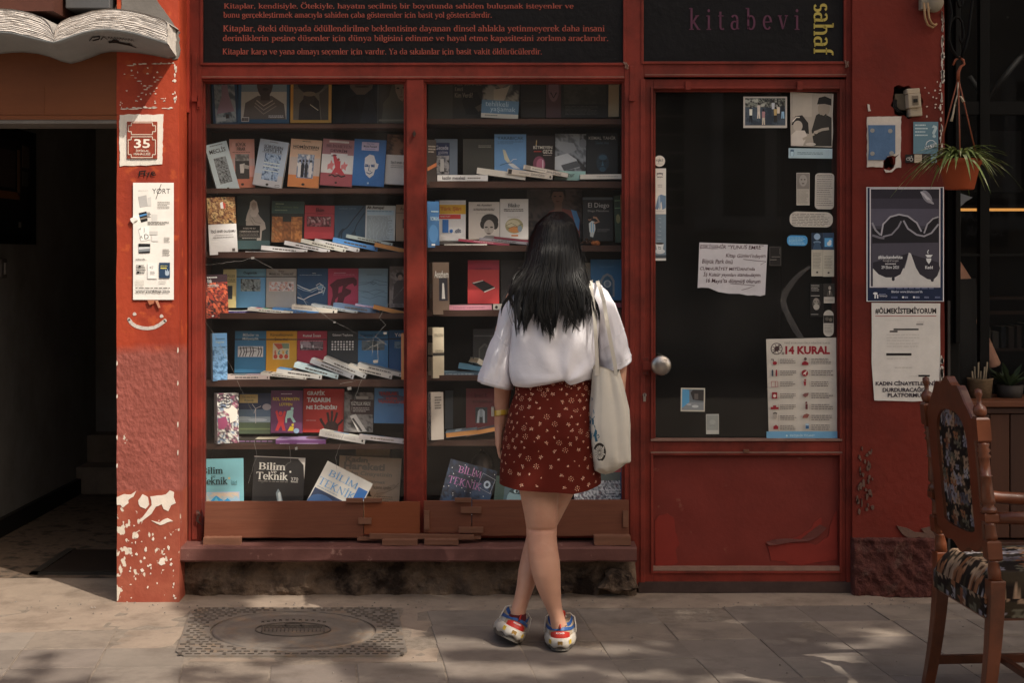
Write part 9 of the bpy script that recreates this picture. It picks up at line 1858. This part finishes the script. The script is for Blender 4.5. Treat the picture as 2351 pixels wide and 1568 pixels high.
# ---------------------------------------------------------------- the cafe next door
cafe = thing('cafe_front','dark cafe front with black metal posts and a big window beside the red wall','cafe',(2.3,.2,0)); CL = cafe.location
def cb(nm,bs,m,par=None,bev=0,col=None):
    b = MB(col or (.5,.5,.5))
    for q in bs: b.box(*q) if len(q) == 6 else b.dbox(*q[:4],q[4],q[4] + q[5]) if False else b.box(*q)
    for i in range(len(b.v)): b.v[i] = b.v[i] - CL
    return b.build(nm,m,par or cafe,bev)
def dbx(x0,x1,y0,y1,Yf,th): return (WX(x0,Yf),WX(x1,Yf),Yf,Yf + th,WZ(y1,Yf),WZ(y0,Yf))
cb('post',[dbx(2175,2203,-900,1365,.04,.06)],M_BLKMETAL,None,.003); cb('post',[dbx(2194,2206,-900,788,.0,.035)],M_BLKMETAL,None,.003)
cb('mullion',[dbx(2250,2272,-900,1365,.12,.05)],M_BLKMETAL,None,.002); cb('mullion',[dbx(2420,2445,-900,1365,.12,.05)],M_BLKMETAL,None,.002)
cb('transom',[dbx(2203,2800,232,262,.125,.04),dbx(2203,2800,582,588,.125,.03)],M_BLKMETAL); cb('truss',[(WX(2203,.5),WX(2204,.5),.5,.52,1,1.01)],M_BLKMETAL)
b = MB(lin('#0d0b0a'))
for p0_,p1_ in (((2225,175),(2262,230)),((2351,120),(2262,230)),((2262,100),(2262,230))): b.tube([W(*p0_,.6) - CL,W(*p1_,.6) - CL],.014,6)
b.build('roof_truss',M_COL,cafe)
cb('door_edge',[dbx(2176,2182,690,1365,.02,.02)],mat('grey steel',lin('#4a4643'),.5,.1,metal=.3))
g_ = MB(); g_.quad(*[W(x,y,.14) - CL for x,y in ((2203,1240),(2900,1240),(2900,-400),(2203,-400))]); g_.build('glass',M_CGLASS,cafe)
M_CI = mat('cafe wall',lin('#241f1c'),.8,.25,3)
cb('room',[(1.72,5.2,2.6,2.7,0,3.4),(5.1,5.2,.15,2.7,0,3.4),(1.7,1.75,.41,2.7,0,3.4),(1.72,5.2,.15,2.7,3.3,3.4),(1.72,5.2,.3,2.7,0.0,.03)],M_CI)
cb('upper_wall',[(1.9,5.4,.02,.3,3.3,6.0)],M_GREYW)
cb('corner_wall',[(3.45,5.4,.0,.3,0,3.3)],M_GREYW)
cb('inner_shelf',[dbx(2210,2800,682,688,1.4,.3),dbx(2210,2800,714,722,1.35,.02),dbx(2240,2800,800,806,1.4,.3)],mat('cafe shelf',lin('#4d3526'),.6,.2))
cb('menu_board',[dbx(2240,2345,300,440,2.3,.03)],mat('pale panel',lin('#4d4a47'),.8,.1))
ls = thing('light_strip','warm orange glowing light strip inside the cafe','lamp',W(2300,482,1.6)); L0 = ls.location
b = MB(); x0_,x1_,y0_,y1_,z0_,z1_ = dbx(2206,2700,478,484,1.6,.02); b.box(x0_ - L0.x,x1_ - L0.x,0,.02,z0_ - L0.z,z1_ - L0.z)
m_ = bpy.data.materials.new('warm strip'); m_.use_nodes = True; q = m_.node_tree.nodes['Principled BSDF']; q.inputs['Emission Color'].default_value = (1,.42,.08,1); q.inputs['Emission Strength'].default_value = .55
b.build('strip',m_,ls)
b = MB(lin('#3a2c22')); x0_,x1_,y0_,y1_,z0_,z1_ = dbx(2206,2700,470,477,1.58,.06); b.box(x0_ - L0.x,x1_ - L0.x,-.02,.06,z0_ - L0.z,z1_ - L0.z); b.build('rail',M_COL,ls)
rk = random.Random(3)
for i in range(9):
    x = 2250 + i * 18; c_ = rk.choice(['#3a2c26','#54483f','#2c3036','#4a3a30','#6a6258']); h_ = rk.uniform(38,60)
    o = thing('book',['dim dark spined book','dim pale spined book','dim brown spined book','dim narrow book','dim tall book','dim grey book','dim broad book','dim short book','dim end book'][i] + ' on the shelf inside the cafe','book',W(x,800,1.42),'books on the cafe shelf'); w_ = rk.uniform(9,15) / PX(1.42); z_ = h_ / PX(1.42)
    b = MB(lin(c_)); b.box(-w_ / 2,w_ / 2,0,.16,0,z_); b.build('cover',M_COL,o); b = MB(PAPER); b.box(-w_ / 2 + .002,w_ / 2 - .002,.004,.163,.003,z_ + .0005); b.build('pages',M_COL,o)
ct = thing('wooden_counter','dark brown plank counter with a thick worn top outside the cafe window','counter',W(2330,1300,.0)); L0 = ct.location
def ctb(nm,bs,m,bev=.003):
    b = MB()
    for q in bs: b.box(q[0] - L0.x,q[1] - L0.x,q[2] - L0.y,q[3] - L0.y,q[4] - L0.z,q[5] - L0.z)
    return b.build(nm,m,ct,bev)
M_CT = mat('counter wood',lin('#3d2216'),.55,.25,4,.3,30,.4,stretch=(3,3,.3),bd=.002)
ctb('top',[dbx(2222,2800,921,935,-.06,.34)],mat('counter top',lin('#5f351f'),.5,.2,5,.2,30,.4,stretch=(.3,3,3),bd=.001))
ctb('apron',[dbx(2228,2800,936,950,-.04,.03)],M_CT)
for i in range(8): ctb('plank',[(WX(2228 + i * 46,-.03),WX(2272 + i * 46,-.03),-.03 + .003 * (i % 2),.0,WZ(1236,-.03),WZ(951,-.03))],[M_CT,mat('counter wood light',lin('#4d2b1a'),.55,.25,4,.3,30,.4,stretch=(3,3,.3),bd=.002)][i % 3 == 1])
ctb('foot_ledge',[dbx(2225,2800,1246,1258,-.08,.34)],M_CT); ctb('plinth',[dbx(2232,2800,1259,1362,.0,.2)],M_DARK)
bs_ = thing('straw_basket','small straw basket with sticks on the dark counter top','basket',W(2250,920,.1)); b = MB(lin('#6a5844')); b.lathe([(.001,0),(.045,0),(.055,.09),(.058,.1),(.052,.1),(.04,.02)],20); b.build('basket',mat('straw',lin('#6a5844'),.9,.4,40,.6,60,.1,stretch=(1,1,3),bd=.004),bs_)
b = MB(lin('#7d705c')); 
for i in range(6): b.tube([(.01 * i - .03,0,.05),(.014 * i - .035,.01 * (i % 2),.13 + .02 * (i % 3))],.004,6)
b.build('sticks',M_COL,bs_)
hp2 = thing('potted_plant','dim leafy plant in a small pot on the dark counter top','plant',W(2318,920,.12)); b = MB(lin('#2c2622')); b.lathe([(.001,0),(.05,0),(.06,.07),(.05,.07),(.045,.05)],20); b.build('pot',M_COL,hp2)
b = MB()
for i in range(26):
    a = rk.uniform(0,6.28); ln = rk.uniform(.06,.15); e = Vector((math.cos(a) * ln * .8,math.sin(a) * ln * .5,.06 + ln * rk.uniform(.3,1))); s_ = Vector((-math.sin(a),math.cos(a),0)) * .014; m2_ = e * .6 + Vector((0,0,.03)); b.add([(0,0,.06),m2_ - s_,e,m2_ + s_],[(0,1,2,3)],(.03,.05,.02))
b.build('foliage',M_COL,hp2)
b = MB(lin('#6d7076')); b.prism([(WX(x,.13),WZ(y,.13)) for x,y in ((2203,476),(2218,462),(2233,453),(2204,443))],.128,.132); tag(b.build('paper_corner',M_COL),'grey triangular paper corner stuck on the cafe window below the plant','paper')
# a guest in the cafe, mostly hidden by the post
gu = thing('person','person in dark clothes with a watch, bare forearm showing inside the dim cafe','person',W(2215,1000,.55)); L0 = gu.location
def gb(nm,mb,m):
    for i in range(len(mb.v)): mb.v[i] = mb.v[i] - L0
    return mb.build(nm,m,gu)
YG = .55; b = MB()
b.tube([W(2190,690,YG),W(2212,778,YG - .02),W(2262,842,YG - .04),W(2276,838,YG - .05),W(2252,775,YG - .08),W(2236,745,YG - .09),W(2222,728,YG - .1),W(2210,722,YG - .1)],[.06,.055,.05,.045,.036,.028,.03,.02],14)
b.sphere(W(2165,520,YG),(.075,.09,.115),20,12); b.tube([W(2165,580,YG),W(2165,640,YG),W(2168,800,YG),W(2175,950,YG),(W(2175,950,YG) + Vector((0,-.1,-.45)))],[.055,.13,.16,.15,.1],16)
for j in range(4): b.tube([W(2214,716 + j * 5,YG - .105),W(2204,714 + j * 6,YG - .11),W(2198,720 + j * 6,YG - .1)],.009,8)
b.tube([W(2218,722,YG - .11),W(2212,712,YG - .12),W(2205,708,YG - .12)],.01,8)
o = gb('body',b,SKIN); r_ = o.modifiers.new('one_surface','REMESH'); r_.mode = 'VOXEL'; r_.voxel_size = .007; r_.use_smooth_shade = True
bpy.context.view_layer.update(); me2 = bpy.data.meshes.new_from_object(o.evaluated_get(bpy.context.evaluated_depsgraph_get())); o.modifiers.clear(); o.data = me2
b = MB(lin('#151313')); b.tube([W(2185,660,YG),W(2212,778,YG - .02),W(2250,830,YG - .035)],[.08,.072,.064],14); b.tube([W(2165,640,YG),W(2168,800,YG),W(2175,960,YG)],[.15,.178,.17],16); gb('shirt',b,M_COL)
b = MB(lin('#121010')); b.sphere(W(2165,508,YG + .015),(.082,.095,.11),18,12); gb('hair',b,M_COL)
b = MB(lin('#141212')); b.tube([W(2175,930,YG),W(2175,1000,YG),W(2170,1200,YG - .1),W(2170,1370,YG - .1)],[.16,.15,.09,.07],14); gb('trousers',b,M_COL)
b = MB(lin('#2a2726')); b.tube([W(2243,756,YG - .085),W(2247,764,YG - .085)],.036,16); b.sphere(W(2252,757,YG - .115),(.016,.012,.016),12,8,lin('#7d7670')); gb('wristwatch',b,M_COVER)
# ---------------------------------------------------------------- an unseen street tree, its crown shaped to cast the wanted shade
def lit_goal(hit):
    """how much sun is wanted on a spot, set by the leaves: 1 bare sky, 0 dense leaves"""
    x,y,z = hit
    if z > 0.02:
        xd = CX + x * PX(0); yd = HY + (CZ - z) * PX(0)
        b_ = 462 if yd < 480 else 466 + (yd - 480) * 0.16
        if yd < 480: b_ = 425 + max(0,(yd - 230)) * 0.16
        if yd < 190: b_ = 400
        if yd > 1090 and xd < 570 - (yd - 1155) * 0.78: return 1.0
        if xd < b_ - 12: return 1.0
        if xd < b_ + 20: return 0.55
        if 920 < xd < 985 and 250 < yd < 1000: return 0.6
        if xd < 935 and 300 < yd < 1140: return 0.66
        if xd < 1430 and 250 < yd < 1140: return 0.5
        if 1200 < xd < 1480 and 1060 < yd < 1250: return 0.2
        return 0.05
    d = y + CD; yd = HY + CZ * F / d; xd = CX + x * F / d
    if xd < 410 + max(0,(yd - 1390)) * 1.2 and yd < 1480: return 0.93
    if 560 < xd < 1060 and yd < 1400: return 0.75
    if xd > 430 and yd < 1398: return 0.05
    if xd < 420: return 0.74
    if xd > 2080: return 0.08
    return min(0.5,0.14 + max(0,yd - 1400) * 0.0042) + (0.06 if xd < 1330 else 0)
tree = thing('street_tree','broad leafy street tree standing beside the pavement opposite the bookshop door','tree',(7.2,-7.6,0))
rt = random.Random(77)
lv = MB()
LDh = LD.normalized()
def hit_of(p):
    t = (p.y - 0.0) / LDh.y            # towards the wall plane y = 0
    q = p - LDh * t
    if q.z < 0: q = p - LDh * (p.z / LDh.z)
    return q
cnt = 0
for i in range(90000):
    # sample a spot to shade, then step towards the sun to a leaf
    if rt.random() < 0.62: q0 = Vector((rt.uniform(-1.7,4.0),0,rt.uniform(0,3.1)))
    else: q0 = Vector((rt.uniform(-3.2,4.0),rt.uniform(-2.6,0),0))
    s = rt.uniform(8.6,11.4) if q0.z > 0.001 else rt.uniform(6.0,8.6); p = q0 + LDh * s
    if p.z < 3.1: continue
    goal = lit_goal(q0)
    if q0.z > 0.02 and 0.25 < goal < 0.95 and WX(475,0) < q0.x:
        if rt.random() > -math.log(goal) / 7: continue
        goal = 0
    nse = mnoise.noise(Vector((q0.x * 2.6,(q0.y * 4.2 + q0.z * 2.6),0.5))) * 0.6 + mnoise.noise(Vector((q0.x * 6.5,q0.y * 10 + q0.z * 6.5,7))) * 0.4
    if goal >= 0.99: continue
    if 0.5 + 0.75 * nse < goal: continue
    if 0.06 < goal and rt.random() < 0.2: continue
    if cnt > 36000: break
    cnt += 1
    L_ = rt.uniform(0.05,0.1); wd = L_ * rt.uniform(0.32,0.45)
    a = Vector((rt.gauss(0,1),rt.gauss(0,1),rt.gauss(0,0.6))).normalized(); n_ = (LDh + Vector((rt.gauss(0,0.5),rt.gauss(0,0.5),rt.gauss(0,0.5)))).normalized()
    a = (a - n_ * a.dot(n_)).normalized(); c_ = n_.cross(a)
    k = rt.uniform(0.7,1.3); lv.add([p - a * L_,p + c_ * wd - a * L_ * 0.2,p + c_ * wd * 0.8 + a * L_ * 0.4,p + a * L_,p - c_ * wd * 0.8 + a * L_ * 0.4,p - c_ * wd - a * L_ * 0.2],[(0,1,2,3,4,5)],(0.05 * k,0.085 * k,0.022 * k))
for i in range(len(lv.v)): lv.v[i] = lv.v[i] - tree.location
def leafm():
    m = mat('leaf',None,0.5,0.1,8)
    return m
lv.build('crown',leafm(),tree)
tk = MB(lin('#4a4038'))
tk.tube([(0,0,0),(0.05,0.02,1.6),(0.02,0.05,3.4),(-0.1,0.2,5.4),(-0.2,0.6,7.4)],[0.22,0.18,0.16,0.13,0.07],14)
for k,(dx,dy,z) in enumerate(((-1.6,1.6,7.2),(0.9,1.9,7.8),(-2.4,2.4,8.4),(0.2,2.6,8.2),(-0.9,1.2,8.6))):
    tk.tube([(-0.05,0.12,4.6 + 0.2 * k),(dx * 0.5,dy * 0.5,4.6 + 0.2 * k + (z - 4.6) * 0.55),(dx,dy,z)],[0.08,0.06,0.02],8)
tk.build('trunk',mat('bark',lin('#4a4038'),0.9,0.3,6,0.8,20,0.1,stretch=(2,2,0.4),bd=0.01),tree)

# ---------------------------------------------------------------- the house across the street (seen only in the window panes)
YO = -13.5
ho = thing('stone_house','plain grey house with white window frames across the street behind the camera','house',(0,YO,0))
def hb_(nm,boxes,m):
    b = MB()
    for x0,x1,y0,y1,z0,z1 in boxes: b.box(x0,x1,y0,y1,z0,z1)
    return b.build(nm,m,ho)
hb_('wall',[(-9,12,-3,-0.2,0,6.6)],mat('house render',lin('#a0978b'),0.9,0.15,1.5,0.3,20,0.1))
hb_('quoin',[(1.75 - (0.12 if i % 2 else 0),2.25,-0.2,-0.12,1.9 + 0.24 * i,2.1 + 0.24 * i) for i in range(14)],mat('quoin stone',lin('#2c2825'),0.9,0.2))
for x0,z0 in ((2.6,2.0),(-2.5,2.0),(-6.0,2.0),(6.5,2.0)):
    wf = hb_('window',[(x0,x0 + 0.16,-0.2,-0.1,z0,z0 + 1.8),(x0 + 0.72,x0 + 0.86,-0.2,-0.1,z0,z0 + 1.8),(x0 + 1.4,x0 + 1.55,-0.2,-0.1,z0,z0 + 1.8),(x0,x0 + 1.55,-0.2,-0.1,z0 + 1.8,z0 + 1.95),(x0 - 0.2,x0 + 1.7,-0.2,-0.05,z0 - 0.18,z0)],mat('white window frame',lin('#a8a29a'),0.6,0.08))
    b = MB((0.02,0.02,0.022)); b.box(x0 + 0.1,x0 + 1.45,-0.199,-0.17,z0,z0 + 1.85); b.build('pane',M_COL,wf)
stn = thing('street_sign','black street name sign with white lettering on the house across the street','sign',(6.2,YO - 0.1 + 0.0,1.95))
b = MB((0.02,0.02,0.02)); b.box(-0.35,0.35,-0.03,0.0,-0.35,0.3); b.build('plate',M_COL,stn)
f = Flat(0.6,0.4,0.0,1.0); f.t('ADALAR',0,0.1,1,0.45,'#d8d4ce',bold=0.01); f.t('SOKAK',0,0.6,0.85,0.95,'#d8d4ce',bold=0.01)
o = f.build('lettering',M_COL,stn); o.rotation_euler = (0,0,math.pi); o.location = (0,0.003,-0.02)
